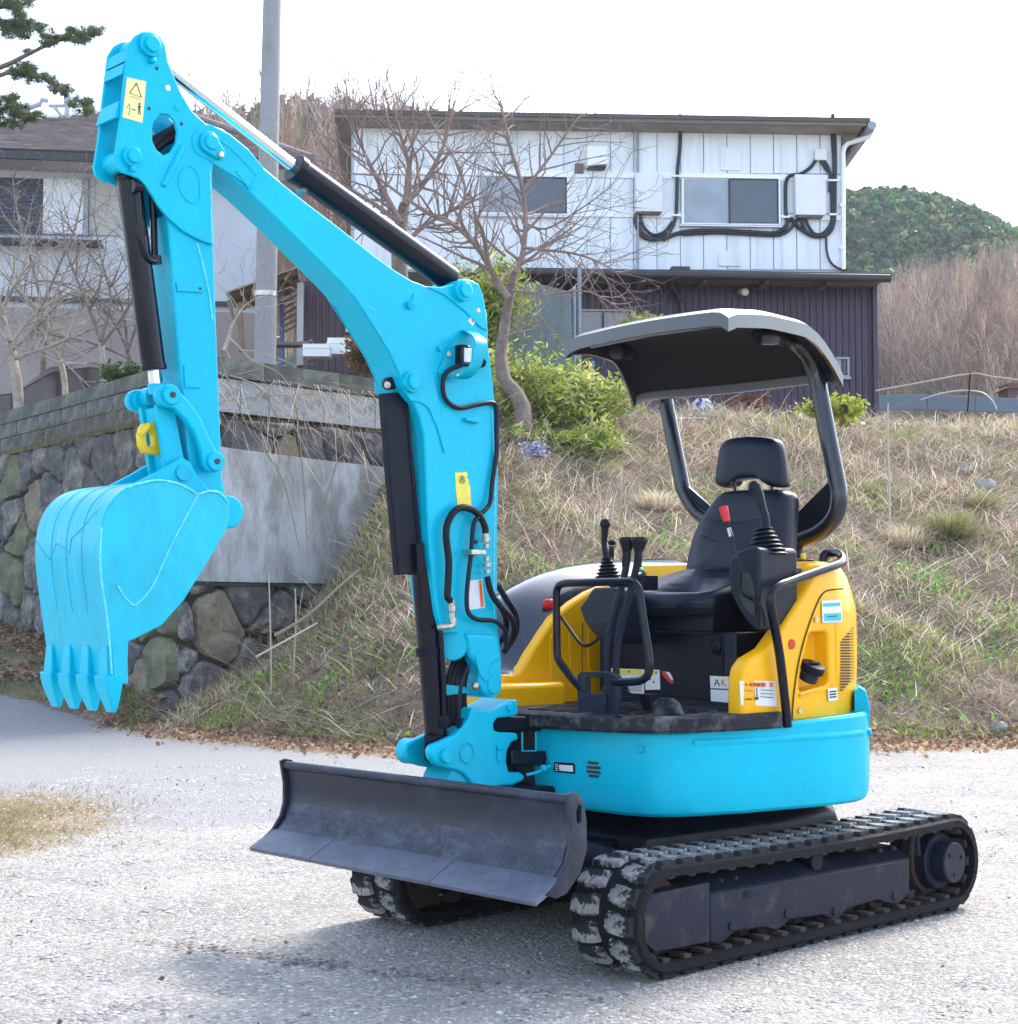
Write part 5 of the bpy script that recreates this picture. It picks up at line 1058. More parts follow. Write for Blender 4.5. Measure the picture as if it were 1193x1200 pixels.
def wall_seg(name, A, B, zt, zb_fn, label, group, cell, rnd, extra=None, keep=None, tanp=.15):
    """stone wall from A to B (left to right as seen), face towards the viewer"""
    A, B = Vector((*A, 0)), Vector((*B, 0)); d = (B-A); L = d.length; ang = math.atan2(d.y, d.x)
    root = empty(name, A, ang, label=label, cat='wall', group=group)          # local x along, -y outwards
    b = MB(); b.box((L/2, .22, zt/2-.1), (L, .40, zt+.2)); part('mortar_backing', b, JNT, root)
    seeds = []; nz = int(zt/cell)+1; nxs = int(L/(cell*1.15))+1
    for i in range(-1, nxs+1):
        for j in range(-1, nz+1):
            seeds.append(((i+.5+.5*(j % 2))*cell*1.15+rnd.uniform(-.42, .42)*cell, (j+.5)*cell+rnd.uniform(-.4, .4)*cell))
    big = [s for s in seeds if rnd.random() > .34]
    for s, P in voro(big, (0, L, -.1, zt-.02)):
        if keep and not keep(s): continue
        if s[1] < zb_fn(s[0])-.3: continue
        (cx, cz), vs, fs = stone_mesh(P, rnd)
        r = rnd.random(); m = STM[0] if r < .5 else STM[1] if r < .82-tanp*.4 else STM[2] if r < tanp*.9+.78 else STM[3]
        me = MB().add([(v[0], -v[2]-.01, v[1]) for v in vs], fs).mesh('stone', m, 50); piece('stone', me, root, (cx, 0, cz), (rnd.uniform(-.06, .06), rnd.uniform(-.08, .08), rnd.uniform(-.06, .06)))
    return root, L
rnd = random.Random(3)
# left wing (recedes to the left) and right wing (recedes to the right)
rl, LL = wall_seg('stone_wall', WL2, WA, 3.22, lambda s: .3+s*0, 'dark stone retaining wall topped by concrete blocks, left behind the bucket', 'retaining walls', .46, rnd, keep=lambda s: s[0] > 3.2, tanp=.06)
# parapet of blocks on the left wing: three courses and coping
bm_ = MB().box((0, 0, 0), (.386, .15, .186)).mesh('block', BLKM, 0)
def block_rows(root, L, z0, rows, x0=0, thick=.15, off=.0, name='block', me=bm_):
    for r in range(rows):
        for i in range(int((L-x0)/.4)+1):
            x = x0+i*.4+(.2 if r % 2 else 0)
            if x+.2 > L: continue
            piece(name, me, root, (x, .09+off+rnd.uniform(-.004, .004), z0+.1+.2*r), None, None)
block_rows(rl, LL, 3.25, 2, x0=4.0)
b = MB()
for i in range(int(LL/1.0)): pass
cpm = MB().box((0, 0, 0), (.99, .2, .16)).mesh('coping_stone', COPM, 0)
for i in range(4, int(LL)): piece('coping_stone', cpm, rl, (i+.5+.1, .09, 3.72), (0, 0, rnd.uniform(-.004, .004)))
part('block_core', MB().box((LL/2, .12, 3.46), (LL, .10, .42)), JNT, rl)
ledge = MB(); ledge.box((LL/2, .02, 3.22), (LL, .22, .06)); part('mossy_ledge', ledge, mat('moss', (.16, .15, .02), .95, var=.4, vscale=8, col2=(.08, .07, .03), mix=(.4, .55), bump=.8, bscale=40), rl)
rr, LR = wall_seg('stone_wall', WA, WC, 3.28, lambda s: max(0, (s-.4)*1.1), 'stone retaining wall with block parapet and concrete slab between arm and boom cylinder', 'retaining walls', .44, rnd, keep=lambda s: not (1.78 < s[1] < 2.5) or s[0] > 2.3, tanp=.2)
block_rows(rr, LR, 3.40, 1, x0=.2, me=MB().box((0, 0, 0), (.39, .15, .36)).mesh('block', BLKL, 0))
part('block_core', MB().box((LR/2, .12, 3.5), (LR, .10, .4)), JNT, rr)
for i in range(int(LR/1.1)+1):
    piece('coping_stone', MB().box((0, 0, 0), (1.09, .24, .2)).mesh('coping_stone', COPM, 0), rr, (.55+1.1*i, .09, 3.8))
# slab: bottom edge level, right edge following the slope
dW = Vector((WC[0]-WA[0], WC[1]-WA[1], 0)).normalized(); nW = Vector((dW.y, -dW.x, 0))
def on_rr(u, v, off=0):
    r = ray(u, v); A = Vector((*WA, 0))+nW*off; k = A.dot(nW); t = k/(r[0]*nW.x+r[1]*nW.y); p = Vector((r[0]*t, r[1]*t, CAMH+r[2]*t)); return (p-A).dot(dW), p.z
sl = [on_rr(u, v, .16) for u, v in ((213, 681.5), (225, 681), (385, 684), (400, 674), (430, 645), (455, 608), (470, 580), (470, 549), (400, 542), (330, 533), (262, 524), (213, 519))]
slabs = []; L0 = sl[0][0]
def sub(x0, x1):
    P = clip_poly(clip_poly(sl, -1, 0, -x0), 1, 0, x1); return P
rng2 = np.random.default_rng(8)
cuts = [on_rr(u, 600, .16)[0] for u in (205, 268, 326, 388, 480)]
for i in range(4):
    P = sub(cuts[i]+.0012, cuts[i+1]-.0012)
    if len(P) >= 3: part('concrete_slab', MB().prism([Vector((p[0], -.16, p[1])) for p in P], (0, .2, 0)), CONC, rr, .0015)
part('slab_shade_strip', MB().prism([Vector((p[0], -.14, p[1])) for p in (on_rr(213, 681, .14), on_rr(225, 681, .14), on_rr(388, 683, .14), on_rr(384, 688, .14), on_rr(225, 686, .14), on_rr(213, 686, .14))], (0, .16, 0)), CONJ, rr)  # dark strip that paints in the shade line below the slab
# ================================================================== WORKSHOP WITH WHITE UPPER STOREY
class Wall:
    """vertical plane through two picture points at given distances; local x to the right, -y towards the viewer"""
    def __init__(s, u0, d0, u1, d1):
        s.A = Vector(((u0-PW/2)/FPX*d0, d0, 0)); B = Vector(((u1-PW/2)/FPX*d1, d1, 0)); s.d = (B-s.A).normalized(); s.n = Vector((s.d.y, -s.d.x, 0)); s.ang = math.atan2(s.d.y, s.d.x)
    def at(s, u, v, off=0):
        r = ray(u, v); k = (s.A+s.n*off).dot(s.n); t = k/(r[0]*s.n.x+r[1]*s.n.y); p = Vector((r[0]*t, r[1]*t, CAMH+r[2]*t)); return Vector(((p-s.A).dot(s.d), -off, p.z))
    def rect(s, mb, u0, v0, u1, v1, o0, o1, mi=0):
        a, b_ = s.at(u0, v0, o1), s.at(u1, v1, o1); mb.box(((a.x+b_.x)/2, -(o0+o1)/2, (a.z+b_.z)/2), (abs(b_.x-a.x), o1-o0, abs(a.z-b_.z)), mi=mi); return mb
    def poly(s, mb, pts, o0, o1, mi=0):
        P = [s.at(u, v, o1) for u, v in pts]; return mb.prism([Vector((p.x, -o0, p.z)) for p in P], (0, -(o1-o0), 0), mi)
SID = mat('white_siding', (.80, .84, .88), .5, var=.05, vscale=.8, fine=.03, col2=(.60, .63, .64), mix=(.5, .75), stretch=(2.5, 2.5, .35))
TRM = mat('siding_joint', (.42, .46, .5), .6, var=.1)
BRW = mat('brown_trim', (.17, .14, .12), .6, var=.2, vscale=4)
CORR = mat('brown_corrugated', (.055, .034, .065), .45, var=.15, vscale=1.5, fine=.1)
WIN = mat('window_glass', (.28, .32, .36), .08, var=.2, vscale=2, coat=.6)
SCRN = mat('window_screen', (.11, .13, .16), .35, var=.1, vscale=3)
ALU = mat('white_aluminium', (.88, .89, .9), .4, var=.04)
BOXM = mat('meter_box', (.76, .77, .78), .45, var=.05)
GUT = mat('gutter_grey', (.3, .33, .38), .4, var=.1)
DKG = mat('dark_gutter', (.035, .03, .035), .4, var=.2)
WU = Wall(0, 25.55, 1193, 26.6)
ws_ = empty('workshop_building', WU.A, WU.ang, label='workshop with white panelled upper storey over brown corrugated ground floor', cat='building')
b = MB(); WU.rect(b, 412, 140, 986, 325, -7.5, 0); part('upper_storey', b, TRM, ws_)
# ------ siding panels, each its own piece
us = [415]+[415+27.3*i for i in range(1, 21)]+[986]; rows = [(139, 203.5), (205, 250), (251.5, 316)]
for i in range(len(us)-1):
    for (v0, v1) in rows:
        b = MB(); WU.rect(b, us[i]+.3, v0, us[i+1]-.3, v1, .002, .022); part('siding_panel', b, SID, ws_, .004, smooth=0)
for v in (204.3, 250.8): part('wall_trim', WU.rect(MB(), 415, v-1.3, 986, v+1.3, .028, .05), ALU, ws_)
for u in (745.5, 917): part('wall_trim', WU.rect(MB(), u-1.6, 139, u+1.6, 316, .03, .045), SID, ws_)
for q in ((844, 172, 869, 200), (842, 294, 868, 312)): part('inspection_hatch', WU.rect(MB(), *q, .028, .045), SID, ws_, .006)
# roof: mono-pitch slab with fascia, overhanging to the right
A_, B_ = WU.at(392, 128, .5), WU.at(1020, 138, .5)
part('roof', MB().prism([Vector((A_.x, -.5, A_.z)), Vector((B_.x, -.5, B_.z)), Vector((B_.x, -.5, B_.z-.07)), Vector((A_.x, -.5, A_.z-.07))], (0, 8.4, -.9)), mat('roof_sheet', (.09, .075, .065), .5, var=.15), ws_)
part('fascia', MB().prism([Vector((A_.x, -.48, A_.z-.07)), Vector((B_.x-.06, -.48, B_.z-.07)), Vector((B_.x-.06, -.48, B_.z-.13)), Vector((A_.x, -.48, A_.z-.13))], (0, .06, 0)), BRW, ws_)
part('soffit', MB().prism([Vector((A_.x, -.42, A_.z-.10)), Vector((B_.x-.1, -.42, B_.z-.10)), Vector((B_.x-.1, -.42, B_.z-.115)), Vector((A_.x, -.42, A_.z-.115))], (0, 7.8, -.85)), mat('soffit_board', (.30, .26, .22), .7, var=.2), ws_)
pe = WU.at(986, 200, 0).x
for k in range(9):
    y = -.1+.8*k; part('rafter', MB().box(((pe+B_.x-.1)/2, y, B_.z-.23-.107*k), (B_.x-.1-pe, .06, .09)), BRW, ws_)
part('roof_gutter', MB().tube([Vector((B_.x+.03, -.5, B_.z-.12)), Vector((B_.x+.03, 7.5, B_.z-.95))], .075, 12), GUT, ws_)
dp = [WU.at(1022, 150, .3), WU.at(1019, 160, .25), WU.at(1000, 166, .1), WU.at(989, 173, .06), WU.at(988, 200, .06), WU.at(988, 316, .06)]
dp = [Vector((p.x, p.y, p.z)) for p in dp]; part('downpipe', MB().tube(dp, .04, 12, 2), ALU, ws_)
for v in (240, 290): part('pipe_bracket', WU.rect(MB(), 984.5, v-1.5, 991.5, v+1.5, .02, .1), ALU, ws_)
# windows
def window(parent, Wl, u0, v0, u1, v1, split, left=WIN, right=SCRN, off=.03, fr=ALU):
    wd = part('window', Wl.rect(MB(), u0, v0, u1, v1, off-.02, off+.015), fr, parent, .004)
    part('window_sill', Wl.rect(MB(), u0-2, v1-1, u1+2, v1+2.2, off, off+.10), fr, wd, .004)
    b = MB(); t = 2.6
    for q in ((u0, v0, u1, v0+t), (u0, v1-t, u1, v1), (u0, v0+t, u0+t, v1-t), (u1-t, v0+t, u1, v1-t)): Wl.rect(b, *q, off+.015, off+.06)
    part('window_frame', b, fr, wd)
    part('pane', Wl.rect(MB(), u0+t, v0+t, split, v1-t, off+.016, off+.024), left, wd)
    part('pane', Wl.rect(MB(), split, v0+t, u1-t, v1-t, off+.028, off+.034), right, wd)
    b = MB(); Wl.rect(b, split-1.2, v0+t, split+1.2, v1-t, off+.034, off+.05); Wl.rect(b, u1-t-1.5, v0+t, u1-t, v1-t, off+.034, off+.05); Wl.rect(b, split+1.2, v0+t, u1-t-1.5, v0+t+1.4, off+.034, off+.05); Wl.rect(b, split+1.2, v1-t-1.4, u1-t-1.5, v1-t, off+.034, off+.05)
    part('sash', b, DKG, wd); return wd
window(ws_, WU, 799, 207, 915, 264, 855)
window(ws_, WU, 560, 205, 667, 252, 615)
# boxes, hood, cables
def box_on(name, q, o, m, parent=ws_, Wl=WU, bev=.01, **kw): return part(name, Wl.rect(MB(), *q, .03, o), m, parent, bev, **kw)
mb1 = box_on('meter_box', (745, 202, 777, 248), .22, BOXM); mb2 = box_on('meter_box', (932, 204, 968, 252), .22, BOXM); box_on('junction_box', (955, 174, 969, 187.5), .12, BOXM)
part('box_foot', WU.rect(MB(), 748, 248, 774, 250.5, .04, .18), BRW, mb1); part('box_foot', WU.rect(MB(), 935, 252, 964, 255, .04, .18), BRW, mb2)
vh = part('vent_hood', WU.poly(MB(), [(688, 171), (711, 171), (713, 192), (688, 194)], .03, .25), ALU, ws_, .01); part('vent_mouth', WU.rect(MB(), 690, 191, 710, 197, .05, .2), INK, vh, .01); box_on('small_vent', (674, 191, 684, 203), .08, BRW)
CAB = mat('black_cable', (.02, .025, .032), .5, var=.1)
def cable(pts, r=.028, name='cable', o=.07): return part(name, MB().tube([WU.at(u, v, o) for u, v in pts], r, 8, 5), CAB, ws_, smooth=60)
cable([(797, 134), (797, 170), (794, 200), (793, 240), (791, 258), (782, 272), (768, 279), (755, 275), (748, 262), (747, 251)], .03)
cable([(790, 262), (780, 277), (765, 281), (752, 276), (745, 262), (745, 250)], .03); cable([(750, 251), (754, 265), (765, 275), (778, 272), (788, 260)], .026)
cable([(777, 281), (800, 272), (840, 270), (880, 272), (908, 273), (920, 266), (926, 256), (932, 262), (938, 268), (952, 276), (966, 276), (975, 268), (978, 250), (978, 200), (976, 160), (976, 134)], .034)
cable([(800, 274.5), (840, 272.5), (880, 274.5), (910, 275.5), (924, 270), (934, 258), (938, 253)], .028)
cable([(956, 187), (950, 196), (938, 204), (926, 206), (921, 216), (921, 250), (923, 262), (918, 270)], .03)
cable([(962, 187), (968, 198), (974, 206), (975, 240), (974, 262), (962, 275), (948, 274), (940, 262), (940, 253)], .03); cable([(965, 187), (972, 200), (972, 225)], .024)
cable([(976, 134), (979, 170), (979, 215), (976, 255), (968, 272), (955, 274), (946, 262), (944, 253)], .026)
cable([(968, 274), (969, 295), (974, 308), (984, 315), (992, 316)], .02)
for (u, v) in ((793, 206), (976, 211), (977, 251), (921, 254), (793, 252)): part('cable_clip', WU.rect(MB(), u-5, v-1.2, u+5, v+1.2, .03, .11), ALU, ws_)
part('wall_conduit', MB().tube([WU.at(747.5, 140, .08), WU.at(747.5, 316, .08), WU.at(747.5, 378, .45)], .022, 8), GUT, ws_)
# ------ lower roof and corrugated wall
WLo = Wall(0, 24.75, 1193, 25.75)
a, c = WLo.at(575, 312, .7), WLo.at(1046, 320, .7)
off = (WLo.A-WU.A); ox, oy = off.dot(WU.d), -off.dot(WU.n)
lo_ = empty('lower', (0, 0, 0)); bpy.data.objects.remove(lo_)
def LW(u, v, o=0): p = WLo.at(u, v, o); return Vector((p.x+ox, p.y+oy, p.z))
a, c = LW(560, 312.5, .65), LW(1046, 320, .65)
part('lower_roof', MB().prism([Vector((a.x, a.y, a.z)), Vector((c.x, a.y, c.z)), Vector((c.x, a.y, c.z-.05)), Vector((a.x, a.y, a.z-.05))], (0, 9, .25)), DKG, ws_)
part('lower_gutter', MB().tube([Vector((a.x, a.y-.04, a.z-.09)), Vector((c.x-.05, a.y-.04, c.z-.09))], .065, 12), DKG, ws_)
part('eave_board', MB().box(((a.x+c.x)/2, a.y+.35, (a.z+c.z)/2-.09), (c.x-a.x-.3, .6, .03)), BRW, ws_)
for k in range(6):
    x = a.x+.6+k*.98; part('eave_bracket', MB().box((x, a.y+.35, a.z-.15), (.07, .6, .07)), BRW, ws_)
# corrugated sheet: trapezoid ribs
w0, w1 = LW(575, 480).x, LW(1026, 480).x; zt_ = LW(800, 322).z; y0c = LW(800, 400).y; pts = []; x = w0; k = 0
while x < w1:
    for dx, dy in ((0, 0), (.055, 0), (.07, -.022), (.09, -.022), (.105, 0)): pts.append((min(x+dx, w1), y0c+dy))
    x += .105
b = MB(); b.loft([[Vector((px_, py_, z)) for px_, py_ in pts] for z in (3.2, zt_)], closed=False)
o = part('corrugated_wall', b, CORR, ws_, smooth=0)
part('wall_body', MB().box(((w0+w1)/2, y0c+4, (3.2+zt_)/2), (w1-w0-.02, 7.95, zt_-3.2)), CORR, ws_)
part('corner_trim', MB().box((w1, y0c-.02, (3.2+zt_)/2), (.07, .09, zt_-3.2)), CORR, ws_)
class LoW:   # same helpers on the lower wall plane
    def rect(s, mb, u0, v0, u1, v1, o0, o1, mi=0):
        a, b_ = LW(u0, v0, o1), LW(u1, v1, o1); mb.box(((a.x+b_.x)/2, (LW(u0, v0, o0).y+a.y)/2, (a.z+b_.z)/2), (abs(b_.x-a.x), o1-o0, abs(a.z-b_.z)), mi=mi); return mb
CRM = mat('cream_frame', (.42, .38, .30), .6, var=.15, vscale=6)
CURT = mat('curtain_pane', (.3, .3, .32), .4, var=.15, vscale=3)
window(ws_, LoW(), 679, 362, 742, 402, 707, left=CURT, right=CURT, off=.04, fr=CRM)
window(ws_, LoW(), 980, 418, 996, 442, 988, off=.04, fr=GUT)
lm = part('wall_lamp', MB().cyl(LW(868, 342, .03), LW(868, 342, .12), .05, 14), BRW, ws_); part('lamp_bulb', MB().sphere(LW(873, 342, .15), .065, 12), ALU, lm)
part('rain_pipe', MB().tube([LW(786, 322, .5), LW(786, 332, .4), LW(796, 350, .1), LW(800, 362, .08), LW(800, 400, .08)], .045, 10, 3), DKG, ws_)
part('rain_hopper', MB().box(LW(797, 318, .62), (.3, .16, .14)), DKG, ws_, .02)
# things leaning or standing before the corrugated wall
SHM = mat('weathered_sheet', (.16, .21, .22), .5, var=.2, vscale=1.5, col2=(.17, .15, .12), mix=(.55, .72), stretch=(3, 3, .6))
def wobj(name, mb, m, label, cat, group=None, bev=0): o = part(name, mb, m, None, bev); tag(o, label, cat, group); return o
pp = [W(u, v, 23.6) for u, v in ((596, 332), (622, 330), (669, 342), (671, 455), (668, 500), (592, 500))]
wobj('sheet_metal_panel', MB().prism(pp, (0, .06, 0)), SHM, 'tall weathered grey green metal sheet standing behind the bamboo', 'panel', bev=.01)
wobj('metal_pole', MB().cyl(W(679, 310, 23.9), W(679, 500, 23.9), .03, 8), GUT, 'pale upright pole reaching the lower eave beside the cream window', 'pole')
wobj('metal_pole', MB().cyl(W(673, 336, 23.8), W(673, 500, 23.8), .03, 8), GUT, 'shorter pole directly beside the weathered metal sheet', 'pole')
wobj('blue_stake', MB().cyl(W(692, 456, 22.4), W(695, 423, 22.4), .022, 8), mat('blue_plastic', (.12, .3, .5), .4), 'light blue stake sticking out of the green bamboo', 'stake')
# ================================================================== HOUSE ON THE LEFT
WH = Wall(0, 31.5, 400, 32.4)
hs_ = empty('tiled_house', WH.A, WH.ang, label='pale two-storey house with brown tiled hip roof at left', cat='house')
def HL(u, v, o=0): return WH.at(u, v, o)
CRE = mat('cream_render', (.50, .48, .44), .8, var=.08, vscale=1); WHR = mat('white_render', (.62, .65, .70), .8, var=.07, vscale=1); TIL = mat('roof_tile', (.17, .135, .13), .55, var=.35, vscale=2.5, col2=(.25, .18, .14), mix=(.48, .6), stretch=(1, 1, 6)); SHU = mat('blue_shutter', (.10, .14, .34), .45, var=.15); PNK = mat('pinkish_wall', (.34, .29, .27), .8, var=.12, vscale=1.5)
b = MB(); WH.rect(b, -60, 178, 300, 480, -7, 0); part('wall', b, WHR, hs_)
part('upper_wall', WH.rect(MB(), -60, 178, 300, 208, .002, .03), CRE, hs_); part('ground_floor_wall', WH.rect(MB(), -60, 358, 298, 480, .002, .04), PNK, hs_)
part('floor_band', WH.rect(MB(), -60, 345, 299, 359, .03, .12), DKG, hs_); part('canopy_ledge', WH.rect(MB(), -60, 276, 118, 284, .0, .55), DKG, hs_)
wv_ = part('window', WH.rect(MB(), -50, 206, 104, 276, .01, .05), DKG, hs_)
for k in range(14): part('shutter_slat', WH.rect(MB(), -48, 208+4.9*k, 49, 211.6+4.9*k, .05, .08), SHU, wv_)
part('pane', WH.rect(MB(), 51, 209, 99, 275, .05, .07), WHT, wv_); part('sash', WH.rect(MB(), 98, 207, 103, 276, .05, .09), GUT, wv_)
part('side_pane', WH.rect(MB(), 104, 208, 140, 276, .01, .05), CRE, wv_)
# roof: eave line, two hips meeting; tile courses stepped
e0, e1 = HL(-70, 172, .9), HL(372, 190, .9); zE = (e0.z+e1.z)/2; apex0, apex1 = HL(155, 124, -3.2), HL(190, 124, -3.2)
b = MB(); nC = 22; x0e, x1e = e0.x, HL(366, 190, .9).x; zR = apex0.z
xa0 = HL(150, 130, -3).x; xa1 = HL(200, 130, -3).x
lft = HL(-220, 172, .9).x
for k in range(nC):
    t0_, t1_ = k/nC, (k+1)/nC
    def q(t, dz=0): return (lft+(xa0-lft)*t, x1e+(xa1-x1e)*t, -.9+4.4*t, zE+(zR-zE)*t+dz)
    l0, r0, y0q, z0q = q(t0_, .045); l1, r1, y1q, z1q = q(t1_, .0)
    b.add([(l0, y0q, z0q), (r0, y0q, z0q), (r1, y1q, z1q), (l1, y1q, z1q), (l0, y0q, z0q-.05), (r0, y0q, z0q-.05)], [(0, 1, 2, 3), (0, 4, 5, 1)])
    b.add([(r0, y0q, z0q), (r0, 8-y0q, z0q), (r1, 8-y1q, z1q), (r1, y1q, z1q)], [(0, 1, 2, 3)])
rf = part('roof', b, TIL, hs_, smooth=0)
part('hip_ridge', MB().tube([Vector((x1e, -.9, zE+.06)), Vector((xa1, 3.5, zR+.04))], .09, 8), TIL, rf); part('hip_ridge', MB().tube([Vector((lft, -.9, zE+.06)), Vector((xa0, 3.5, zR+.04))], .09, 8), ALU, rf)
part('eave_fascia', MB().box(((lft+x1e)/2, -.86, zE-.06), (x1e-lft, .08, .2)), DKG, hs_); part('eave_soffit', MB().box(((lft+x1e)/2, -.4, zE-.14), (x1e-lft, .9, .04)), CRE, hs_)
# aerial on the roof line
b = MB(); q = 33.0
for p_ in ([(29, 128), (47, 122), (49, 117), (57, 118)], [(57, 124), (109, 124)], [(109, 124), (109, 132)], [(62, 124), (74, 137)], [(79, 112), (79, 138)], [(17, 116), (17, 150)]): b.tube([W(u, v, q) for u, v in p_], .055 if p_[0][0] == 29 else .04, 7)
b.box(W(79, 118, q), (.14, .1, .22)).box(W(79, 130, q), (.1, .1, .2))
wobj('roof_aerial', b, mat('aerial_grey', (.42, .46, .52), .5), 'grey television aerial with bent pipe behind the tiled roof', 'aerial')
# ================================================================== CARPORT AND SHED BETWEEN THE HOUSES
WD = mat('weathered_wood', (.26, .19, .12), .8, var=.25, vscale=8); WDP = mat('white_post', (.5, .5, .5), .6, var=.1)
cp = empty('lean_to_carport', W(310, 420, 26), 0, label='small timber lean-to roof on posts beside the concrete pole', cat='carport')
def loc(p, root=cp): return p-Vector(root.location)
for i, (a_, c_) in enumerate((((266, 346), (345, 318)), ((272, 352), (350, 326)))):
    part('roof_beam', MB().tube([loc(W(*a_, 25.6+i)), loc(W(*c_, 25.6+i))], .06, 4), WD, cp)
for k in range(6):
    u = 270+13*k; v = 349-4.6*k; part('roof_rafter', MB().tube([loc(W(u, v, 25.4)), loc(W(u+16, v+13, 27.2))], .035, 4), WD, cp)
part('roof_sheet', MB().prism([loc(W(264, 344, 25.3)), loc(W(348, 314, 25.3)), loc(W(352, 340, 28)), loc(W(285, 362, 28))], (0, 0, .02)), mat('fibre_sheet', (.30, .25, .19), .6, var=.2, vscale=6), cp)
part('post', MB().cyl(loc(W(281, 355, 25.6)), loc(W(283, 412, 25.6)), .05, 8), WD, cp); part('brace', MB().tube([loc(W(268, 352, 25.6)), loc(W(275, 372, 25.6)), loc(W(281, 380, 25.6))], .04, 6), WD, cp)
part('post', MB().box(loc(W(352, 380, 26)), (.1, .1, 1.35)), WDP, cp); part('post', MB().box(loc(W(330, 395, 27)), (.07, .07, 1.2)), SHU, cp)
for k in range(7): part('screen_slat', MB().tube([loc(W(333, 350+7*k-3, 26.6)), loc(W(351, 340+7*k-3, 26.6))], .018, 4), BRW, cp)
part('bench', MB().box(loc(W(343, 404, 25.4)), (.7, .3, .06)).box(loc(W(343, 410, 25.4))+Vector((.3, 0, 0)), (.06, .3, .3)).box(loc(W(343, 410, 25.4))+Vector((-.3, 0, 0)), (.06, .3, .3)), BRW, cp, .01)
sh = empty('brown_shed', W(385, 420, 27), 0, label='small brown corrugated shed seen under the boom', cat='shed')
x = W(354, 400, 27).x; b = MB(); pts = []
while x < W(432, 400, 27).x:
    for dx, dy in ((0, 0), (.06, 0), (.075, -.02), (.1, -.02)): pts.append((x+dx, 27+dy))
    x += .115
b.loft([[Vector((p_[0], p_[1], z))-Vector(sh.location) for p_ in pts] for z in (3.6, 6.7)], closed=False); part('corrugated_wall', b, mat('purple_brown_sheet', (.11, .075, .09), .5, var=.15), sh, smooth=0)
part('side_wall', MB().box(Vector((W(393, 400, 28).x, 28.5, 5.15))-Vector(sh.location), (1.1, 2.8, 3.1)), CORR, sh)
part('window', MB().box(loc(W(411, 372, 26.9), sh), (.16, .06, .5)), ALU, sh)
wobj('white_crate', MB().box(W(398, 407, 25.2), (.36, .3, .26)).box(W(398, 403.5, 25.2), (.38, .32, .03)), ALU, 'white crate standing by the brown shed under the boom', 'crate', bev=.01)
wobj('white_crate', MB().box(W(372, 412, 25.0), (.42, .3, .2)).box(W(372, 409, 25.0), (.44, .32, .03)), ALU, 'low white crate left of the other crate, under the boom', 'crate', bev=.01)
# parked car behind the parapet on the left: only its roof and glasshouse show
cr_ = empty('parked_car', W(90, 488, 24.5), R(20), label='dark red car parked behind the left wall parapet', cat='car')
prof_c = [(-1.9, .55), (-1.75, .82), (-1.0, .92), (-.45, 1.36), (.1, 1.47), (.9, 1.44), (1.5, 1.1), (1.85, .95), (1.95, .55), (1.9, .3), (-1.9, .3)]
CARM = mat('car_paint_dark_red', (.04, .008, .015), .3, var=.05, coat=.6)
zc = -1.45; b = MB(); b.loft([[Vector((x*(1 if abs(y) < .7 else .97), y, z*(1 if abs(y) < .6 or z < 1 else .93)+zc+.75)) for x, z in prof_c] for y in (-.8, -.7, -.5, .5, .7, .8)])
part('body', b, CARM, cr_, .03, smooth=50)
part('side_window', MB().prism([Vector((x, -.79, z+zc+.75)) for x, z in ((-.75, .97), (-.35, 1.27), (.1, 1.36), (.85, 1.33), (1.3, 1.05))], (0, .03, 0)), WIN, cr_)
for x in (-1.2, 1.2): part('wheel', MB().cyl((x, -.8, zc+.75+.3), (x, -.6, zc+.75+.3), .3, 20), RUB, cr_)
# ================================================================== CONCRETE POLE
PLM = mat('pole_concrete', (.30, .30, .31), .85, var=.12, vscale=2, bump=.2, bscale=60, fine=.12, col2=(.24, .25, .2), mix=(.5, .7), stretch=(1, 1, .3))
pz = [W(310, 425, 20.5), W(314.5, 200, 20.5), W(320, -40, 20.5)]; pz[0].z = 3.7
pb = Vector((pz[0].x, pz[0].y, 3.7)); pole = empty('utility_pole', pb, 0, label='tall round concrete utility pole left of the boom', cat='pole')
part('shaft', MB().tube([p-pb for p in pz], [.145, .13, .115], 24), PLM, pole, smooth=60)
q = W(311.2, 345, 20.5)-pb; part('steel_band', MB().cyl(q-Vector((0, 0, .03)), q+Vector((0, 0, .03)), .153, 24), STL, pole)
part('step_bolt', MB().cyl(W(324, 395, 20.4)-pb, W(328, 395, 20.4)-pb, .012, 6), STL, pole)
# ================================================================== TERRACE EDGE ON THE RIGHT
BBM = mat('blue_grey_board', (.12, .155, .20), .6, var=.12, vscale=2, fine=.1)
fz = empty('board_fence', W(1110, 480, 22.5), 0, label='low blue grey board edging along the top of the bank at right', cat='fence')
def fl_(p): return p-Vector(fz.location)
for i, (u0, u1, va, vb) in enumerate(((1030, 1086, 463.5, 462.5), (1087, 1142, 462.5, 465), (1143, 1200, 465, 467))):
    P = [W(u0, va, 22.5), W(u1, vb, 22.5), W(u1, vb+17, 22.5), W(u0, va+17, 22.5)]; part('board', MB().prism([fl_(p) for p in P], (0, .04, 0)), BBM, fz, .004)
for i in range(3): part('stake', MB().cyl(fl_(W(1040+60*i, 458, 22.6)), fl_(W(1040+60*i, 485, 22.6)), .025, 8), WD, fz)
wobj('iron_stake', MB().cyl(W(1137, 436, 22.0), W(1134, 482, 22.0), .011, 8), BK, 'thin dark stake carrying the rope before the board edging', 'stake')
wobj('rope', MB().tube([W(1026, 458, 22.2), W(1070, 450, 22.1), (W(1137, 438, 22.0)), (W(1160, 441, 21.9)), W(1200, 446, 21.8)], .012, 6, 4), mat('straw_rope', (.42, .36, .26), .9), 'thin straw coloured rope strung over the board edging', 'rope')
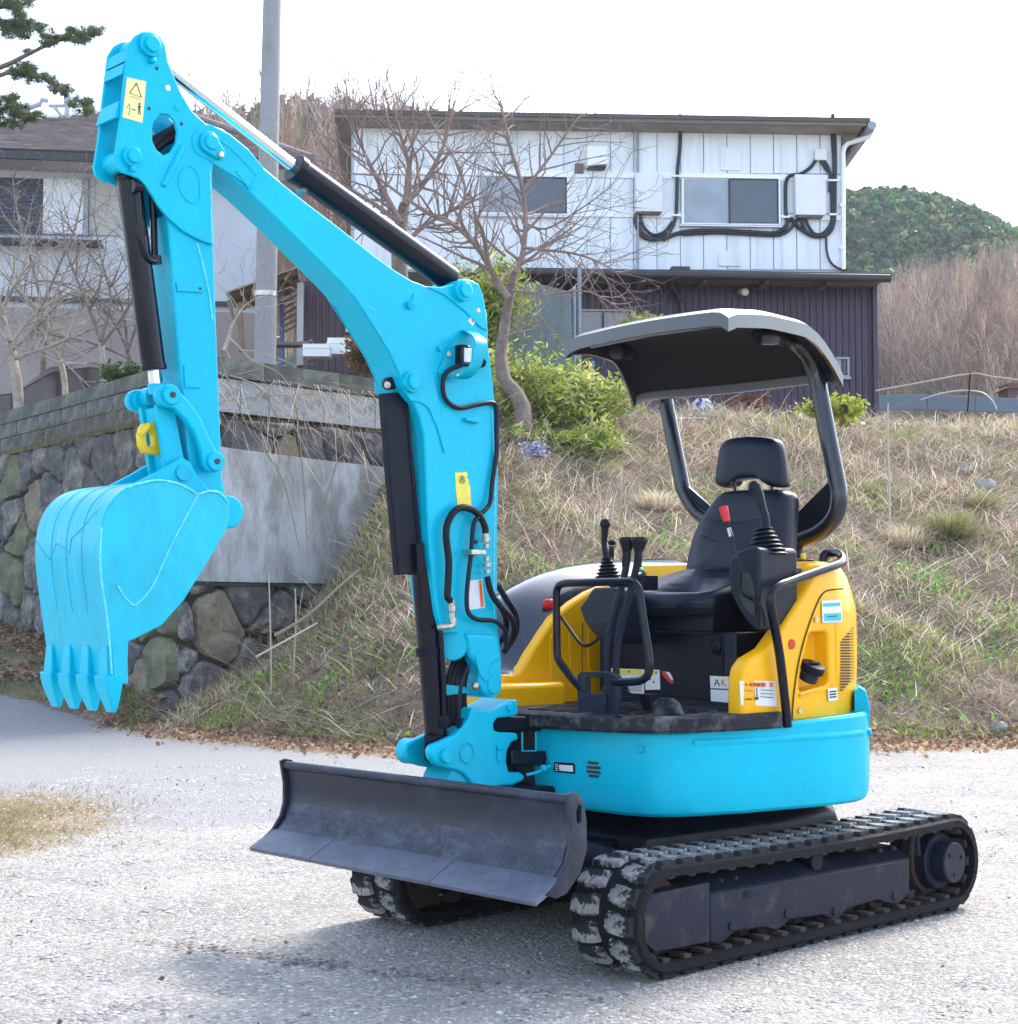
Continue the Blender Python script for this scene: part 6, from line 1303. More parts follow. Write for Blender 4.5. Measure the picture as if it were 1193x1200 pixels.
wobj('white_hose', MB().tube([W(1078, 469, 22.1), W(1100, 462, 22.1), W(1125, 458, 22.1), W(1150, 460, 22.0), (W(1163, 470, 21.9)), (W(1168, 480, 21.8))], .012, 8, 5), mat('hose_white', (.34, .34, .34), .5), 'pale bent hose arching in front of the blue grey boards', 'hose')
wobj('small_hut', MB().box(W(1192, 462, 26), (.45, .5, .3)).prism([W(1178, 455, 25.7), W(1205, 455, 25.7), W(1200, 449, 26), W(1182, 449, 26)], (0, .6, 0)), mat('hut_brown', (.14, .08, .07), .7), 'small brown box with a pale lid at the far right above the bank', 'hut')
wobj('white_bag', MB().sphere(W(823, 482, 22.3), .17, 12, (1, .7, 1.15)), mat('bag_white', (.6, .62, .68), .5, var=.2, vscale=9, col2=(.06, .05, .22), mix=(.47, .5)), 'white and blue plastic bag on the bank under the canopy', 'bag')
wobj('white_plank', MB().box(W(804, 491, 21.6), (.55, .12, .04), rz=.1), ALU, 'white plank lying in the dry grass under the canopy', 'plank')
for (u, v, s) in ((863, 469, .16), (888, 468, .19)):
    c_ = W(u, v, 23.2); wobj('plant_pot', MB().tube([c_-Vector((0, 0, s)), c_, c_+Vector((0, 0, .01)), c_+Vector((0, 0, .05))], [s*.7, s*.95, s*1.05, s*1.05], 20), mat('terracotta', (.11, .03, .022), .7, var=.15), 'dark red pot in the gap under the canopy roof, %s' % ('left one' if u == 863 else 'right one'), 'pot', 'red pots')
rk = random.Random(11)
def rock(u, v, d, s, label, m=STM[0], cat='stone'):
    c_ = W(u, v, d); b = MB(); b.sphere((0, 0, 0), s, 10, (1.2, .9, .8)); b.v = [tuple(Vector(q)*(1+.45*noise.noise(Vector(q)*3/s*.4+Vector((u, v, 0))))) for q in b.v]
    o = part('rock', b, m, None, smooth=30); c_.z = min(c_.z, float(surf(c_.x, c_.y))+s*.35) if c_.y > 13.8 else c_.z; o.location = c_; tag(o, label, cat); return o
LRK = mat('pale_rock', (.30, .29, .28), .85, var=.15, vscale=4, bump=.5, bscale=20)
rock(1153, 491, 20.8, .12, 'pale grey rock on the top of the bank at right', LRK); rock(1131, 488, 21.2, .09, 'small pale rock just left of the bigger rock at top right', LRK)
rock(1170, 829, 14.9, .07, 'pale stone low on the bank by the right edge', LRK); rock(872, 543, 19, .08, 'pale stone half hidden behind the headrest', LRK)
def slat(pts, d, w_, m, label, name='dead_stem'):
    P = [W(u, v, dd) for (u, v), dd in zip(pts, d)]; g_ = float(surf(P[0].x, P[0].y))-.03
    if P[0].z > g_ and abs(P[0].x-P[1].x) < .1: P = [Vector((P[0].x, P[0].y, g_))]+P; w_ = [w_[0]]+w_
    return wobj(name, MB().tube(P, w_, 6, 3), m, label, 'dead stem')
PST = mat('pale_stem', (.45, .41, .33), .8, var=.1)
slat([(1042, 560), (1040, 500), (1041, 472)], [19, 19, 19], [.014, .013, .008], PST, 'pale upright dead stem left of the grass tussock')
slat([(318, 790), (317, 740), (315, 672)], [15.9, 15.8, 15.7], [.009, .008, .005], PST, 'thin straight dead stem standing before the concrete slab, left one')
slat([(345, 770), (347, 730), (346, 690)], [16, 15.9, 15.8], [.009, .008, .005], PST, 'thin dead stem before the concrete slab, right one')
slat([(322, 745), (360, 722), (395, 690), (420, 668)], [15.8, 15.8, 15.9, 16], [.018, .016, .014, .01], mat('bark_stick', (.28, .2, .15), .9), 'brown fallen branch lying up the slope below the slab')
slat([(300, 770), (340, 748), (372, 730)], [15.6, 15.6, 15.7], [.012, .011, .008], PST, 'pale fallen stick on the leaf litter left of the boom cylinder')
# hanging creepers on the wall
VIN_ = mat('creeper', (.27, .22, .17), .9, var=.2)
for i, pts in enumerate(([(258, 420), (290, 500), (330, 560), (350, 640)], [(300, 425), (330, 440), (345, 470), (352, 520), (358, 600), (360, 640)], [(262, 470), (300, 465), (360, 462), (380, 463)], [(395, 540), (380, 590), (362, 630)], [(270, 440), (300, 452), (320, 480), (340, 520)])):
    n_ = len(pts); P = []
    for u, v in pts: a_, z_ = on_rr(u, v, .26); p_ = Vector((*WA, 0))+nW*.26+dW*a_; P.append(Vector((p_.x, p_.y, z_)))
    wobj('creeper_stem', MB().tube(P, [.008]*(n_-1)+[.004], 6, 5), VIN_, ['brown creeper stem crossing the wall diagonally beside the arm', 'longest creeper hanging down in front of the concrete slab', 'pale creeper running level along the block course', 'short creeper curling on the slab near its right end', 'creeper over the boulders right of the arm'][i], 'creeper')
# ================================================================== TREES, SHRUBS, WOODS
BARK = mat('bare_bark', (.17, .13, .11), .9, var=.25, vscale=8, bump=.5, bscale=40, col2=(.24, .2, .17), mix=(.5, .65))
BARKP = mat('pale_bark', (.36, .31, .25), .9, var=.25, vscale=8, bump=.4, bscale=40)
TWG = mat('twig', (.23, .165, .14), .9, var=.2)
class TB:
    def __init__(s, seed): s.tr = MB(); s.cr = MB(); s.r = random.Random(seed)
    def limb(s, P, r0, r1, mb, n=6): mb.tube(P, list(np.linspace(r0, r1, len(P))), n)
    def grow(s, p, d, L, r, lvl, up=.15, spread=.6, flat=.0):
        """wandering branch with side branches"""
        k = max(3, int(L/.18)); P = [p.copy()]; q = p.copy(); dd = d.normalized(); rr = s.r
        for i in range(k):
            dd = (dd+Vector((rr.gauss(0, .16), rr.gauss(0, .16), rr.gauss(0, .12)+up*.1))).normalized(); q = q+dd*(L/k); P.append(q.copy())
            if lvl > 0 and i > 0 and rr.random() < (.75 if lvl > 1 else .62):
                ax = Vector((rr.gauss(0, 1), rr.gauss(0, 1), rr.gauss(0, .8))); ax = (ax-dd*ax.dot(dd)).normalized()
                nd = (dd+ax*(spread+rr.random()*.6)).normalized(); s.grow(q, nd, L*(.38+.3*rr.random())*(1-.35*i/k), max(.0035, r*(1-.6*i/k)*.55), lvl-1, up, spread)
        s.limb(P, r, max(.0025, r*.35), s.cr, 5 if r > .012 else 3)
def tree(name, base, label, cat='tree', trunkpts=None, rad=None, limbs=(), seed=1, bark=BARK, twig=TWG, group=None, lvl=3, auto=None):
    base = Vector(base); t = TB(seed); root = empty(name, base, 0, label=label, cat=cat, group=group)
    if trunkpts: 
        P = [Vector(p)-base for p in trunkpts]; t.tr.tube(P, rad, 10, 4)
    for pts, r0, r1, lv in limbs:
        P = [Vector(p)-base for p in pts]; Q, _ = crom(P, [0]*len(P), 4); t.limb(Q, r0, r1, t.cr, 7)
        for i in range(2, len(Q)):
            f = i/len(Q)
            for _ in range(2 if i % 2 else 1):
                dd = (Q[i]-Q[i-1]).normalized(); ax = Vector((t.r.gauss(0, 1), t.r.gauss(0, 1), t.r.gauss(0, 1))); ax = (ax-dd*ax.dot(dd)).normalized()
                t.grow(Q[i], (dd*.8+ax).normalized(), (.45+.6*t.r.random())*(1.1-.3*f), max(.005, r0*.35*(1-f)+r1*.8), lv)
        t.grow(Q[-1], (Q[-1]-Q[-2]), .6, r1, lv)
    if auto:
        for (p, d, L, r, lv) in auto: t.grow(Vector(p)-base, Vector(d), L, r, lv)
    if trunkpts: part('trunk', t.tr, bark, root, smooth=60)
    me = t.cr.mesh('crown', twig, 0, recalc=False); link('crown', me, root); return root, t
D_ = 19.2
def Wd(L, d): return [W(u, v, d+(i*.12)) for i, (u, v) in enumerate(L)]
tree('bare_tree', W(612, 545, D_), 'bare crooked tree growing at the top of the bank right of the boom', trunkpts=Wd([(613, 560), (612, 520), (613, 485), (607, 465), (592, 445), (587, 420), (590, 390), (597, 350), (603, 320)], D_), rad=[.13, .12, .105, .095, .085, .075, .068, .055, .05],
     limbs=[(Wd([(597, 350), (580, 325), (560, 290), (530, 262), (500, 248), (465, 225), (420, 190)], D_), .045, .012, 2), (Wd([(603, 320), (612, 300), (616, 262), (612, 220), (600, 180), (592, 145), (588, 122)], D_), .04, .012, 2),
            (Wd([(612, 290), (640, 293), (672, 297), (700, 306), (722, 318)], D_-.5), .022, .006, 2), (Wd([(612, 225), (640, 190), (665, 155), (680, 135)], D_), .022, .008, 2), (Wd([(612, 260), (640, 268), (680, 245), (712, 222)], D_+.4), .018, .006, 2),
            (Wd([(535, 262), (545, 225), (535, 190), (515, 160), (500, 130)], D_), .022, .007, 2), (Wd([(592, 300), (560, 268), (570, 235), (585, 205)], D_+.3), .02, .006, 2), (Wd([(590, 395), (612, 385), (625, 365), (627, 352)], D_), .016, .006, 1), (Wd([(600, 340), (640, 345), (690, 342), (735, 368), (745, 372)], D_-.8), .014, .005, 1)], seed=4, lvl=2)
tree('bare_tree', W(466, 300, 22), 'bare bushy tree seen over the boom, with many upright stems', trunkpts=Wd([(470, 340), (467, 290), (470, 262), (474, 240)], 22), rad=[.12, .1, .09, .075],
     limbs=[(Wd([(470, 262), (450, 225), (430, 185), (415, 150)], 22), .05, .012, 2), (Wd([(474, 240), (480, 200), (470, 160), (462, 125)], 22), .05, .012, 2), (Wd([(474, 240), (500, 210), (520, 170), (530, 130)], 22), .05, .012, 2), (Wd([(470, 262), (440, 240), (405, 215), (385, 180)], 22), .04, .01, 2), (Wd([(480, 280), (505, 260), (545, 240), (580, 225)], 22), .035, .01, 2)], seed=9)
# leafless hedge shrubs in front of the left house
tree('bare_shrub', W(20, 470, 23.2), 'pale leafless shrub with spreading twigs at the left edge above the wall', 'shrub', trunkpts=Wd([(26, 540), (20, 450), (16, 425), (12, 400)], 23.2), rad=[.09, .08, .07, .06], bark=BARKP, twig=BARKP,
     limbs=[(Wd([(14, 410), (40, 385), (75, 350), (105, 330)], 23), .04, .01, 2), (Wd([(12, 400), (5, 360), (25, 320), (40, 280)], 23), .04, .01, 2), (Wd([(16, 420), (60, 405), (110, 385), (150, 372)], 22.6), .035, .008, 2), (Wd([(12, 400), (-20, 360), (-30, 300)], 23), .04, .01, 2), (Wd([(14, 400), (45, 365), (95, 340), (140, 350)], 22.8), .03, .008, 2)], seed=12)
tree('bare_shrub', W(120, 440, 22.6), 'leafless shrub behind the bucket cylinder with thin upright branches', 'shrub', trunkpts=Wd([(122, 500), (120, 420), (118, 400)], 22.6), rad=[.05, .045, .04], bark=BARKP, twig=BARK,
     limbs=[(Wd([(118, 400), (100, 350), (80, 300), (72, 250)], 22.6), .03, .007, 2), (Wd([(118, 400), (130, 350), (118, 300), (110, 250)], 22.6), .03, .007, 2), (Wd([(119, 405), (150, 360), (165, 310), (140, 265)], 22.6), .025, .006, 2)], seed=21)
tree('bare_shrub', W(55, 400, 26), 'thin leafless tree before the blue shutters of the left house', 'shrub', trunkpts=Wd([(48, 500), (52, 400), (50, 360)], 26), rad=[.06, .05, .04], bark=BARK, twig=BARK,
     limbs=[(Wd([(50, 360), (35, 300), (20, 250), (15, 210)], 26), .03, .007, 2), (Wd([(50, 360), (70, 310), (90, 260), (100, 200)], 26), .03, .007, 2), (Wd([(51, 370), (20, 340), (-5, 310)], 26), .03, .007, 2)], seed=33)
tree('bare_shrub', W(275, 405, 20), 'few leafless stems hanging over the wall between arm and pole', 'shrub', trunkpts=Wd([(262, 412), (268, 395), (272, 380)], 19.8), rad=[.03, .026, .02], bark=BARKP, twig=BARKP,
     limbs=[(Wd([(270, 385), (285, 360), (300, 350)], 19.8), .015, .005, 1), (Wd([(268, 395), (300, 430), (318, 470), (325, 500)], 19), .014, .005, 1), (Wd([(264, 410), (280, 440), (300, 490)], 18.6), .013, .004, 1)], seed=41)
tree('bare_shrub', W(75, 440, 23), 'tangled leafless shrub between the pale left shrub and the parked car', 'shrub', trunkpts=Wd([(78, 520), (76, 450), (70, 420)], 23), rad=[.05, .045, .04], bark=BARKP, twig=BARKP,
     limbs=[(Wd([(70, 420), (40, 370), (20, 320), (30, 270)], 23), .026, .006, 2), (Wd([(70, 420), (90, 370), (120, 340), (160, 330)], 22.8), .026, .006, 2), (Wd([(72, 425), (30, 410), (-10, 400)], 22.8), .022, .006, 2), (Wd([(70, 420), (60, 360), (85, 300), (90, 260)], 23.2), .024, .006, 2)], seed=61)
tree('bare_shrub', W(150, 430, 23.4), 'fine twigged leafless shrub right behind the arm and bucket cylinder', 'shrub', trunkpts=Wd([(156, 500), (154, 440), (150, 410)], 23.4), rad=[.05, .045, .04], bark=BARK, twig=BARK,
     limbs=[(Wd([(150, 410), (120, 360), (60, 330), (10, 340)], 23.2), .024, .005, 2), (Wd([(150, 410), (140, 350), (100, 290), (60, 240)], 23.4), .024, .005, 2), (Wd([(150, 410), (170, 340), (150, 270), (130, 200)], 23.4), .022, .005, 2), (Wd([(152, 420), (100, 400), (40, 390)], 22.9), .02, .005, 2)], seed=67)
# leafy shrubs: many leaf faces round arching stems
def leafy(name, c, size, n, cols, lsz, label, cat='shrub', stems=14, seed=1, group=None, m=GM2, arch=.6, wd=.32):
    r_ = np.random.default_rng(seed); base = Vector(c); root = empty(name, base, 0, label=label, cat=cat, group=group); sm = MB(); ctr = []
    for i in range(stems):
        a = r_.uniform(0, 2*np.pi); q = r_.uniform(.2, 1)**.5; tip = Vector((size[0]*q*math.cos(a), size[1]*q*math.sin(a), size[2]*r_.uniform(.5, 1)*(1.1-.45*q))); mid = Vector((tip.x*.35, tip.y*.35, tip.z*.75))
        P, _ = crom([Vector((r_.normal(0, .08), r_.normal(0, .08), 0)), mid, tip], [0]*3, 5); sm.tube(P, list(np.linspace(.012, .003, len(P))), 4); ctr += P[2:]
        for _ in range(3):
            s0 = P[r_.integers(4, len(P))]; e = s0+Vector(tuple(r_.normal(0, .22, 3)))*max(.4, size[2]*.5); sm.tube([s0, e], [.004, .002], 3); ctr += [s0.lerp(e, t) for t in (.4, .7, 1)]
    part('stems', sm, TWG, root, smooth=0)
    C = np.array([tuple(p) for p in ctr]); k = r_.integers(0, len(C), n); P = C[k]+r_.normal(0, 1, (n, 3))*np.array([.09, .09, .07])*max(.6, size[2])
    V, F, cc = leaves(P[:, 0], P[:, 1], np.maximum(P[:, 2], .02), r_.uniform(lsz*.6, lsz*1.3, n), pal(n, cols), tilt=1.0, wd=wd)
    link('crown', np_mesh('crown', V, F, m, cc), root); return root
BG = [(.30, .42, .07), (.42, .50, .10), (.22, .33, .06), (.55, .54, .16), (.14, .22, .05), (.5, .44, .24)]
sp = [((640, 520), 20.4, (1.05, .8, 1.2), 5200, 'largest bamboo grass clump, beside the crooked tree trunk'), ((690, 520), 21.0, (.8, .7, .95), 3600, 'bamboo grass clump left of the canopy edge'), ((590, 530), 20.8, (.6, .6, 1.6), 4500, 'bamboo grass clump close behind the boom'), ((565, 420), 22.5, (.6, .5, 1.6), 5000, 'taller bamboo grass rising behind the top of the boom'), ((655, 540), 19.6, (.8, .5, .55), 4000, 'low bamboo grass in front of the biggest clump')]
for i, ((u, v), d, sz, n, lb) in enumerate(sp): leafy('bamboo_grass', W(u, v, d), sz, n, BG, .12, lb, 'bamboo grass', stems=26, seed=50+i, group='bamboo grass on the bank', wd=.13)
leafy('young_bamboo', W(990, 500, 20.5), (.22, .2, .62), 420, [(.42, .44, .08), (.30, .38, .06)], .10, 'small yellow green bamboo sprig right of the canopy post', 'bamboo grass', stems=9, seed=70)
leafy('yellow_shrub', W(965, 490, 20.8), (.4, .3, .25), 700, [(.4, .42, .07), (.34, .36, .08)], .06, 'low yellow green shrub at the foot of the brown wall corner', 'shrub', stems=10, seed=71)
leafy('young_bamboo', W(755, 400, 22.8), (.5, .3, .45), 260, [(.42, .44, .1), (.3, .36, .08)], .12, 'thin bamboo twig before the brown wall above the canopy', 'bamboo grass', stems=6, seed=72)
leafy('red_leaf_shrub', W(425, 445, 20.5), (.32, .3, .62), 1500, [(.22, .05, .03), (.08, .12, .04), (.12, .15, .05), (.3, .1, .05)], .06, 'dark shrub with reddish leaves above the wall, under the boom', 'shrub', stems=14, seed=73)
0 and leafy('grey_shrub', W(320, 200, 48), (6, 3, 3.6), 5500, [(.2, .15, .12), (.26, .2, .16), (.14, .12, .09)], .35, 'greyish brown trees on the rise behind the concrete pole', 'tree', stems=60, seed=74, m=GM)
leafy('flower_bunch', W(626, 536, 17.6), (.10, .08, .14), 420, [(.32, .36, .52), (.4, .44, .58), (.25, .28, .45)], .035, 'faded blue flower bunch at the foot of the crooked tree', 'flowers', stems=8, seed=75)
leafy('evergreen_shrub', W(140, 455, 21.8), (.35, .3, .35), 900, [(.05, .09, .03), (.08, .13, .04)], .06, 'small dark evergreen bush on the parapet near the bucket cylinder', 'shrub', stems=10, seed=76)
# grass tussocks on the bank top right
def tussock(u, v, d, n, L, R_, cols, label):
    c = W(u, v, d); c.z = float(surf(c.x, c.y)); a = rng.uniform(0, 2*np.pi, n); q = R_*rng.uniform(0, 1, n)**1.5; ln_ = rng.uniform(.05, 1.25, n)
    V, F, C = blades(c.x+q*np.cos(a), c.y+q*np.sin(a), np.full(n, c.z-.02), rng.uniform(L*.5, L, n), .008, ln_, pal(n, cols), bend=.9, azm=a); tag(link('grass_tussock', np_mesh('grass_tussock', V, F, GM2, C)), label, 'grass tussock', 'grass tussocks on the bank')
tg = [(.26, .27, .10), (.35, .33, .15), (.42, .37, .22), (.18, .22, .07)]
tussock(1110, 545, 19.0, 1500, .62, .28, tg, 'big green and straw grass tussock near the top right of the bank')
tussock(1062, 560, 18.8, 800, .5, .22, straw[:3], 'dry straw tussock left of the big green one'); tussock(1150, 520, 20, 500, .4, .2, tg, 'small tussock right of and above the big green one')
tussock(770, 560, 18.6, 900, .42, .22, straw[:3], 'pale dry tussock behind the right canopy post')
for q in ((740, 480, 21.6), (950, 470, 22), (1000, 478, 22)):
    pass
# ---- far woods and hills
def hill(name, xs, prof_, y0, depth, m, steps=30, amp=1.0):
    X = np.linspace(xs[0], xs[1], 120); Yy = np.linspace(0, depth, steps); XX, YY = np.meshgrid(X, Yy)
    top = np.interp(XX, *prof_); t = YY/depth; ZZ = top*np.sin(np.clip(t*1.25, 0, 1)*np.pi/2)+amp*wn(XX, YY, 9, 2)*t; ZZ = ZZ+0
    nx, ny = len(X), len(Yy); I = np.arange(nx*ny).reshape(ny, nx); F = np.stack([I[:-1, :-1], I[:-1, 1:], I[1:, 1:], I[1:, :-1]], -1).reshape(-1, 4)
    tag(link(name, np_mesh(name, np.stack([XX.ravel(), (YY+y0).ravel(), ZZ.ravel()], 1), F, m, smooth=True)), kind='structure')
    return lambda x, y: np.interp(x, *prof_)*np.sin(np.clip((y-y0)/depth*1.25, 0, 1)*np.pi/2)
HM = mat('hill_floor', (.10, .085, .06), .95, var=.3, vscale=.2); HG = mat('forest_floor', (.05, .075, .04), .95, var=.3, vscale=.1)
def zp(v, d): return CAMH+(709-v)*d/FPX
dC = 240.; Xc = lambda u, d: (u-PW/2)/FPX*d
hc = hill('forested_hill', (Xc(-500, dC), Xc(2000, dC)), ([Xc(u, dC) for u in (-500, 0, 300, 420, 520, 640, 900, 1000, 1050, 1100, 1150, 1193, 1260, 1400, 2000)], [zp(v, dC) for v in (330, 260, 215, 205, 220, 255, 300, 292, 302, 326, 352, 380, 410, 450, 500)]), 150., 90., HG)
# conifer tufts as one far-off wood
def conifers(n, xr, yr, fn, hs, cols, name, K=60):
    """tree crowns broken into tufts: K leaf-mass faces round each crown"""
    x = rng.uniform(*xr, n); y = rng.uniform(*yr, n); z = fn(x, y); h = rng.uniform(*hs, n); r = h*rng.uniform(.25, .5, n)
    u = rng.uniform(0, 1, (n, K)); a = rng.uniform(0, 2*np.pi, (n, K)); q = np.sqrt(np.clip(1-u**1.6, 0, 1))*rng.uniform(.5, 1.1, (n, K))
    c = np.stack([x[:, None]+r[:, None]*q*np.cos(a), y[:, None]+r[:, None]*q*np.sin(a), z[:, None]+h[:, None]*u], 2).reshape(-1, 3); m = len(c)
    s = (np.repeat(h, K)*rng.uniform(.07, .16, m))[:, None]; d1 = rng.normal(0, 1, (m, 3)); d1 /= np.linalg.norm(d1, axis=1)[:, None]; d2 = np.cross(d1, rng.normal(0, 1, (m, 3))); d2 /= np.linalg.norm(d2, axis=1)[:, None]
    V = np.stack([c+d1*s, c-d1*s*.6+d2*s, c-d1*s*.6-d2*s], 1).reshape(-1, 3); C = np.repeat(np.repeat(pal(n, cols, .3), K, 0)*rng.uniform(.65, 1.35, (m, 1)), 3, 0)
    tag(link(name, np_mesh(name, V, np.arange(m*3).reshape(-1, 3), GM2, np.clip(C, 0, 1))), kind='stuff')
conifers(6500, (Xc(960, 200), Xc(1300, 200)), (158, 240), hc, (1.8, 4.2), [(.04, .12, .05), (.07, .17, .05), (.11, .2, .06), (.04, .09, .05), (.16, .19, .08), (.13, .12, .08)], 'conifer_wood')
# leafless wood: thousands of fine stems and twig sprays as one mass
def barewood(n, xr, yr, fn, hs, cols, name, nt=46, wd=.035):
    x = rng.uniform(*xr, n); y = rng.uniform(*yr, n); z = fn(x, y); h = rng.uniform(*hs, n); tc = pal(n, cols, .25)
    # stems
    bx_ = np.repeat(x, nt); by_ = np.repeat(y, nt); bz = np.repeat(z, nt); hh = np.repeat(h, nt); m = len(bx_)
    f = rng.uniform(.15, 1, m)**.8; rad_ = hh*.30*np.sin(np.pi*np.clip(f*.85+.1, 0, 1))*rng.uniform(0, 1, m)**.5; a = rng.uniform(0, 2*np.pi, m)
    j_ = rng.normal(0, .10, m); st = np.stack([bx_+rad_*(.3+j_)*np.cos(a+j_*3), by_+rad_*.3*np.sin(a), bz+hh*np.clip(f-.22*rng.uniform(.2, 1.2, m), 0, 1)], 1); en = np.stack([bx_+rad_*np.cos(a), by_+rad_*np.sin(a), bz+hh*f], 1)
    first = np.zeros(m, bool); first[::nt] = True; st[first] = np.stack([x, y, z-.5], 1); en[first] = np.stack([x+rng.normal(0, .3, n), y, z+h*.9], 1)
    w_ = np.where(first, wd*2.2, wd*rng.uniform(.5, 1.2, m)); sdv = np.cross(en-st, rng.normal(0, 1, (m, 3))); sdv /= np.linalg.norm(sdv, axis=1)[:, None]+1e-9
    V = np.stack([st-sdv*w_[:, None], st+sdv*w_[:, None], en], 1).reshape(-1, 3); F = np.arange(m*3).reshape(-1, 3)
    C = np.repeat(np.repeat(tc, nt, 0)*rng.uniform(.7, 1.3, (m, 1)), 3, 0)
    tag(link(name, np_mesh(name, V, F, GM, np.clip(C, 0, 1))), kind='stuff')
BRN = [(.31, .24, .20), (.26, .20, .17), (.36, .29, .25), (.22, .18, .16), (.32, .24, .19)]
dB = 75.; hb = hill('wooded_slope', (Xc(1005, dB), Xc(2400, dB)), ([Xc(u, dB) for u in (1000, 1040, 1090, 1150, 1200, 1500, 2400)], [zp(v, dB) for v in (440, 420, 385, 365, 360, 360, 380)]), 42., 60., HM)
barewood(950, (Xc(1025, 75), Xc(1290, 75)), (44, 98), hb, (2.6, 5.6), BRN, 'leafless_wood', 120, .014)
# brown woods on the skyline behind the buildings
conifers(2200, (Xc(-1100, 210), Xc(720, 210)), (175, 240), hc, (3, 6), [(.07, .09, .07), (.10, .10, .08)], 'skyline_evergreens')
barewood(1900, (Xc(-900, 205), Xc(760, 205)), (165, 240), hc, (4, 8.5), BRN, 'skyline_bare_wood', 34, .09)
barewood(230, (Xc(255, 60), Xc(520, 60)), (52, 70), lambda x, y: 0*x+12.5, (4.0, 8.0), BRN, 'bare_wood_behind_workshop', 90, .022)
# ---- pine boughs entering at top left
def pine(base, boughs, label, seed=3):
    r_ = np.random.default_rng(seed); root = empty('pine_tree', base, 0, label=label, cat='tree'); tr = MB(); b0 = Vector(base); tips = []
    top = W(-70, -80, 24)
    tr.tube([Vector((0, 0, 0)), W(-110, 250, 24)-b0, top-b0], [.22, .16, .1], 10, 3)
    for pts, tuf in boughs:
        P, _ = crom([W(u, v, 24+dd)-b0 for u, v, dd in pts], [0]*len(pts), 5); tr.tube(P, list(np.linspace(.05, .012, len(P))), 6)
        for (u, v, s) in tuf:
            for _ in range(int(9*s)):
                tips.append((W(u+r_.normal(0, 7*s), v+r_.normal(0, 4*s), 24+r_.normal(0, .25)))-b0)
    part('trunk', tr, BARK, root, smooth=60)
    T = np.array([tuple(t) for t in tips]); n = len(T)*46; c = np.repeat(T, 46, 0); d = r_.normal(0, 1, (n, 3)); d[:, 2] = np.abs(d[:, 2])*.8; d /= np.linalg.norm(d, axis=1)[:, None]; e = c+d*r_.uniform(.07, .15, (n, 1)); s_ = np.cross(d, r_.normal(0, 1, (n, 3))); s_ /= np.linalg.norm(s_, axis=1)[:, None]; c2 = c+r_.normal(0, .03, (n, 3))
    V = np.stack([c2-s_*.006, c2+s_*.006, e], 1).reshape(-1, 3); link('crown', np_mesh('crown', V, np.arange(n*3).reshape(-1, 3), GM2, np.repeat(pal(n, [(.06, .11, .05), (.08, .14, .06), (.12, .15, .06), (.14, .1, .06)]), 3, 0)), root)
pb_ = W(-110, 470, 24); pb_.z = 3.8
pine(pb_, [([(-70, -10, 0), (-20, 8, 0), (20, 6, 0), (42, 0, 0)], [(0, 8, 1), (12, 3, 1), (25, 2, 1), (20, 12, .6), (34, -2, .8), (24, 16, .4)]),
           ([(-80, 40, 0), (-20, 30, 0), (20, 30, 0), (45, 34, 0)], [(2, 30, 1.3), (12, 28, 1.3), (22, 30, 1.2), (32, 32, 1.2), (40, 33, .8), (28, 38, .8), (8, 38, .8), (45, 30, .3)]),
           ([(-90, 110, 0), (0, 79, 0), (30, 65, 0), (62, 50, 0), (90, 42, 0), (118, 34, 0)], [(52, 46, .8), (62, 46, .9), (75, 43, 1), (88, 42, 1), (95, 47, .9), (83, 36, .5), (108, 34, .7), (114, 37, .6), (30, 60, .3), (104, 40, .5), (57, 52, .5)]),
           ([(-80, 120, 0), (-10, 92, 0), (20, 84, 0), (50, 92, 0), (75, 104, 0)], [(15, 86, 1), (25, 84, 1), (35, 86, 1), (45, 92, 1), (34, 80, .8), (60, 98, .7), (68, 104, .9), (75, 108, .7)]),
           ([(-80, 170, 0), (0, 130, 0), (20, 126, 0)], [(4, 122, 1.3), (20, 120, 1.2), (12, 132, 1.4), (30, 132, 1.2), (40, 138, 1), (2, 142, 1.4), (22, 142, 1.2), (100, 122, .8), (90, 118, .8), (104, 130, .6)])], 'pine tree with long boughs entering at the top left', 3)

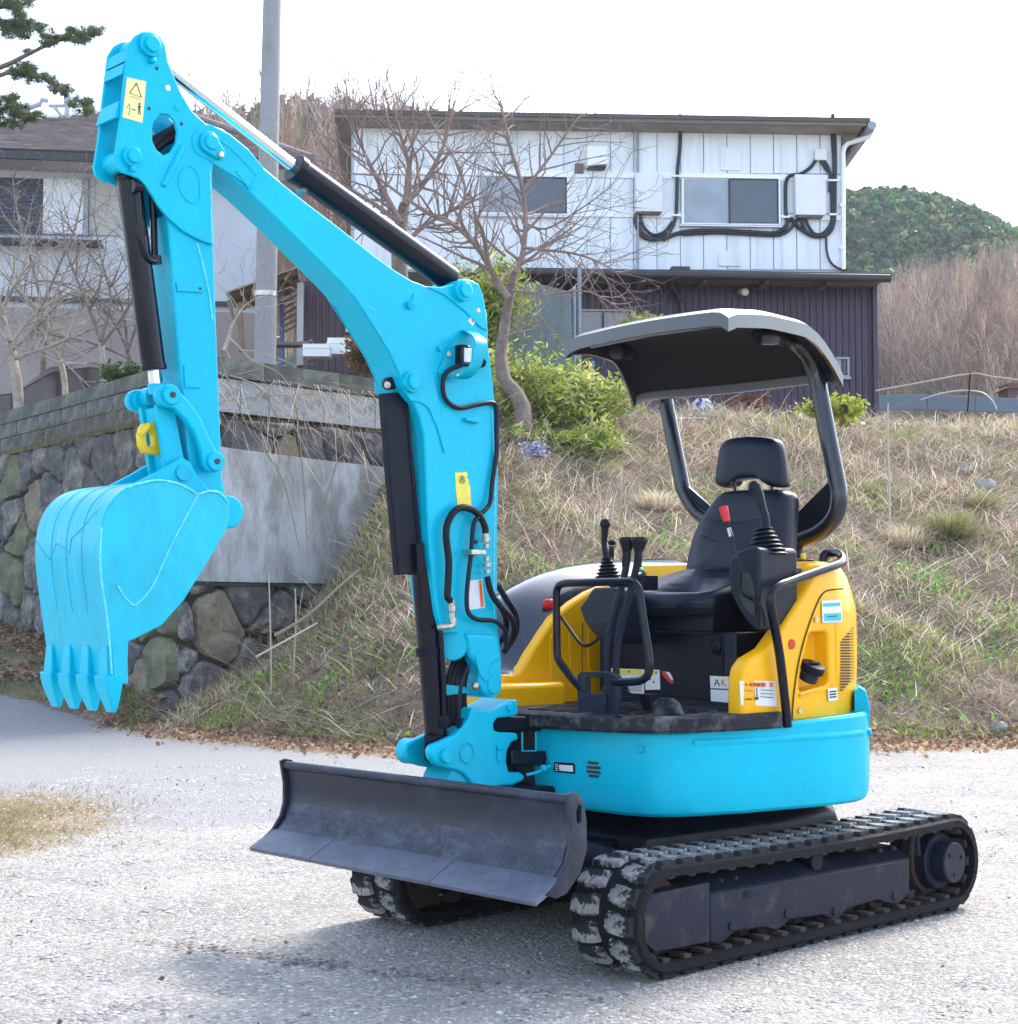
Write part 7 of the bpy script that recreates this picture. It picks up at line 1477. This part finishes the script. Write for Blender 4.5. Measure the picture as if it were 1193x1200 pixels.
# ---- dry creepers and grass hanging over the walls
def overhang(n, A, B, zt, L, name, cols, label=None):
    t = rng.uniform(0, 1, n)**1.0; keep = wn(t*9, t*3, 1, 4) > -.35; t = t[keep]; n = len(t); d = np.array([B[0]-A[0], B[1]-A[1]]); nn = np.array([d[1], -d[0]])/np.hypot(*d)
    x = A[0]+d[0]*t+nn[0]*(.13+rng.uniform(0, .12, n)); y = A[1]+d[1]*t+nn[1]*(.13+rng.uniform(0, .12, n)); z = zt-rng.uniform(-.15, .9, n)**2
    az = math.atan2(nn[1], nn[0])+rng.normal(0, 1.0, n); V, F, C = blades(x, y, z, rng.uniform(.2, L, n), .007, rng.uniform(1.5, 2.9, n), pal(n, cols), bend=.5, azm=az)
    tag(link(name, np_mesh(name, V, F, GM, C)), kind='stuff')
overhang(420, WA, WB, 3.7, .8, 'hanging_dry_grass', straw); overhang(900, WL, WA, 3.5, .55, 'hanging_creepers', [(.3, .24, .18), (.22, .18, .14), (.18, .2, .08)])
x = rng.uniform(-3.4, -1.6, 2200); y = np.interp(x, [WA[0], WB[0]], [WA[1], WB[1]])-rng.uniform(.12, 1.2, 2200); z = surf(x, y); n = len(x)
bl_obj('weeds_below_slab', GM, x, y, z, rng.uniform(.1, .3, n), .008, rng.uniform(.1, 1.0, n), pal(n, straw+[(.2, .25, .08)]), bend=.8)

n = 420; x = rng.uniform(-3, 3.4, n); y = rng.uniform(4.6, 13, n); V, F, C = leaves(x, y, np.full(n, .022), rng.uniform(.012, .03, n), pal(n, litter), tilt=.5)
tag(link('scattered_leaves', np_mesh('scattered_leaves', V, F, GM, C)), kind='stuff')
# ================================================================== THE AIR: thin even haze out to the hills
hz = MB().box((20, 128, 36), (560, 284, 77)).mesh('haze', [], 0)
hm_ = bpy.data.materials.new('haze_air'); hm_.use_nodes = True; n_ = hm_.node_tree.nodes; n_.clear(); o_ = n_.new('ShaderNodeOutputMaterial'); v_ = n_.new('ShaderNodeVolumePrincipled')
v_.inputs['Density'].default_value = .0005; v_.inputs['Color'].default_value = (.86, .92, 1, 1); v_.inputs['Anisotropy'].default_value = .0
hm_.node_tree.links.new(v_.outputs[0], o_.inputs['Volume']); hz.materials.append(hm_)
tag(link('haze', hz), kind='stuff')
SC.cycles.volume_bounces = 0
